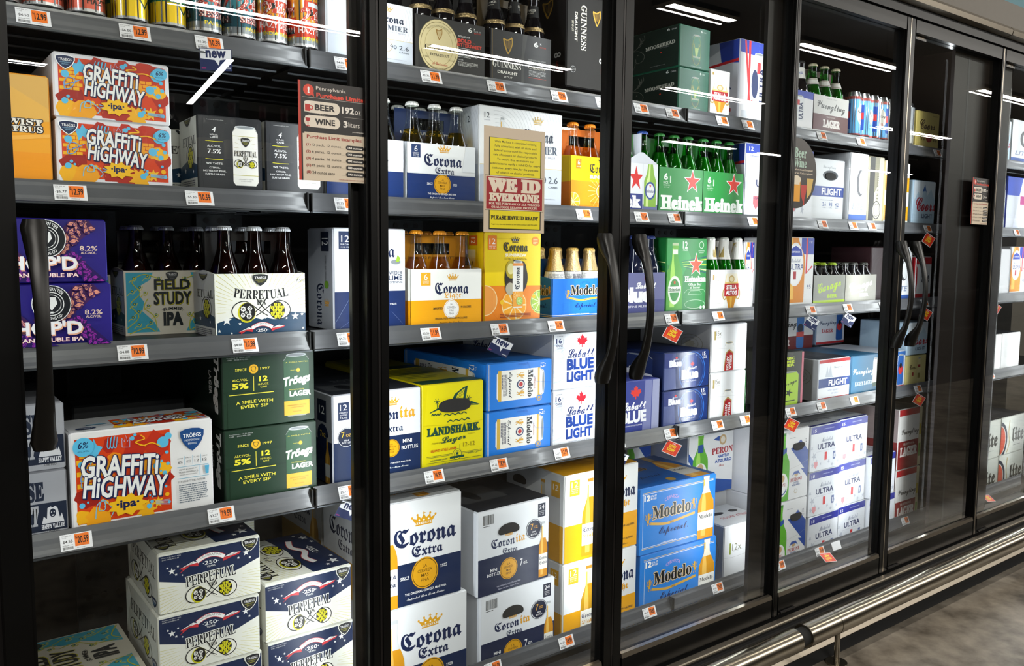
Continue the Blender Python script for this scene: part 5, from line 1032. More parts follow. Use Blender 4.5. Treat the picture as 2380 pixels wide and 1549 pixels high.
@G
def art_garD():
    a = Art(100, 196, '3c3c38'); a.poly([(0, 196), (60, 196), (40, 140), (0, 120)], '4a4a44')
    for t, y in (('CLASSIC', 176), ('LIME', 164), ('BEER', 152)): a.text(t, 40, y, 46, 9, 'cce03a', 'sb', b=.04)
    piccan(a, 46, 4, 72, 124, 'a8cc3a', '8a9a5a'); a.text('Garage', 46, 84, 62, 20, '1f2a14', 'sc', b=.02, rot=14); a.star(46, 52, 16, '1f2a14', 5, .35, 20); a.rect(20, 20, 50, 4, '3a4a1a'); a.rect(92, 0, 8, 196, 'c86a7a'); return a
@G
def art_white(n=0):
    a = Art(100, 196, 'e4e6ea'); a.circ(60, 110, 22, '55565a', ry=40); a.circ(66, 112, 16, 'd8dadd', ry=34); a.text('LITE', 50, 40, 60, 20, '8a96b0', 'si'); a.rect(0, 0, 100, 16, '3a5aa0'); return a
@G
def art_cream():
    a = Art(100, 234, 'd6d0b4'); a.rect(0, 0, 36, 234, '2c2a26'); a.poly([(36, 234), (70, 234), (60, 130), (36, 100)], '8a8468'); a.text('BEER & STOUT', 60, 120, 130, 12, '55503c', 'se', rot=90); a.circ(56, 40, 30, '2c2a26', ry=34); a.circ(56, 40, 26, 'd8d4c4', ry=30); a.ring(56, 40, 20, 2, '6a6450', ry=24); return a
@G
def art_yel():
    a = Art(100, 367, 'f0f0ec')
    for k in (0, 1): a.rect(0, 10+k*180, 100, 90, 'f2a81a'); a.text('Modelo', 50, 140+k*180, 70, 24, '888', 'se'); a.circ(50, 60+k*180, 30, 'f4e8c8')
    return a
@G
def art_coorsb():
    a = Art(100, 72, 'e6d27c'); a.text('Coors', 48, 46, 70, 20, '4a3416', 'sc', b=.02); a.circ(56, 20, 14, 'b02a2a', ry=10); a.text('Banquet', 56, 20, 20, 6, 'eee0c0', 'sc'); a.text('SINCE 1873', 82, 66, 24, 2.4, '6a5424')
    for x in (22, 34, 78, 88): a.text('❁', x, 18, 9, 12, '6a5424')
    return a
@G
def art_coorsl():
    a = Art(100, 80, 'bcd4e6'); a.poly([(0, 80), (0, 40), (20, 60), (36, 46), (50, 74), (62, 52), (80, 66), (100, 44), (100, 80)], 'dfe9f2'); a.poly([(40, 60), (50, 74), (60, 58), (54, 62)], '3a6ab0'); a.text('Coors', 58, 36, 92, 26, 'b01e2c', 'sc', b=.022); a.text('LIGHT', 66, 14, 50, 8, '3a4a6a', '', b=.03); return a
@G
def art_lite():
    a = Art(100, 111, 'dedfe2'); a.rect(0, 92, 100, 19, 'b8202c'); a.rect(0, 0, 100, 12, 'b8202c'); a.text('Lite', 62, 56, 52, 30, '1c2436', 'fr', b=.03); a.poly([(0, 92), (0, 12), (10, 40), (8, 80)], 'c2252e'); return a
@G
def art_cbD():
    a = Art(100, 61, 'd8cc8a'); a.text('Coors', 34, 38, 34, 10, '4a3416', 'sc', b=.02); a.rect(30, 20, 9, 7, 'a02a2a'); piccan(a, 66, 6, 17, 50, 'e0d498'); a.rect(60, 36, 12, 6, 'a02a2a'); a.rect(60, 14, 12, 10, '8a7a3a'); return a
@G
def art_yE5():
    a = Art(100, 133, 'e6e4e2'); a.rect(0, 119, 100, 14, 'b2242a'); a.rect(0, 0, 100, 62, '8a1c20'); a.rect(88, 10, 12, 100, 'c8b83a'); a.text('Yuengling', 50, 80, 76, 18, '2a2422', 'sc', b=.02); a.text('TRADITIONAL', 46, 55, 50, 5, 'e8d8d0', 'se'); a.text('LAGER', 46, 38, 74, 20, 'f0e8e4', 'se', b=.06); a.rect(88, 0, 12, 133, 'd2c8a0'); a.rect(90, 20, 8, 30, '7aa03a'); a.rect(90, 70, 8, 24, 'c8b020'); return a
@G
def art_mlD():
    a = Art(100, 84, 'dcdcda'); a.ring(36, 44, 36, 9, '1e2638'); a.circ(36, 44, 26, 'd8a070'); a.circ(36, 44, 24, 'e8501c'); a.text('FINE PILSNER', 36, 81.5, 40, 5, 'e8e8ea', 'sb', arc=31.5); a.text('BEER', 36, 5.8, 20, 5, 'e8e8ea', 'sb', arc=-31.5); a.poly([(74, 84), (100, 84), (100, 0), (72, 0), (78, 40)], 'f2f2f2'); return a
@G
def art_mlE():
    a = Art(100, 66, 'b9bbb2'); a.ring(-4, 26, 30, 6, '1e2638', ry=34); a.circ(-4, 26, 22, 'b84a30', ry=26); a.curve([(32, 60), (30, 40), (34, 18), (26, 2)], 3, '9a8a5a'); a.text('lite', 68, 32, 46, 26, '2c2c26', 'fr', b=.03); fine(a, 50, 12, 44, 2, 1, '555'); return a
@G
def art_ultraE6():
    a = Art(100, 94, 'c9cdd6'); a.rect(0, 60, 100, 34, '2a48b0'); a.poly([(30, 0), (64, 94), (84, 94), (60, 0)], 'd8dcf0'); a.rect(56, 44, 26, 16, 'a02a70'); return a
@G
def art_tear():
    a = Art(100, 117, 'd8d0c4'); a.text('Yuengling', 60, 34, 110, 20, '22201e', 'sc', b=.02); a.poly([(0, 117), (100, 117), (100, 96), (40, 90), (0, 80)], 'c9c030'); a.circ(50, 70, 34, '14120f', ry=18); return a

# stickers, tags
@G
def art_limits():
    a = Art(100, 133, '231f1e'); a.rect(0, 0, 3.6, 133, 'c23a2a'); a.circ(15, 121, 7.6, 'e0442e'); a.poly([(18, 116), (23, 112.4), (22, 120)], 'e0442e'); a.text('!', 15, 121, 2.2, 8, 'fff', 'sb', b=.03)
    a.text('Pennsylvania', 48, 124, 44, 6.4, 'eee6de', ''); a.text('Purchase Limits', 61.5, 115.6, 70, 6, 'ec4a34', 'sb', b=.02); a.rect(6, 111, 91, .4, 'd8cfc6')
    def pill(x, y, w, h, c): a.rect(x+h/2, y, w-h, h, c); a.circ(x+h/2, y+h/2, h/2, c); a.circ(x+w-h/2, y+h/2, h/2, c)
    pill(8, 91, 53, 16, 'eadfcf'); a.text('BEER', 38.5, 99, 29, 7.6, '231f1e', 'sb', b=.03); pill(8, 72, 53, 16, 'eadfcf'); a.text('WINE', 38.5, 80, 29, 7.6, '231f1e', 'sb', b=.03)
    a.rect(8.6, 92, 9.4, 13, 'eadfcf'); a.rect(9.6, 93, 7.4, 9, 'c8302a'); a.ring(18.4, 98, 3, 1.2, 'c8302a'); a.circ(13.4, 104.6, 4.6, 'f4ece0', ry=2); a.poly([(9.4, 86), (17.4, 86), (16, 79), (10.8, 79)], 'f4ece0'); a.poly([(9.8, 84), (17, 84), (15.6, 79.4), (11.2, 79.4)], 'b02026'); a.rect(12.9, 73, 1, 7, 'b02026'); a.rect(10.4, 72.6, 6, 1, 'b02026')
    a.text('192', 73, 99, 18, 8.6, 'f2ece4', 'sb', b=.02); a.text('oz', 88, 97.2, 9, 5.6, 'f2ece4'); a.text('3', 69, 80, 6, 8.6, 'f2ece4', 'sb', b=.02); a.text('liters', 82, 80, 17, 7, 'f2ece4'); a.text('and/or', 35, 89.6, 9, 1.8, 'cfc6bc'); a.rect(64, 89.4, 33, .3, 'cfc6bc'); a.text('per transaction', 88, 70, 17, 2, 'e8e0d8', 'sb')
    a.rect(8, 5, 92, 60, 'ddcdb6'); a.rect(5.5, 5, 5, 58, 'ddcdb6'); a.text('Purchase Limit Examples:', 53, 58.4, 83, 5.6, 'a02a22', 'sb', b=.01); a.rect(5.5, 0, 94.5, 6, 'ddcdb6')
    for i, (n, t, z) in enumerate((('(1)', '12 pack, 12 ounce', '144 ounces'), ('(2)', '6 packs, 12 ounce', '144 ounces'), ('(3)', '4 packs, 16 ounce', '192 ounces'), ('(1)', '15 pack, 12 ounce', '180 ounces'), ('(8)', '24 ounce cans', '192 ounces'))):
        y = 48-i*9.2; a.text(n, 13.5, y, 6.4, 4.4, 'a02a22', 'sb'); a.text(t, 18.5, y, 43*len(t)/17, 4.2, '2a2522', '', al='l'); pill(69, y-3, 28, 6.2, '231f1e'); a.text(z, 83, y, 22, 2.8, 'f2ece4', 'sb', b=.02)
        for k in range(6): a.circ(62.4+k*1.1, y-1.8, .25, '2a2522', n=5)
    a.text('includes malt beverages and seltzers', 78, 3.2, 40, 1.8, 'a04a3a', 'it'); return a
@G
def art_weid():
    a = Art(100, 147, 'cdbca6'); a.rect(8, 4, 86, 128, '1c1a14'); a.rect(9.6, 5.6, 82.8, 126, 'e9d812')
    L = ['Weis Markets is committed to being', 'fully compliant with all state and', 'federal laws around the responsible', 'sale of tobacco or alcohol products.', 'To ensure this, we require our', 'associates to verify a valid ID for every', 'customer, every time, for the purchase', 'of tobacco or alcohol products.']
    for i, t in enumerate(L): a.text(t, 51, 126.4-i*6.1, 1.95*len(t)+2, 4, '17150f', '', b=.005)
    a.rect(2, 31, 96, 48.6, '1c1a14'); a.rect(2.4, 31.4, 95.2, 47.8, 'd8c8b0'); a.rect(3.8, 32.8, 92.4, 45, '9a1620'); a.text('WE ID', 50, 66.4, 84, 17.5, 'e6d8c4', 'se', b=.07); a.text('EVERYONE', 50, 49.6, 82, 10.6, 'e6d8c4', 'se', b=.07)
    a.text('FOR THE PURCHASE OF ALL TOBACCO', 50, 40.4, 84, 3.2, 'e6d8c4', 'se', b=.02); a.text('OR ALCOHOL RELATED PRODUCTS.', 50, 35.6, 76, 3.2, 'e6d8c4', 'se', b=.02)
    a.text('PLEASE HAVE ID READY', 50.5, 21, 78, 5.6, '17150f', 'se', b=.03); a.text('Report any observed deviation to our hotline number 1-844-TELL-WEIS', 50.5, 11.4, 76, 2.4, '17150f'); return a
@G
def art_beerwine():
    a = Art(63, 100); a.circ(13, 50, 50, '2f2a27', n=56)
    a.text('Beer', 22, 79, 30, 14, 'a8c8b8', 'se', b=.02); a.text('Wine', 22, 65, 32, 13, 'a8c8b8', 'se', b=.02); a.text('sales must be paid', 30, 55, 46, 3.6, 'd8c8b0', 'sb'); a.text('for at Cafe register', 30, 50, 48, 3.6, 'd8c8b0', 'sb')
    a.rect(2, 10, 22, 30, 'eaa21a'); a.circ(14, 41, 11, 'e8dcc4', ry=6); a.rect(4, 34, 18, 8, 'e8dcc4'); a.poly([(25, 34), (41, 34), (37, 18), (34, 11), (31, 11), (27, 18)], 'c03024'); a.rect(32, 5, 3, 9, 'c03024'); a.poly([(40, 44), (56, 44), (51, 24), (41, 14)], 'd8b45a'); return a
@G
def art_tag(price, unit, blank=0):
    a = Art(100, 56, 'e9e8ea')
    if blank: return a
    a.text('NEW BEER 4PK', 20, 50, 32, 3.6, '222', ''); a.text('12 OZ', 12, 44, 14, 3.2, '222', ''); a.text('$'+unit, 23, 30, 30, 11, '1a1a1a', '', b=.02); a.rect(3, 29, 4, .8, '555'); a.rect(39, 29, 4, .8, '555'); fine(a, 6, 16, 34, 4, 2, '444'); barcode(a, 6, 4, 34, 9)
    a.rect(45, 11, 45, 42, 'ee7418'); 
    a.text('$', 50, 42, 6, 12, '221208', '', b=.02); a.text(price, 71, 32, 34, 24, '221208', '', b=.035); fine(a, 50, 13.5, 36, 2, 1, 'a84a10'); fine(a, 50, 5, 40, 2, 1, '333'); return a
@G
def art_new():
    a = Art(100, 70, '1f2a56'); a.poly([(2, 68), (98, 68), (98, 40), (62, 34), (58, 16), (46, 34), (2, 38)], 'eeeef2'); a.text('new', 50, 52, 62, 22, '1f2a56', 'sb', b=.02); a.text('weis', 82, 10, 26, 6, 'e8e8ee', 'sb'); a.rect(4, 5, 14, 5, '8a2a6a'); return a
@G
def art_low():
    a = Art(100, 70, 'e9e4e0'); a.rect(3, 3, 94, 64, 'e63a1e'); a.text('Weis', 50, 60, 22, 7, 'fff', 'sb'); a.text('LOW', 50, 46, 44, 15, 'f8d028', 'sb', b=.06); a.text('LOW', 50, 27, 50, 15, 'f8d028', 'sb', b=.06); fine(a, 20, 6, 60, 9, 2, 'f8a040'); return a
# cans
@G
def art_can(k):
    a = Art(100, 78, 'c94a30')
    if k == 'shades':
        a.rect(0, 0, 100, 78, 'c65a44'); a.rect(0, 0, 100, 3, 'b8b8b8'); a.poly([(0, 46), (30, 52), (60, 44), (100, 54), (100, 78), (0, 78)], '8a4438')
        for x in (0, 50): a.text('SHADES', 25+x, 22, 38, 9, 'f0f0ec', 'sb', b=.05); a.text('HAZY IPA', 25+x, 11, 29, 6, '3a2218', '', b=.04); a.text('Night', 25+x, 36, 26, 10, 'e8c83a', 'sc', b=.03)
    elif k == 'green': a.rect(0, 0, 100, 78, '1f4a30'); a.rect(0, 0, 100, 4, 'b8b8b8'); a.rect(0, 14, 100, 1.5, 'b8c8a0')
    elif k == 'marker':
        a.rect(0, 0, 100, 78, 'e2be0a'); a.rect(0, 24, 100, 54, '1f6a44'); a.rect(0, 0, 100, 2.6, 'aaa')
        for x in (0, 50):
            a.circ(25+x, 40, 20, '123a2a', ry=14); a.circ(25+x, 42, 16, '4a9a7a', ry=10); a.circ(25+x, 46, 12, 'd8ac1a', ry=8); a.poly([(17+x, 24), (25+x, 12), (33+x, 24)], '123a2a'); a.poly([(19+x, 24), (25+x, 15), (31+x, 24)], 'e2be0a')
            for i in range(14): a.circ(8+x+i*2.6, 27+3*sin(i*.5), .9, '9ae0b0', n=6)
    elif k in ('session', 'hazy'):
        hz = k == 'hazy'; a.rect(0, 0, 100, 78, 'd9902a' if hz else '4f9aa6'); a.rect(0, 0, 100, 10, '8a9094'); a.rect(0, 0, 100, 3, 'ccc')
        for x in (0, 50):
            if hz: a.poly([(x, 30), (20+x, 26), (50+x, 34), (50+x, 12), (x, 10)], 'c2402a'); a.rect(8+x, 40, 34, 14, 'b83a26'); a.circ(14+x, 40, 4, '222'); a.circ(36+x, 40, 4, '222'); a.rect(12+x, 47, 26, 5, 'd8e4e8'); a.star(25+x, 66, 9, '3a8a9a', 4, .6, 45)
            else: a.poly([(x, 20), (10+x, 40), (18+x, 24), (28+x, 46), (40+x, 22), (50+x, 34), (50+x, 10), (x, 10)], '22505e'); a.circ(26+x, 62, 9, 'd8682a'); a.poly([(14+x, 66), (38+x, 66), (34+x, 58), (18+x, 58)], 'e8e0d0')
            a.text('24/7', 25+x, 36, 42, 18, 'ece8e0', 'it', out=('b83a2a', .02)); a.text('HAZY SESSION' if hz else 'SESSION', 25+x, 18.6, 46 if hz else 38, 7, 'f0ece4', 'sb', out=('b03024', .025)); a.text('INDIA PALE ALE' if hz else 'PALE ALE', 25+x, 9, 38 if hz else 28, 4.2, 'e0c82a', 'sb')
            rnd = random.Random(4)
            for i in range(5): xx = x+34+i*3; a.poly([(xx-2, 14), (xx, 22+rnd.uniform(0, 5)), (xx+2, 14)], '14262c')
    elif k == 'yu':
        a.rect(0, 0, 100, 78, '5a98c8'); a.rect(0, 72, 100, 6, '8a3a34'); a.rect(0, 0, 100, 3, '8a3a34')
        for x in (0, 50): a.circ(26+x, 42, 15, 'd8d4c8', ry=22); a.text('Yuengling', 26+x, 46, 26, 9, '22384a', 'sc', b=.02); a.rect(40+x, 12, 9, 52, '2a4aa0'); a.rect(41+x, 34, 7, 14, 'c83a3a'); a.text('LAGER', 26+x, 30, 18, 5, 'b83a34', 'se')
    elif k == 'silver': a.rect(0, 0, 100, 78, 'b9bcbe'); a.rect(0, 0, 100, 30, 'd8d6cc')
    elif k == 'lime': a.rect(0, 0, 100, 78, 'b4cc3a')
    return a
@G
def art_necklabel(k):
    a = Art(100, 40, 'e8e6e0')
    if k == 'guin': a.rect(0, 0, 100, 40, '0c0b0c'); [a.text('GUINNESS', 25+x, 24, 32, 9, 'e8e4da', 'se') and a.text('DRAUGHT', 25+x, 14, 22, 4, 'd8d0c0') for x in (0, 50)]
    if k == 'modelo': fine(a, 4, 6, 92, 26, 5, '9a9aa0'); barcode(a, 40, 8, 20, 22, '445')
    if k == 'stella': [a.rect(20+x, 4, 14, 30, 'b8a060') for x in (0, 50)]
    if k == 'ultra': [a.text('ULTRA', 25+x, 20, 34, 12, '2a4a9a', '') for x in (0, 50)]
    if k == 'yu': a.rect(0, 4, 100, 3, '8a7a5a'); a.rect(0, 33, 100, 3, '8a7a5a')
    return a

# ------------------------------------------------------------------ builders
_mc = {}
def printface(name, art, face, w, d, h, mat, parent, m=.0025, sub=(0, 0, 1, 1), yoff=0, kind=None):
    """face: front (u->+x) / left (u runs back to front) / top (u->x, v->back); sub = part of the face covered"""
    k = (id(art), face, round(w, 4), round(d, 4), round(h, 4), sub, mat.name, round(yoff, 4))
    if k not in _mc:
        a, b, c, e = sub
        if face == 'front': O, U, V, N = (m, yoff, m), (w-2*m, 0, 0), (0, 0, h-2*m), (0, -1, 0)
        elif face == 'left': O, U, V, N = (0, d-m, m), (0, -(d-2*m), 0), (0, 0, h-2*m), (-1, 0, 0)
        else: O, U, V, N = (m, m, h), (w-2*m, 0, 0), (0, d-2*m, 0), (0, 0, 1)
        O, U, V = Vector(O), Vector(U), Vector(V); O = O+U*a+V*b; U = U*(c-a); V = V*(e-b)
        _mc[k] = art.mesh(name, O, U, V, N, mat)
    return link(name, _mc[k], parent)
def body(name, w, d, h, mat, parent, bev=.004, taper=0):
    k = ('body', round(w, 4), round(d, 4), round(h, 4), mat.name, bev, taper)
    if k not in _mc: _mc[k] = MB().box(0, 0, 0, w, d, h, 0 if taper else bev, taper).me(name, mat)
    return link(name, _mc[k], parent)
rj = random.Random(11)
def carton(label, x, z, w, h, d, front=None, left=None, top=None, col='e8e8e8', y=.17, rz=None, mat='ink', leftcol=None, name='beer_carton', cat='box', group=None, hole=None):
    rz = radians(rj.uniform(-.5, .5)) if rz is None else radians(rz)
    y += .0035+(w*sin(-rz) if rz < 0 else 0); z += .0008
    t = thing(name, label, cat, (x, y, z), rz, group)
    body('carton_body', w, d, h, card(col), t)
    if front: printface('front_panel', front, 'front', w, d, h, M[mat], t)
    if left: printface('side_panel', left, 'left', w, d, h, M[mat], t)
    if top: printface('top_panel', top, 'top', w, d, h, M['ink'], t)
    if hole:
        f, u, v, hw, hh, bend = hole
        P = []
        for i in range(32):
            a = 2*pi*i/32; c_, s_ = cos(a), sin(a)
            px = hw*(abs(c_)**.75)*(1 if c_ > 0 else -1); pz = hh*(abs(s_)**.8)*(1 if s_ > 0 else -1)-bend*(px/hw)**2
            P.append((px, pz))
        if f == 'front': V = [(u*w+a, -.0028, v*h+b) for a, b in P]
        else: V = [(-.0028, d*(1-u)-a, v*h+b) for a, b in P]
        mb = MB(); mb.V = V+[(q[0]+(0 if f == 'front' else .0026), q[1]+(.0026 if f == 'front' else 0), q[2]) for q in V]
        n = len(V); mb.F = [tuple(range(n))]+[(i, (i+1) % n, n+(i+1) % n, n+i) for i in range(n)]
        mb.build('handle_cutout', M['hole'], t, label='dark hand hole')
    return t
LN = [(0, 0), (.026, 0), (.0295, .004), (.0295, .118), (.028, .132), (.0215, .152), (.0155, .170), (.0133, .190), (.0128, .208), (.0142, .210), (.0142, .216)]
STUB = [(0, 0), (.028, 0), (.030, .004), (.030, .082), (.0275, .100), (.018, .112), (.0145, .124), (.0138, .131), (.015, .133), (.015, .137)]
MODB = [(0, 0), (.028, 0), (.0295, .004), (.0295, .086), (.0285, .100), (.024, .122), (.018, .146), (.0145, .166), (.0138, .172), (.0148, .174), (.0148, .180)]
BK = dict(   # profile, glass, liquid, fill height, cap colour, neck band (z0,z1,art/colour), foil z
    corona=(LN, 'clear', 'beer', .158, 'f0f0ee', None, None), light=(LN, 'clear', 'beer', .158, 'e8951c', None, None), sun=(LN, 'clear', 'beer', .158, 'f08a1c', None, None),
    brown=(LN, 'brown', 'beerd', .17, 'c9cdd4', None, None), guin=(LN, 'dark', None, 0, '3a3630', (.168, .196, 'guin'), (.132, .142)),
    hein=(LN, 'green', 'beerg', .165, '2f8a3a', None, None), hein0=(LN, 'green', 'beerg', .165, '2f56b0', None, None),
    labatt=(LN, 'bluebot', None, 0, '2a3a78', None, None), stella=(LN, 'green', 'beerg', .16, 'e0e0dc', (.152, .214, 'stella'), None),
    modelo=(MODB, 'clear', 'beer', .13, 'c8a050', (.098, .120, 'modelo'), (.122, .176)), garlime=(STUB, 'dark', None, 0, 'a8c82a', None, None), gardark=(STUB, 'dark', None, 0, '35352f', None, None),
    yu=(LN, 'green', 'beerg', .15, 'd8ceb0', (.150, .170, 'yu'), None), ultra=(LN, 'dark', None, 0, '222222', (.160, .196, 'ultra'), None), peroni=(LN, 'green', 'beerg', .16, 'f0f0f0', (.150, .20, 'stella'), None))
_bp = {}
def rad_at(P, z):
    for i in range(1, len(P)-1):
        if P[i][1] <= z <= P[i+1][1]: return P[i][0]+(P[i+1][0]-P[i][0])*(z-P[i][1])/max(1e-6, P[i+1][1]-P[i][1])
    return P[-1][0]
def inner(P, z1, off=.0022):
    pts = [(0, .006)]+[(max(r-off, .001), max(z, .006)) for r, z in P[1:] if z < z1]; pts.append((max(rad_at(P, z1)-off, .001), z1)); pts.append((0, z1)); return pts
def bottle(kind, loc, label, group=None):
    if kind in _bp: return dup(_bp[kind], loc, label, rz=rj.uniform(0, 6), group=group)
    P, gl, liq, fill, cap, nk, foil = BK[kind]
    t = thing('beer_bottle', label, 'bottle', loc, 0, group); _bp[kind] = t
    MB().lathe(P, 20).build('glass', M[gl], t, True)
    if liq: MB().lathe(inner(P, fill), 16).build('beer', M[liq], t, True)
    H = P[-1][1]; mb = MB(); n = 42; k0 = 0
    for r, z, j in ((.0152, H-.006, 1), (.0150, H-.002, .5), (.0128, H+.002, 0), (.010, H+.003, 0), (0.0001, H+.0032, 0)):
        for i in range(n): rr = r+.0007*j*(1 if i % 2 else -1); mb.V.append((rr*cos(2*pi*i/n), rr*sin(2*pi*i/n), z))
    for j in range(4):
        for i in range(n): mb.F.append((j*n+i, j*n+(i+1) % n, (j+1)*n+(i+1) % n, (j+1)*n+i))
    mb.build('cap', simple('bottle_cap_paint', cap, .3, .25), t, False)
    if foil:
        z0, z1 = foil; pts = [(rad_at(P, z0+(z1-z0)*i/8)+.0006+.0003*(i % 2), z0+(z1-z0)*i/8) for i in range(9)]
        MB().lathe(pts, 28).build('foil', M['foil'], t, True, label='gold foil collar')
    if nk:
        z0, z1, ak = nk; a = art_necklabel(ak); k = 'neck_label'; r0 = max(rad_at(P, z0), rad_at(P, z1)); r1 = rad_at(P, z1)
        me = a.wrap(k, 1, z0, z1-z0, M['paper'], -pi*1.0, pi*1.0, lift=0, dz=.0002/.02)
        co_ = np.empty(len(me.vertices)*3); me.vertices.foreach_get('co', co_); co_ = co_.reshape(-1, 3)
        f = np.array([rad_at(P, min(max(z, z0), z1)) for z in co_[:, 2]])+.0005; rr = np.hypot(co_[:, 0], co_[:, 1]); lift = (rr-1)*.012
        co_[:, 0] = co_[:, 0]/rr*(f+lift); co_[:, 1] = co_[:, 1]/rr*(f+lift); me.vertices.foreach_set('co', co_.ravel()); me.update()
        link(k, me, t)
    return t
_cc = {}
def can(kind, loc, label, rz=0, r=.0315, H=.156, group=None, mat='inkcan'):
    if (kind, r, H) in _cc: return dup(_cc[(kind, r, H)], loc, label, rz=rz, group=group)
    t = thing('beer_can', label, 'can', loc, rz, group); _cc[(kind, r, H)] = t
    MB().lathe([(0, .003), (r*.72, 0), (r*.8, .002), (r, .010), (r, H-.014), (r*.84, H-.003), (r*.82, H), (r*.78, H-.003), (0, H-.004)], 28).build('can_body', M['silver'], t, True)
    link('printed_sleeve', art_can(kind).wrap('printed_sleeve', r, .008, H-.024, M[mat], -pi, pi), t)
    MB().box(-.004, -.012, H-.004, .006, .008, H-.0025).build('pull_tab', M['silver'], t)
    return t
POSN = [['left', 'middle', 'right'], ['front', 'back']]
def sixpack(desc, x, z, w, h, kind, front, y=.17, col='e8e8e8', left=None, d=.130, bottles=True, hd=.21, band=None, bandcol=None, btxt='beer bottle', short=None, group=None, rz=0, back=None, peak=.006):
    y += .003; z += .0006
    if -10 < rz < 0: y += w*sin(radians(-rz))
    t = thing('six_pack_carrier', desc, 'carrier', (x, y, z), radians(rz), group)
    m = card(col); th = .0018; mb = MB()
    mb.box(0, 0, 0, w, th, h).box(0, d-th, 0, w, d, h).box(th, th, 0, w-th, d-th, th)
    mb.build('carrier_walls', m, t)
    for k, x0 in (('left', 0), ('right', w-th)):
        s = MB(); s.prism([(0, 0), (d, 0), (d, h), (d*.55, h+peak), (d*.45, h+peak), (0, h)], x0, x0+th); s.build('end_panel', m, t)
    dv = MB(); c0, c1 = d/2-.001, d/2+.001
    dv.box(.004, c0, 0, w-.004, c1, hd-.045); dv.box(.004, c0, hd-.045, w*.25, c1, hd); dv.box(w*.75, c0, hd-.045, w-.004, c1, hd); dv.box(w*.25, c0, hd-.018, w*.75, c1, hd)
    dv.build('carrying_handle', card(bandcol or col), t)
    if band:
        b = Art(100, 20, bandcol or col); b.text(band[0], 50, 12, 86, 6, band[1], '', b=.02)
        link('handle_print', b.mesh('handle_print', (.006, c0, hd-.045-.02), (w-.012, 0, 0), (0, 0, .02), (0, -1, 0), M['ink']), t)
    printface('front_panel', front, 'front', w, d, h, M['ink'], t, m=.0)
    if left: printface('side_panel', left, 'left', w, d, h, M['ink'], t, m=.0005)
    if back: link('back_panel', back.mesh('back_panel', (w, d, 0), (-w, 0, 0), (0, 0, h), (0, 1, 0), M['ink']), t)
    if bottles:
        ca, sa = cos(radians(rz)), sin(radians(rz))
        for j in (0, 1):
            for i in range(3):
                lb = '%s, %s %s in the %s' % (btxt, POSN[1][j], POSN[0][i], short or desc)
                u, v = .002+(w-.004)*(i+.5)/3, d*(.25 if j == 0 else .75)
                bottle(kind, (x+u*ca-v*sa, y+u*sa+v*ca, z+.002), lb, 'bottles in the six packs')
    return t

# ------------------------------------------------------------------ shop: floor, walls, ceiling
def ns(o, lab=None):
    o['kind'] = 'structure'
    if lab: o['label'] = lab
    return o
FZ = .05
def floormat():
    m, nt, b = newmat('mottled_concrete_floor'); L = nt.links.new
    tc = nt.nodes.new('ShaderNodeTexCoord'); n1 = nt.nodes.new('ShaderNodeTexNoise'); n1.inputs['Scale'].default_value = 2.2; n1.inputs['Detail'].default_value = 10; n1.inputs['Roughness'].default_value = .68
    n2 = nt.nodes.new('ShaderNodeTexNoise'); n2.inputs['Scale'].default_value = 14; n2.inputs['Detail'].default_value = 8
    cr = nt.nodes.new('ShaderNodeValToRGB'); cr.color_ramp.elements[0].position = .38; cr.color_ramp.elements[0].color = (.10, .082, .062, 1); cr.color_ramp.elements[1].position = .64; cr.color_ramp.elements[1].color = (.52, .45, .36, 1)
    mx = nt.nodes.new('ShaderNodeMix'); mx.data_type = 'FLOAT'; mx.inputs[0].default_value = .35
    L(tc.outputs['Object'], n1.inputs['Vector']); L(tc.outputs['Object'], n2.inputs['Vector']); L(n1.outputs[0], mx.inputs[2]); L(n2.outputs[0], mx.inputs[3]); L(mx.outputs[0], cr.inputs[0]); L(cr.outputs[0], b.inputs['Base Color'])
    b.inputs['Roughness'].default_value = .42; return m
ns(MB().box(-6, -16, FZ-.2, 40, 1.4, FZ).build('floor', floormat()))
ns(MB().box(-6, -16, 4.6, 40, 1.4, 4.75).build('ceiling', simple('dark_ceiling', (.035, .032, .032), .9, noise=.3, scale=2)))
ns(MB().box(-6, 1.25, FZ, 40, 1.4, 4.6).build('wall_back', simple('taupe_wall', (.10, .09, .075), .7)))
ns(MB().box(-6, -16, FZ, 40, -15.85, 4.6).build('wall_front', simple('dim_store_wall', (.02, .018, .016), .8, noise=.4, scale=1)))
ns(MB().box(-6.15, -16, FZ, -6, 1.4, 4.6).build('wall_left', simple('dim_side_wall', (.02, .018, .016), .8)))
ns(MB().box(40, -16, FZ, 40.15, 1.4, 4.6).build('wall_right', simple('dim_far_wall', (.02, .018, .016), .8)))
for i, (a, b, y) in enumerate(TUBES):
    t = thing('ceiling_light', 'long white tube fixture high over the aisle facing the case', 'ceiling light', ((a+b)/2, y, 4.0), 0, 'tube fixtures over the aisles')
    MB().box(-(b-a)/2-.03, -.24, .0, (b-a)/2+.03, .08, .06).build('housing', M['canopy'], t)
    for k in (-.4, .4): MB().tube((k*(b-a), -.08, .06), (k*(b-a), -.08, .6), .006, 6).build('hanger', M['steel'], t)
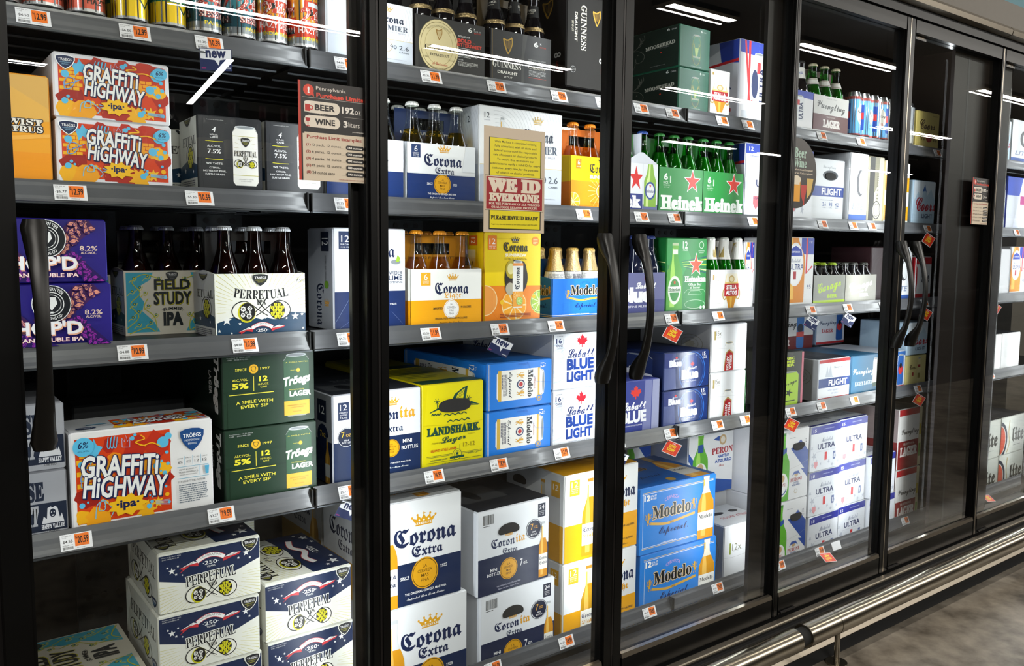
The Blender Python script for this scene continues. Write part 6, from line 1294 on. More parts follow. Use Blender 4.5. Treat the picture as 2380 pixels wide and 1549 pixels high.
# the shelving across the aisle, seen only as a dark reflection in the doors
g = thing('gondola_shelving', 'dark wine shelving across the aisle, mirrored in the glass doors', 'shelving', (0, -2.45, FZ))
gm = simple('dark_gondola_metal', (.02, .018, .016), .6, noise=.3, scale=5)
MB().box(-2, -.5, 0, 30, -.45, 1.62).build('back_board', gm, g); MB().box(-2, -.5, 0, 30, 0, .16).build('plinth', gm, g)
for k in range(4): MB().box(-2, -.45, .5+.37*k, 30, 0, .52+.37*k).build('shelf_board', gm, g)
wine = None
for i, (x, dk) in enumerate(((.72, 0), (.86, 1), (.97, 0), (1.12, 1), (1.27, 2), (1.40, 0), (1.55, 1), (1.66, 0), (1.80, 2))):
    lb = 'dark wine bottle on the shelving across the aisle, mirrored near the graffiti cartons'
    if wine is None:
        wine = thing('wine_bottle', lb, 'bottle', (x, -2.6, FZ+1.63), 0, 'wine bottles across the aisle')
        MB().lathe([(0, 0), (.036, 0), (.038, .004), (.038, .19), (.030, .215), (.016, .235), (.0145, .30), (.015, .302), (.015, .315), (0, .315)], 18).build('glass', M['dark'], wine, True)
        MB().lathe([(.0385, .05), (.0385, .14)], 18).build('label', card('b8ae98'), wine, True)
        MB().lathe([(.0155, .24), (.0158, .316), (0, .317)], 14).build('capsule', simple('wine_capsule', (.12, .02, .03), .4), wine, True)
    else: dup(wine, (x, -2.6, FZ+1.63), lb)
# ------------------------------------------------------------------ refrigerated case
X0, X1 = -.05, 5.6
case = thing('refrigerated_case', 'long black refrigerated display case that runs along the wall', 'cooler', (0, 0, 0))
MB().box(X0, .80, .18, X1, .84, 2.14).build('back_panel', M['inner'], case)
MB().box(X0, .02, 2.10, X1, .84, 2.14).build('case_ceiling', M['inner'], case)
MB().box(X0, .13, .17, X1, .80, .215).build('bottom_deck', M['shelf'], case)
MB().prism([(.0228, .24), (.148, .215), (.148, .197), (.0228, .197)], X0, X1).build('front_sill', M['deck'], case, label='grey sloping sill inside the doors')
MB().prism([(.0228, .252), (.032, .252), (.032, .2345), (.0228, .237)], X0, X1).build('red_gasket', M['red'], case, label='thin dull red gasket line')
MB().box(X0, -.032, .06, X1, .80, .196).build('base_panel', M['black'], case)
MB().prism([(-.052, .203), (-.049, .2055), (-.03, .2055), (-.03, .199), (-.052, .199)], X0, X1).build('ledge_trim', M['champ'], case, label='thin champagne ledge')
MB().prism([(-.04, .175), (-.033, .178), (-.033, .168), (-.04, .168)], X0, X1).build('ledge_trim', M['deck'], case)
MB().prism([(-.046, .060), (-.036, .070), (-.03, .070), (-.03, FZ), (-.046, FZ)], X0, X1).build('toe_trim', M['champ'], case, label='champagne strip along the floor')
MB().prism([(-.086, FZ+.004), (-.05, FZ+.010), (-.05, FZ), (-.086, FZ)], X0, X1).build('floor_shade_strip', M['rubber'], case)  # black strip laid on the floor as the shadow along the case foot
for i, s in enumerate(SEAM):
    if i == 5: continue
    hw = {3: .080}.get(i, .039); m = MB()
    if i in (2, 4): m.box(s+(.004 if i == 2 else .032), .0225, .24, s+.052, .030, 2.10)
    else: m.box(s-hw, .0225, .24, s+.034, .035, 2.10).box(s+.018, .035, .24, s+.03, .085, 2.10)
    m.build('mullion', M['mull'], case)
MB().box(3.42, .10, .19, 3.76, .80, 2.10).build('end_wall', simple('dark_brown_end_wall', (.030, .021, .018), .25, .3, .6, noise=.2, scale=8), case, label='dark brown end wall between the case sections')
MB().box(3.115, .0225, .24, 3.57, .035, 2.10).build('wide_mullion', simple('dark_brown_panel', (.014, .009, .008), .4, .0, .3, noise=.2, scale=8), case, label='dark brown panel between the case sections')
MB().box(3.215, .0222, .24, 3.228, .0226, 2.10).build('panel_bead', M['deck'], case)
for i, x in enumerate((.42, .735, 1.3, 1.86, 2.45, 3.0, 3.9, 4.5)):   # perforated uprights at the back
    u = MB().box(x-.06, .77, .2, x+.06, .79, 2.1).build('upright', M['upright'], case)
    s = MB()
    for k in range(36):
        for dx in (-.035, .0, .035):
            p = Vector((x+dx, .768, .28+k*.05)); s.tube(p, p+Vector((0, .003, 0)), .0085, 8)
    s.build('punched_holes', M['black'], u, kind='stuff')
MB().prism([(-.032, 2.102), (-.058, 2.106), (-.062, 2.122), (-.05, 2.136), (-.032, 2.136)], X0, 3.36).prism([(-.032, 2.102), (-.058, 2.106), (-.062, 2.122), (-.05, 2.136), (-.032, 2.136)], 3.366, X1).build('top_trim', M['champ'], case, label='champagne trim above the doors')
MB().box(X0, -.03, 2.072, X1, .06, 2.104).build('header', M['frame'], case)
can_ = MB().box(X0, -.03, 2.136, X1, .84, 2.232).build('canopy', M['canopy'], case)
tb = thing('bulkhead', 'dull blue painted bulkhead far above the cases', 'bulkhead', (0, .3, 0))
MB().box(0, 0, 2.232, X1, .5, 2.6).build('painted_face', simple('blue_bulkhead_paint', (.10, .26, .32), .6), tb)
# numbers on the doors
# ------------------------------------------------------------------ doors
LABD = ['leftmost glass cooler door, with purchase limits sticker and left handle', 'second glass cooler door, with the yellow and red age check sign', 'third glass cooler door, in front of the green beer boxes', 'fourth glass cooler door, with the dark round sticker', 'fifth glass cooler door, in front of the brown end wall', 'sixth glass cooler door, at the right edge of the photo', 'seventh glass cooler door, beyond the right edge']
HX = [.195, 1.375, 1.49, 2.71, 2.80, None, None]
def handle_mesh():
    mb = MB(); n = 28; m = 12; z1, L = .178, .356
    for k in range(n+1):
        t = k/n; zc = z1-L*t; e = abs(2*t-1)
        yf = -(.048+.036*sin(pi*t)); th = .0135
        if e > .62: th = .0135+(-.0185-yf-.0135)*min(1, (e-.62)/.22)
        yb = yf+th; hw = .0105+.0105*e**2.5
        if e > .96: hw *= .72; 
        for i in range(m):
            a = 2*pi*i/m; c, s = cos(a), sin(a); sx = (abs(c)**.7)*(1 if c > 0 else -1); sy = (abs(s)**.7)*(1 if s > 0 else -1)
            mb.V.append((hw*sx, (yf+yb)/2+(yb-yf)/2*sy, zc))
    for k in range(n):
        for i in range(m): mb.F.append((k*m+i, k*m+(i+1) % m, (k+1)*m+(i+1) % m, (k+1)*m+i))
    mb.F += [tuple(range(m)), tuple(n*m+m-1-i for i in range(m))]
    return mb.me('pull_handle', M['handle'], True)
hm = handle_mesh()
for i in range(7):
    a, b = SEAM[i]+.003, SEAM[i+1]-.003
    D = thing('glass_door', LABD[i], 'door', (a, 0, .21)); W_ = b-a; Hh = 2.07-.21
    sl = (.044, .021, .032, .014, .027, .014, .03)[i]; sr = (.021, .032, .014, .027, .014, .03, .03)[i]
    MB().box(0, -.02, 0, sl-.006, .022, Hh).box(sl-.006, -.012, .0, sl, .022, Hh).build('stile', M['frame'], D)
    MB().box(W_-sr+.006, -.02, 0, W_, .022, Hh).box(W_-sr, -.012, 0, W_-sr+.006, .022, Hh).build('stile', M['frame'], D)
    MB().box(sl, -.02, 0, W_-sr, .022, .058).build('bottom_rail', M['frame'], D)
    MB().prism([(-.021, .058), (-.018, .070), (-.006, .070), (-.006, .058)], sl, W_-sr).build('glazing_bead', M['champ'], D, label='champagne glazing bead')
    MB().box(sl, -.02, Hh-.042, W_-sr, .022, Hh).build('top_rail', M['frame'], D)
    MB().box(sl, -.003, .058, W_-sr, .003, Hh-.042).build('glass_pane', M['pane'], D)
    s = MB().box(W_-.0015, -.021, 0, W_+.003, -.019, Hh).build('edge_trim', M['champ'] if i >= 3 else M['mull'], D)
    MB().tube((.02, -.005, .002), (.02, -.005, -.0042), .012, 10).tube((.02, -.023, .008), (.09, -.023, .008), .004, 8).build('bottom_hinge', M['mull'], D)
    if HX[i]: link('pull_handle', hm, D, loc=(HX[i]-a, 0, 1.172-.21))
    if i in (4, 5):
        pl = Art(100, 45, '3a352c'); pl.text('23' if i == 4 else '24', 50, 22, 60, 26, 'b8a88c', 'sb', b=.04)
        link('door_number', pl.mesh('door_number', (.055-a+a, -.0032, 1.805), (.07, 0, 0), (0, 0, .03), (0, -1, 0), M['vinyl']), D)
# stickers on the glass
def sticker(name, label, art, x, z, w, h, y=-.0035):
    t = thing(name, label, 'sticker', (x, y, z))
    MB().box(0, -.0004, 0, w, 0, h).build('backing', card('ccbba5' if art is art_weid() else '231f1e'), t)
    link('printed_face', art.mesh('printed_face', (0, -.0004, 0), (w, 0, 0), (0, 0, h), (0, -1, 0), M['vinyl'], lift=.0001, dz=.00002), t)
    return t
t = sticker('notice_sticker', 'dark purchase limits sticker at the right of the leftmost glass door', art_limits(), .633, 1.435, .136, .181)
t = sticker('notice_sticker', 'yellow and red age check sign on the second glass door', art_weid(), 1.048, 1.347, .148+.019, .226); t.rotation_euler = (0, 0, 0)
sticker('notice_sticker', 'small purchase limits sticker on the fifth glass door', art_limits(), 3.245, 1.418, .132, .171)
t = thing('round_sticker', 'round dark sticker with drinks on the fourth glass door', 'sticker', (2.155, .0035+.0, 1.437))
bw = art_beerwine(); link('printed_face', bw.mesh('printed_face', (-.0215, -.0075, 0), (.126, 0, 0), (0, 0, .204), (0, -1, 0), M['vinyl'], lift=.0001, dz=.00002), t)
# ------------------------------------------------------------------ shelves
UNITS = [(-.10, .718), (.724, 1.852), (1.858, 2.985), (2.991, 3.41), (3.77, 4.7)]
LIP = {'A': 1.676, 'B': 1.386, 'C': 1.099, 'D': .762, 'E': .238}
TOP = {'A': 1.712, 'B': 1.421, 'C': 1.131, 'D': .788, 'E': .2155}
un = ['behind the leftmost door', 'behind the second and third doors', 'behind the third and fourth doors', 'behind the fifth door', 'behind the sixth door']
ln = {'A': 'top', 'B': 'second', 'C': 'third', 'D': 'fourth', 'E': 'bottom'}
def lip_profile(zb, dz=0):
    h = .038
    return [(.1500, zb), (.1515, zb+.004), (.1545, zb+.010), (.1575, zb+.018), (.1605, zb+.027), (.1635, zb+.033), (.1655, zb+h), (.1685, zb+h), (.169, zb), (.156, zb-.003)]
for ui, (a, b) in enumerate(UNITS):
    for k in 'ABCDE':
        t = thing('shelf', '%s grey-lipped shelf %s' % (ln[k], un[ui]), 'shelf', (0, 0, 0))
        MB().prism(lip_profile(LIP[k]), a, b).build('price_rail', M['rail'], t)
        MB().box(a, .146, LIP[k]-.004, b, .1502, LIP[k]-.001).build('rail_edge', M['silver'] if 0 else M['upright'], t)
        if k != 'E':
            MB().box(a+.004, .17, TOP[k]-.022, b-.004, .72, TOP[k]).build('tray', M['shelf'], t)
            for q in range(6):
                yy = .2+q*.09; MB().tube((a+.01, yy, TOP[k]-.026), (b-.01, yy, TOP[k]-.026), .0035, 6).build('underside_bar', M['upright'], t)
        for q in (a, b-.003): MB().box(q, .150, LIP[k]+.0, q+.003, .17, LIP[k]+.036).build('rail_end_cap', M['rubber'], t)
# ------------------------------------------------------------------ bumper rail
bumper = thing('bumper_rail', 'brushed steel tube bumper along the foot of the case', 'rail', (0, -.12, .187))
MB().tube((-.3, 0, 0), (2.075, 0, 0), .0345, 28).build('tube', M['steel'], bumper, True)
MB().tube((1.66, 0, 0), (1.86, 0, 0), .0358, 28).build('sleeve', M['steel'], bumper, True)
MB().tube((2.07, 0, 0), (2.125, 0, 0), .027, 24).build('joint', M['rubber'], bumper, True, label='black rubber joint between the tubes')
MB().tube((2.12, 0, 0), (X1, 0, 0), .0345, 28).build('tube', M['steel'], bumper, True)
MB().tube((2.125, 0, 0), (2.27, 0, 0), .0350, 28).tube((2.272, 0, 0), (2.40, 0, 0), .0358, 28).build('sleeve', M['steel'], bumper, True)
for x in (.4, 2.30, 4.3):
    MB().tube((x, 0, -.03), (x, 0, FZ-.187+.002), .0085, 12).tube((x, 0, FZ-.187+.006), (x, 0, FZ-.187), .032, 20).build('support_post', M['steel'], bumper, True)

# ------------------------------------------------------------------ stock behind the first door
A_, B_, C_, D_, E_ = TOP['A'], TOP['B'], TOP['C'], TOP['D'], TOP['E']
for k, x, l, rz in (('green', .192, 'dark green tall can, partly behind the door frame on the top shelf', 0), ('shades', .2600, 'salmon tall can, left of the two salmon ones on the top shelf', .9), ('shades', .3270, 'salmon tall can beside the yellow and green cans on the top shelf', .8),
                 ('marker', .4000, 'yellow and green tall can, left of the two on the top shelf', .7), ('marker', .4680, 'yellow and green tall can, right of the two on the top shelf', .75),
                 ('session', .5350, 'teal pale ale tall can next to the yellow and green cans', .6), ('session', .6020, 'teal pale ale tall can beside the orange hazy cans', .95), ('hazy', .6680, 'orange hazy tall can, left of the two on the top shelf', .35), ('hazy', .7350, 'orange hazy tall can at the right end of the row', .8)):
    can(k, (x-.003, .202, A_), l, rz=rz)
for i, x in enumerate((.26, .327, .40, .468, .535, .602, .668)):
    can(('shades', 'shades', 'marker', 'marker', 'session', 'session', 'hazy')[i], (x, .268, A_), 'tall can in the second row behind the %s' % ('first salmon can', 'second salmon can', 'first yellow and green can', 'second yellow and green can', 'first teal can', 'second teal can', 'left orange can')[i], rz=.5)
carton('white and silver box with large 2.6 where the first two doors meet, top shelf', .772, A_, .208, .128, .13, art_prem('6'), art_premside(), col='e4e6ea', y=.17)
carton('orange carton with black TWIST OF CITRUS lettering behind the left door frame', .100, B_, .156, .179, .13, art_twist(), col='f0a030')
carton('orange graffiti-pattern carton, upper one of the pair on the second shelf', .262, B_+.112, .194, .112, .26, art_graf(), col='eeeef0', rz=.3)
carton('orange graffiti-pattern carton, lower one of the pair on the second shelf', .263, B_, .194, .112, .26, art_graf(), col='eeeef0', rz=0)
carton('pale patterned carton end behind the dark four-pack on the second shelf', .475, B_, .11, .13, .13, art_perp6side(), art_perp6side(), col='8a887e', y=.33)
carton('dark grey four-can carton with a white can picture, left of the two', .505, B_, .126, .142, .13, art_perp4(), art_perp6side(), col='2c2d30', name='four_pack_carton', rz=-2)
carton('dark grey four-can carton with a white can picture, partly behind the purchase limits sticker', .637, B_, .126, .142, .13, art_perp4(), art_perp6side(), col='2c2d30', name='four_pack_carton')
carton('purple hop-pattern carton, upper one of the pair behind the left handle', .112, C_+.113, .226, .113, .19, art_hop(), col='2a2090', rz=.6)
carton('purple hop-pattern carton, lower one of the pair behind the left handle', .116, C_, .226, .112, .19, art_hop(), col='2a2090', rz=-.3)
sixpack('teal and cream six-pack carrier with vine pattern, dim and set back', .392, C_, .184, .130, 'brown', art_field(), y=.30, col='9a9488', left=art_perp6side(), btxt='silver-capped bottle', short='teal vine-pattern carrier', bandcol='2a2a28')
sixpack('cream six-pack carrier with star band and two hop ovals', .528, C_, .188, .126, 'brown', art_perp6(), y=.168, col='e8e8de', left=art_perp6side(), btxt='silver-capped bottle', short='cream carrier with star band', bandcol='1e1e20', rz=.6)
for k, (x, l) in enumerate(((.46, 'left'), (.62, 'right'))):
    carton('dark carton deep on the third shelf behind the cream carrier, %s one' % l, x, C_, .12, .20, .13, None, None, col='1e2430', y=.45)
carton('white and navy slim can carton where the first two doors meet, third shelf', .781, C_, .178, .222, .13, art_slimw(), art_slim2side(), col='d8dae2', y=.17)
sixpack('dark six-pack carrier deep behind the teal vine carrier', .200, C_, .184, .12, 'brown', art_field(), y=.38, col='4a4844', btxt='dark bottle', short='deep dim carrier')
carton('grey and navy carton with an animal badge, upper one behind the left handle', .090, D_+.122, .166, .122, .26, art_happy(), col='8e8f96', rz=0)
carton('grey and navy carton with an animal badge, lower one behind the left handle', .090, D_, .166, .122, .26, art_happy(), col='8e8f96', rz=0)
carton('large white and orange graffiti-pattern carton on the fourth shelf', .262, D_, .256, .184, .13, art_grafbig(), None, art_graftop(), col='eceaec', y=.170, rz=.4)
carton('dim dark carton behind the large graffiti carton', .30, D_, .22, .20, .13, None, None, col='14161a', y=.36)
carton('dark green twelve-can carton, upper one of the pair', .538, D_+.155, .198, .155, .26, art_tlager(), art_tlagerside(), col='183020', rz=.6)
carton('dark green twelve-can carton, lower one of the pair', .539, D_, .199, .154, .26, art_tlager(), art_tlagerside(), col='183020', rz=0)
carton('white and navy mini bottle carton beside the dark green cartons', .775, D_, .222, .203, .24, art_itaw(), art_ita12side(), art_darktop(), col='c8cad2', y=.17)
hs = .124
for n, (x, y, lv, d, who) in enumerate(((.402, .17, 3, .26, 'left front stack'), (.615, .17, 2, .26, 'right front stack'))):
    names = ['lowest', 'second from the bottom', 'third from the bottom', 'topmost']
    z = E_
    for q in range(lv+1):
        hh = .125 if n == 0 else .130
        carton('cream and navy star-pattern carton, %s of the %s' % (names[q] if q < lv else 'topmost', who), x+(.004 if q % 2 else 0), z, .203, hh, d, art_perp12(), art_perpside(), art_perp12top() if q == lv else None, col='dcdcd2', y=y, rz=[-.4, .5, 0, -.8][q]+(1.2 if n else 0), group=None)
        z += hh
for q in range(4):
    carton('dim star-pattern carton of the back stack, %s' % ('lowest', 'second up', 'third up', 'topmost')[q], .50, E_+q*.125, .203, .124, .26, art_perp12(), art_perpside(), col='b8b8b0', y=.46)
for q in (0, 1): carton('carton lying flat with teal vine print at the bottom left, %s one' % ('lower', 'upper')[q], .168, E_+q*.13, .224, .1295, .26, None, None, art_field_top() if q else None, col='9a9488', y=.20)
for q in range(4):
    carton('white carton seen end-on beside the star-pattern stacks, %s' % ('lowest', 'second up', 'third up', 'topmost')[q], .862, E_+q*.135+.0, .02, .134, .60, None, art_corside(), col='b8bac0', y=.20) if 0 else None
# ------------------------------------------------------------------ second door
for i, x in enumerate((.835, .90)): bottle('sun', (x, .345, A_+.001), 'bottle top above the white and silver box, %s one' % ('left', 'right')[i], 'bottles in the six packs')
sixpack('black six-pack carrier with a large cream oval label', .984, A_, .188, .117, 'guin', art_gextra(), col='1d1c1d', btxt='black bottle', short='carrier with the cream oval', bandcol='2a2826')
sixpack('black six-pack carrier with a gold harp and white lettering', 1.190, A_, .184, .118, 'guin', art_gdraught(), col='232122', left=None, btxt='black bottle', short='black carrier with the harp', bandcol='5a4a30')
carton('tall black carton with vertical white lettering and a gold harp', 1.425, A_+.012, .15, .25, .2, art_gbox(), art_gboxside(), col='1c1b1c', rz=0)
sixpack('white and navy six-pack carrier cut by the left frame of the second door', .768, B_, .184, .127, 'corona', art_cor6(), col='dfe3e8', btxt='clear bottle', short='white and navy carrier cut by the frame', band=('6 PACK - 12 FL. OZ. BOTTLES', 'f0f0f0'), bandcol='1b2f5c')
sixpack('white and navy six-pack carrier with a gold crown in full view', .962, B_, .184, .127, 'corona', art_cor6(), col='dfe3e8', btxt='clear bottle', short='white and navy carrier in full view', band=('6 PACK - 12 FL. OZ. BOTTLES', 'f0f0f0'), bandcol='1b2f5c')
carton('large white and silver twelve bottle box behind the age check sign', 1.158, B_, .258, .230, .17, art_prem(), art_premside(), col='e6e8ec')
sixpack('yellow and orange six-pack carrier with orange caps', 1.446, B_, .184, .132, 'sun', art_sun6(), col='f0c410', left=art_sideband('d8b80c', 'd07414', .5, 43), btxt='orange-capped bottle', short='yellow and orange carrier', bandcol='e8741c')
sixpack('white and yellow-orange six-pack carrier with orange-capped bottles', .970, C_, .196, .132, 'light', art_light6(), col='f4f0e4', left=art_sideband('d8d8d0', 'd08e10', .45, 40), btxt='amber-capped bottle', short='white and yellow-orange carrier', band=('6 PACK - 12 FL. OZ. BOTTLES', '4a3a1a'), bandcol='e2961c')
carton('yellow and orange twelve can box with an oval window', 1.175, C_, .176, .221, .13, art_sun12(), art_sun12side(), col='e8b80c', y=.170)
sixpack('blue six-pack carrier with gold-foiled bottles', 1.390, C_, .186, .104, 'modelo', art_mod6(), col='2a7ed4', left=art_mod6(), btxt='gold foil bottle', short='blue carrier', band=('6 BOTTLES', 'e8e8f0'), bandcol='14427e', hd=.155)
carton('white and navy mini bottle carton of the back row, left corner of the fourth shelf', .770, D_, .200, .198, .24, art_ita2(), None, art_darktop(), col='d8dae0', y=.43)
carton('bright yellow carton with green palm lettering', .999, D_, .176, .205, .26, art_land(), None, art_landtop(), col='d6c80a', y=.17, hole=('front', .52, .73, .045, .016, .001))
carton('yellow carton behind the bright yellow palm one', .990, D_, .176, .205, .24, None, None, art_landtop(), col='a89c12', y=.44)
for q in (1, 0):
    carton('blue carton with a can lying across it, %s one' % ('lower', 'upper')[q == 1], 1.180+.003*q, D_+q*.121, .210, .1205, .40, art_mod12can(), art_mod12can(), None, col='2272c8', y=.17, rz=.5*q)
    carton('white carton with a red maple leaf, %s one' % ('lower', 'upper')[q == 1], 1.395, D_+q*.154, .176, .1535, .20, art_labatt(), None, None, col='e4e6ec', y=.17)
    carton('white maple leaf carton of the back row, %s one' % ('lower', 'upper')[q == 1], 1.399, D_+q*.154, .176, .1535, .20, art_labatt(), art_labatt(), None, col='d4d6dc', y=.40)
for q in (1, 0):
    nm = ('lower', 'upper')[q]
    carton('white and navy twelve bottle box with a gold crown, %s one' % nm, .868+(.0 if q else .017), E_+q*.255, .244, .2545, .26, art_cor12(), art_corside(), art_cor12top() if q else None, col='e4e6ea', y=.17, rz=.3)
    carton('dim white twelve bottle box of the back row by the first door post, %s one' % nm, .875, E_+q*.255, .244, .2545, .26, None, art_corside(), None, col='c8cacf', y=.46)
    carton('white and navy 24 mini bottle box with hand hole, %s one' % nm, 1.158+(.0 if q else .010), E_+q*.222, .238 if q else .248, .2215, .36, art_ita24(), art_ita2() if 0 else None, art_darktop() if q else None, col='d4d7dd', y=.17, rz=2.2 if q else 1.2, hole=('front', .42, .74, .034, .013, .006))
    carton('white and yellow twelve bottle box spanning the second and third doors, %s one' % nm, 1.440, E_+q*.246, .279, .2455, .26, art_cl12(), art_cl12side(), art_cl12top() if q else None, col='e2e2e0', y=.17, rz=0, hole=('left', .25, .80, .03, .012, .004) if q else None)
carton('white twelve bottle box deep behind the 24 mini bottle boxes', 1.40, E_+.2, .02, .2, .3, None, None, col='b8bac0', y=.60) if 0 else None
# ------------------------------------------------------------------ third door
for q in (1, 0):
    carton('green carton with a can picture and dark moose side, %s one' % ('lower', 'upper')[q], 1.843, A_+q*.118, .130, .1175, .36, art_moose(), art_mooseside(), col='0f5a42', y=.17, mat='ink')
carton('small white carton with a red chalice picture on the top shelf', 1.978, A_, .090, .130, .13, art_stel8(), None, col='e0dedc')
carton('tall white, blue and red can box on the top shelf, third door', 2.11, A_, .168, .236, .26, art_ultra8(), art_ultra8side(), col='dfe0e8')
t = sixpack('white and navy red-star carrier turned end-on, by the third door frame', 1.768, B_, .184, .128, 'hein0', art_hein(), col='d8dae4', left=art_hein0f(), peak=.03, btxt='blue-capped green bottle', short='white and navy red-star carrier', bandcol='d8dae4', rz=90)
for nm, x in (('left', 1.773), ('right', 1.960)):
    sixpack('green six-pack carrier with a red star, %s of the two' % nm, x, B_, .184, .124, 'hein', art_hein(), col='1d7a36', btxt='green bottle', short='%s green red-star carrier' % nm, bandcol='1d6a30')
carton('white star-pattern can box with blue top band on the second shelf, third door', 2.152, B_, .213, .222, .26, art_ultraB(), art_ultra8side(), col='e0e2ea')
sixpack('violet-blue six-pack carrier behind the third door handle', 1.624, C_, .184, .117, 'labatt', art_lab6(), col='4a4e88', btxt='dark blue bottle', short='violet-blue carrier', bandcol='2a2f60')
carton('tall green box with a bottle picture and a red star', 1.812, C_, .177, .216, .17, art_hein12(), art_hein12side(), col='187a34')
sixpack('white six-pack carrier with a red chalice and green bottles', 2.005, C_, .196, .122, 'stella', art_stel6(), col='e2e0de', btxt='white-necked bottle', short='white carrier with the chalice', bandcol='d8d6d2')
carton('white box with blue top just right of the white chalice carrier', 2.204, C_, .05, .21, .17, art_ultC(), None, col='d8d8e0', y=.2)
carton('blue-violet carton with a red maple leaf, left of the dark blue pair', 1.640, D_, .160, .155, .26, art_labD(), None, None, col='3a4490')
carton('dark blue carton with a can on its side behind the third door handle', 1.70, D_, .09, .24, .3, None, None, col='141a38', y=.45)
for q in (1, 0):
    nm = ('lower', 'upper')[q]
    carton('dark blue can carton with white lettering, %s one' % nm, 1.813, D_+q*.113, .201, .1125, .30, art_blue15(), art_blueside(), None, col='1a2a5c', y=.17, mat='inkgloss', rz=.3)
    carton('white carton with a red vertical banner on a can, %s one' % nm, 2.020, D_+q*.150, .171, .1495, .30, art_st15(), art_stside(), None, col='dedee0', y=.17)
bottle('peroni', (2.225, .23, D_), 'green bottle with white neck right of the white banner cartons, front one'); bottle('peroni', (2.228, .30, D_), 'green bottle with white neck right of the white banner cartons, back one')
for q in (1, 0):
    carton('light blue twelve bottle carton with gold ribbon, %s one' % ('lower', 'upper')[q], 1.733+(0 if q else .012), E_+q*.203, .330, .2025, .27, art_mod12(), None, art_mod12top() if q else None, col='2a80d8', y=.17, rz=-1.3)
carton('light blue carton behind the pair with gold ribbon', 1.72, E_, .30, .405, .24, None, None, col='1a5cab', y=.47) if 0 else None
carton('white carton with a green bottle deep above the light blue cartons', 2.02, E_+.26, .12, .24, .2, art_per12b(), None, col='c8c8cc', y=.52)
carton('white carton under the deep green bottle carton', 2.02, E_, .12, .255, .2, None, None, col='a8a8aa', y=.52)
carton('white and blue carton with a large green bottle, third door', 2.15, E_+.255, .235, .235, .2, art_per12(), None, None, col='e0e0e2', y=.36)
carton('white carton with green edge under the large green bottle carton', 2.15, E_, .235, .25, .2, None, None, None, col='b8b8ba', y=.38)
carton('white carton with green bottle print at the foot of the third door', 2.125, E_, .200, .215, .17, art_stE(), art_stside(), art_stEtop(), col='dcdcde', y=.17, rz=-3)
# ------------------------------------------------------------------ fourth door
sixpack('small white and blue carrier with red stripe on the top shelf, fourth door', 2.307, A_, .184, .118, 'ultra', art_ultra8(), col='d8d8e0', btxt='dark bottle', short='white and blue carrier with red stripe', bandcol='c8c8d0')
sixpack('white and maroon six-pack carrier on the top shelf', 2.495, A_, .203, .116, 'yu', art_yu6(), col='c8c4c0', left=art_yu6(), btxt='cream-capped bottle', short='white and maroon carrier', bandcol='4a1a1a')
for i, x in enumerate((2.755, 2.815, 2.875, 2.935, 2.995)): can('yu' if i < 4 else 'silver', (x+.02, .205, A_), 'tall light blue can, %s in the row right of the maroon carrier' % ('first', 'second', 'third', 'fourth')[i] if i < 4 else 'pale silver tall can at the right end of the blue can row', rz=.4+i*.5, r=.0292)
carton('white star-pattern can box behind the round dark sticker', 2.372, B_, .138, .222, .2, art_ultraB(), None, col='dfe1e8')
carton('white box with a blue band and black hand hole', 2.518, B_, .192, .204, .17, art_flight(), None, col='dcdfe5', y=.18, hole=('front', .56, .72, .030, .012, 0))
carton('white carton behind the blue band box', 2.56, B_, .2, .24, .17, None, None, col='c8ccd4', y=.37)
carton('white and silver narrow box beside the blue band box', 2.728, B_, .115, .236, .17, art_white(), None, col='d8dade')
carton('cream and black narrow box with vertical lettering', 2.853, B_, .095, .232, .17, art_cream(), None, col='b8b29a')
carton('yellow and white narrow pack left of the fourth and fifth door post', 2.955, B_, .061, .224, .17, art_yel(), None, col='e8d8a8')
carton('tall white box with a large amber bottle print', 2.375, C_, .160, .227, .17, art_ultC(), None, col='e0e0e2')
sixpack('grey six-pack carrier with lime green script', 2.538, C_, .189, .100, 'garlime', art_gar(1), col='7a7b74', btxt='lime-capped stubby bottle', short='carrier with lime script', bandcol='3a3a36', hd=.11)
sixpack('grey six-pack carrier with white script', 2.730, C_, .200, .099, 'gardark', art_gar(0), col='7a7b74', btxt='dark-capped stubby bottle', short='carrier with white script', bandcol='3a3a36', hd=.11)
carton('light blue and white box behind the lime script carrier', 2.62, C_, .10, .21, .13, art_aw(), None, col='a8b4c4', y=.40)
carton('dark carton right of the white script carrier', 2.945, C_, .085, .2, .17, None, None, col='2a1418', y=.2)
carton('dark narrow box with a lime green can', 2.355, D_, .148, .188, .17, art_garD(), None, col='34342f')
carton('white box with navy band and red edges on the fourth shelf', 2.594, D_, .193, .149, .26, art_flightD(), art_stside(), art_darktop(), col='dcdee4')
carton('teal blue box with pale script', 2.794, D_, .190, .147, .26, art_yuL(), None, None, col='2a5e80')
carton('white and blue box with a small blue can, right of the teal box', 2.990, D_, .180, .146, .26, art_aw(), None, None, col='c8ccd6')
carton('large dim maroon and white box high behind the row', 2.62, D_+.14, .345, .155, .24, art_yuBig(), None, None, col='a8a6a4', y=.44)
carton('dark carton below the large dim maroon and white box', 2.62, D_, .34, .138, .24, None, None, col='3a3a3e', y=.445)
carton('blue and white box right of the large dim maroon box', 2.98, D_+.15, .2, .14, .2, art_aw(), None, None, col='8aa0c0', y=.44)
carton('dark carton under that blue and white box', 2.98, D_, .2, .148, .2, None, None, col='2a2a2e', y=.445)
for q in (1, 0):
    carton('white and blue carton with hand hole and green bottle edge, %s one' % ('lower', 'upper')[q], 2.392-.0, E_+q*.248, .162, .2475, .26, art_per12b(), None, None, col='dcdce0', y=.17, hole=('front', .62, .74, .032, .013, -.004))
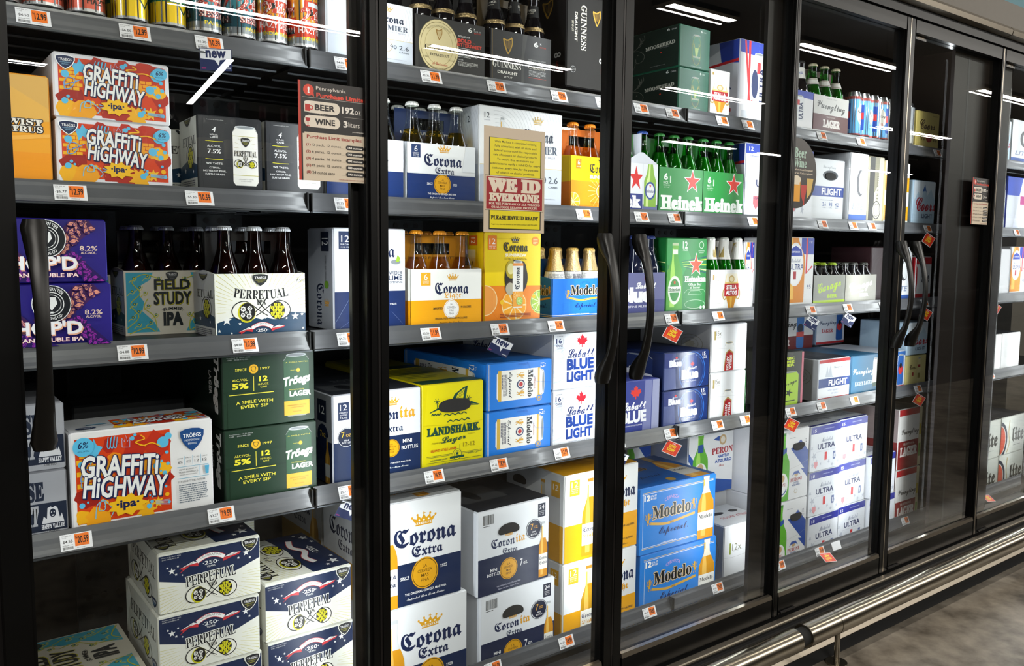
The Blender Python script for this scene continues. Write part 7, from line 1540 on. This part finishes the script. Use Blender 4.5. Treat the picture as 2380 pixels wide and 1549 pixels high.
for cx, nn, lv, xo, wd in ((0, 'left', 3, 2.562, .186), (1, 'middle', 3, 2.757, .186), (2, 'right', 2, 2.950, .186)):
    for q in range(lv):
        carton('white star-pattern carton with navy top band, %s of the %s column' % (('bottom', 'middle' if lv == 3 else 'top', 'top')[q], nn), xo+[.012, .004, 0][q], E_+q*.163, wd, .1625, .26, art_ultra15(), None, art_ultra15top() if q == lv-1 else None, col='d0d3da', y=.17+(.01 if cx == 1 else 0), rz=rj.uniform(-1, 1))
carton('torn cream carton with a black opening behind the star cartons', 3.02, E_+.328, .12, .20, .2, art_tear(), None, col='b8b0a0', y=.44)
carton('cream carton below the torn one', 3.02, E_, .12, .326, .2, None, None, col='8a8478', y=.445)
# ------------------------------------------------------------------ fifth door
for i, x in enumerate((3.077, 3.137)): can('yu' if i == 0 else 'silver', (x, .205, A_), ('tall light blue can left of the yellow box, fifth door', 'pale silver tall can touching the yellow box, fifth door')[i], rz=1+i, r=.0292)
carton('yellow box with brown script on the top shelf, fifth door', 3.168, A_, .17, .135, .17, art_coorsb(), None, col='d8c470', y=.175)
can('silver', (3.315-.02, .37, A_), 'pale silver tall can behind the yellow box, fifth door')
carton('yellow and white pack on the second shelf, fifth door', 3.03, B_, .10, .222, .17, art_yel(), None, col='e8d8a8')
carton('light blue mountain box with red script, second shelf', 3.162, B_, .168, .165, .2, art_coorsl(), None, col='a8c0d4')
carton('white and black rounded box between the two right handles', 3.04, C_, .14, .20, .2, art_white(), None, col='d8d8d8')
carton('red and white box with black lettering on the third shelf', 3.210, C_, .122, .164, .2, art_lite(), art_sideband('b8202c', 'b8202c', .2, 50), col='d8d8da')
clr = art_coorsl()
carton('pale yellow carton with a small can print, fourth shelf', 3.176, D_, .155, .122, .2, art_cbD(), None, col='c4b878')
carton('light blue mountain carton stacked on the pale yellow one', 3.176, D_+.1225, .155, .13, .2, art_coorsl(), None, col='a8c0d4')
for q in (1, 0):
    carton('white and red carton with a maroon band and silver script, %s one' % ('lower', 'upper')[q], 3.148, E_+q*.243, .178, .2425, .26, art_yE5(), art_sideband('9a8a8a', '7a1c20', .46, 80), None if q == 0 else art_darktop(), col='dcd8d6')
# ------------------------------------------------------------------ sixth door
carton('light blue mountain box at the left of the top shelf, sixth door', 3.79, A_, .16, .165, .2, art_coorsl(), None, col='a8c0d4')
carton('pale grey box on the top shelf, sixth door', 3.96, A_, .22, .18, .2, art_white(), None, col='cfd0cc')
carton('white box on the second shelf, sixth door', 3.79, B_, .15, .165, .2, None, None, col='d0d2d6')
carton('blue and white striped box, second shelf of the sixth door', 3.95, B_, .24, .225, .2, art_ultraE6(), None, col='3a4aa8')
for i, x in enumerate((3.79, 3.91)): carton('silver wrapped can pack, %s one on the third shelf of the sixth door' % ('left', 'right')[i], x, C_, .115, .20, .2, art_white() if 0 else None, None, col='c9c9cc')
carton('white box with amber bottle print beyond the silver packs', 4.03, C_, .16, .21, .2, art_ultC(), None, col='d0d0d4')
carton('white carton with a round red badge, sixth door', 3.79, D_, .20, .166, .26, art_mlD(), None, art_darktop(), col='d0d0ce')
carton('plain white carton right of the round red badge one', 3.995, D_, .19, .166, .26, None, None, art_darktop(), col='e0e0e0')
for q in (1, 0):
    for i, x in enumerate((3.775, 4.045)): carton('grey-green carton with black blackletter word, %s %s' % (('lower', 'upper')[q], ('left', 'right')[i]), x, E_+q*.175, .265, .1745, .3, art_mlE(), None, art_darktop() if q else None, col='a9aba2')

# ------------------------------------------------------------------ price tags
TAGS = '''A .208 12.99 6.50; under the green can by the frame
A .368 12.99 6.50; under the yellow and green cans
A .500 10.59 5.30 n; under the teal cans
A .782 8.99 4.00; under the slim white box, leftmost door
B .253 12.99 5.77; under the small graffiti cartons
B .474 10.59 5.30; under the dark four-can cartons
B .778 11.99 5.33; under the purchase limits sticker
C .345 10.99 4.88; under the teal vine carrier
C .555 10.99 4.88; under the cream star-band carrier
C .780 19.59 4.35; under the white and navy slim can carton
D .238 20.59 4.58; under the large graffiti carton
D .499 19.59 3.27; under the dark green cartons
D .779 14.99 5.71 n; under the white and navy mini bottle carton
A .989 11.99 5.71; under the cream oval carrier
A 1.169 11.99 5.71; under the black harp carrier
A 1.363 15.99 4.29; left of the tall black carton
A 1.514 8.99 4.83; under the tall black carton
B 1.452 11.59 5.15; under the yellow and orange six-pack
C .988 11.99 5.33; under the white and yellow-orange carrier
C 1.184 19.59 4.35 n; under the oval window box
C 1.363 11.99 5.33; under the blue six-pack carrier
D .996 16.99 3.78; under the yellow palm carton
D 1.184 18.99 4.22; under the blue cartons with lying cans
D 1.388 13.99 2.23; under the white maple leaf cartons
E 1.414 18.99 4.22; below the white and yellow boxes, second door
E 1.171 26.59 4.22; below the 24 bottle boxes
A 1.653 5.09 3.35; at the left of the moose cartons
A 1.777 7.49 3.20; under the dark moose carton side
A 1.990 7.96 3.10; under the small chalice carton
A 2.109 12.96 3.40; under the tall blue and red box
B 1.664 11.54 5.15; under the white red-star carrier
B 1.797 11.52 5.15; under the left green red-star carrier
B 2.153 18.59 4.10; under the blue-banded star-pattern box, third door
C 1.795 18.09 4.02 l; under the tall green box
C 2.001 11.49 5.12; under the white chalice carrier
D 1.805 15.59 2.77 l; under the dark blue can cartons
D 2.014 17.49 3.10; under the white banner cartons
D 2.150 12.49 4.10; under the green bottles, third door
D 1.590 13.99 2.40 n; just above the white and yellow box, third door
E 1.734 18.89 4.19; below the light blue cartons
E 2.040 19.09 4.24; at the foot of the third door, right
A 2.497 8.49 3.77; under the maroon carrier
A 2.732 4.29 4.10; under the tall blue cans
B 2.524 15.99 3.55; under the blue band hand-hole box
B 2.708 12.49 3.47; under the narrow silver box
B 2.829 12.99 3.60; under the cream and black box
B 2.949 9.49 3.90; under the yellow and white pack
C 2.477 14.99 3.33 n; under the amber bottle box
C 2.698 8.99 3.99 n; under the two grey carriers
C 2.933 9.99 4.44; right of the grey carriers
D 2.387 12.99 3.61 l; under the lime can box
D 2.566 11.99 2.66; under the navy band red-edged box
D 2.770 11.99 2.66; under the teal blue box
D 2.965 11.99 2.66; under the small blue can box
E 2.364 18.49 4.10; at the foot of the fourth door, left
E 2.594 15.49 2.75 l; below the left star-pattern column
E 2.695 - -; blank one right of the red flag, fourth door
A 3.265 13.99 2.90; under the yellow script box, fifth door
B 3.222 15.99 2.66 l; under the second-shelf mountain box
C 3.234 13.99 3.11 l; under the red and white box
D 3.218 12.99 2.90 l; under the pale yellow carton
E 3.175 11.49 2.55; below the maroon band cartons
B 4.000 13.99 3.10; under the striped box, sixth door
C 3.831 15.99 3.55 l; under the silver wrapped packs
D 3.845 12.99 2.90; under the round red badge carton
E 3.818 17.99 3.20 l; below the grey-green cartons'''
TA = math.atan2(.0145, .036)
for rec in TAGS.split('\n'):
    rec, where = rec.split('; ')
    f = rec.split(); k, x, p, u = f[0], float(f[1]), f[2], f[3]; promo = f[4] if len(f) > 4 else ''
    lab = ('blank white tag, ' if p == '-' else 'white and orange price tag ')+where
    a = art_tag(p, u, p == '-'); wd, hg = .052, .029
    t = thing('price_tag', lab, 'tag', (x, .1498, LIP[k]+.003)); t.rotation_euler = (-TA, 0, radians(rj.uniform(-1, 1)))
    body('paper_strip', wd, .0004, hg, card('e9e8ea', .6), t, bev=.00015)
    printface('tag_print', a, 'front', wd, .001, hg, M['paper'], t, m=.0)
    if promo:
        pa = art_new() if promo == 'n' else art_low(); pk = 'new item flag' if promo == 'n' else 'red LOW flag'
        q = thing('promo_flag', '%s hanging from the tag %s' % (pk, where), 'flag', (x+.004, .146, LIP[k]+(.004 if k != 'E' else .016))); q.rotation_euler = (radians(14 if k != 'E' else -60), radians({'A': -4, 'E': 6}.get(k, 24)), radians(-8))
        W2, H2 = .058, .040; V = [(0, 0, -H2), (W2, 0, -H2), (W2, 0, 0), (0, 0, 0)]
        MB().box(0, 0, -H2, W2, .0005, 0).build('paper_flag', card('e8e8e8', .6), q)
        link('flag_print', pa.mesh('flag_print', (0, 0, -H2), (W2, 0, 0), (0, 0, H2), (0, -1, 0), M['paper'], lift=.0002), q)
bpy.data.objects.remove(_to)
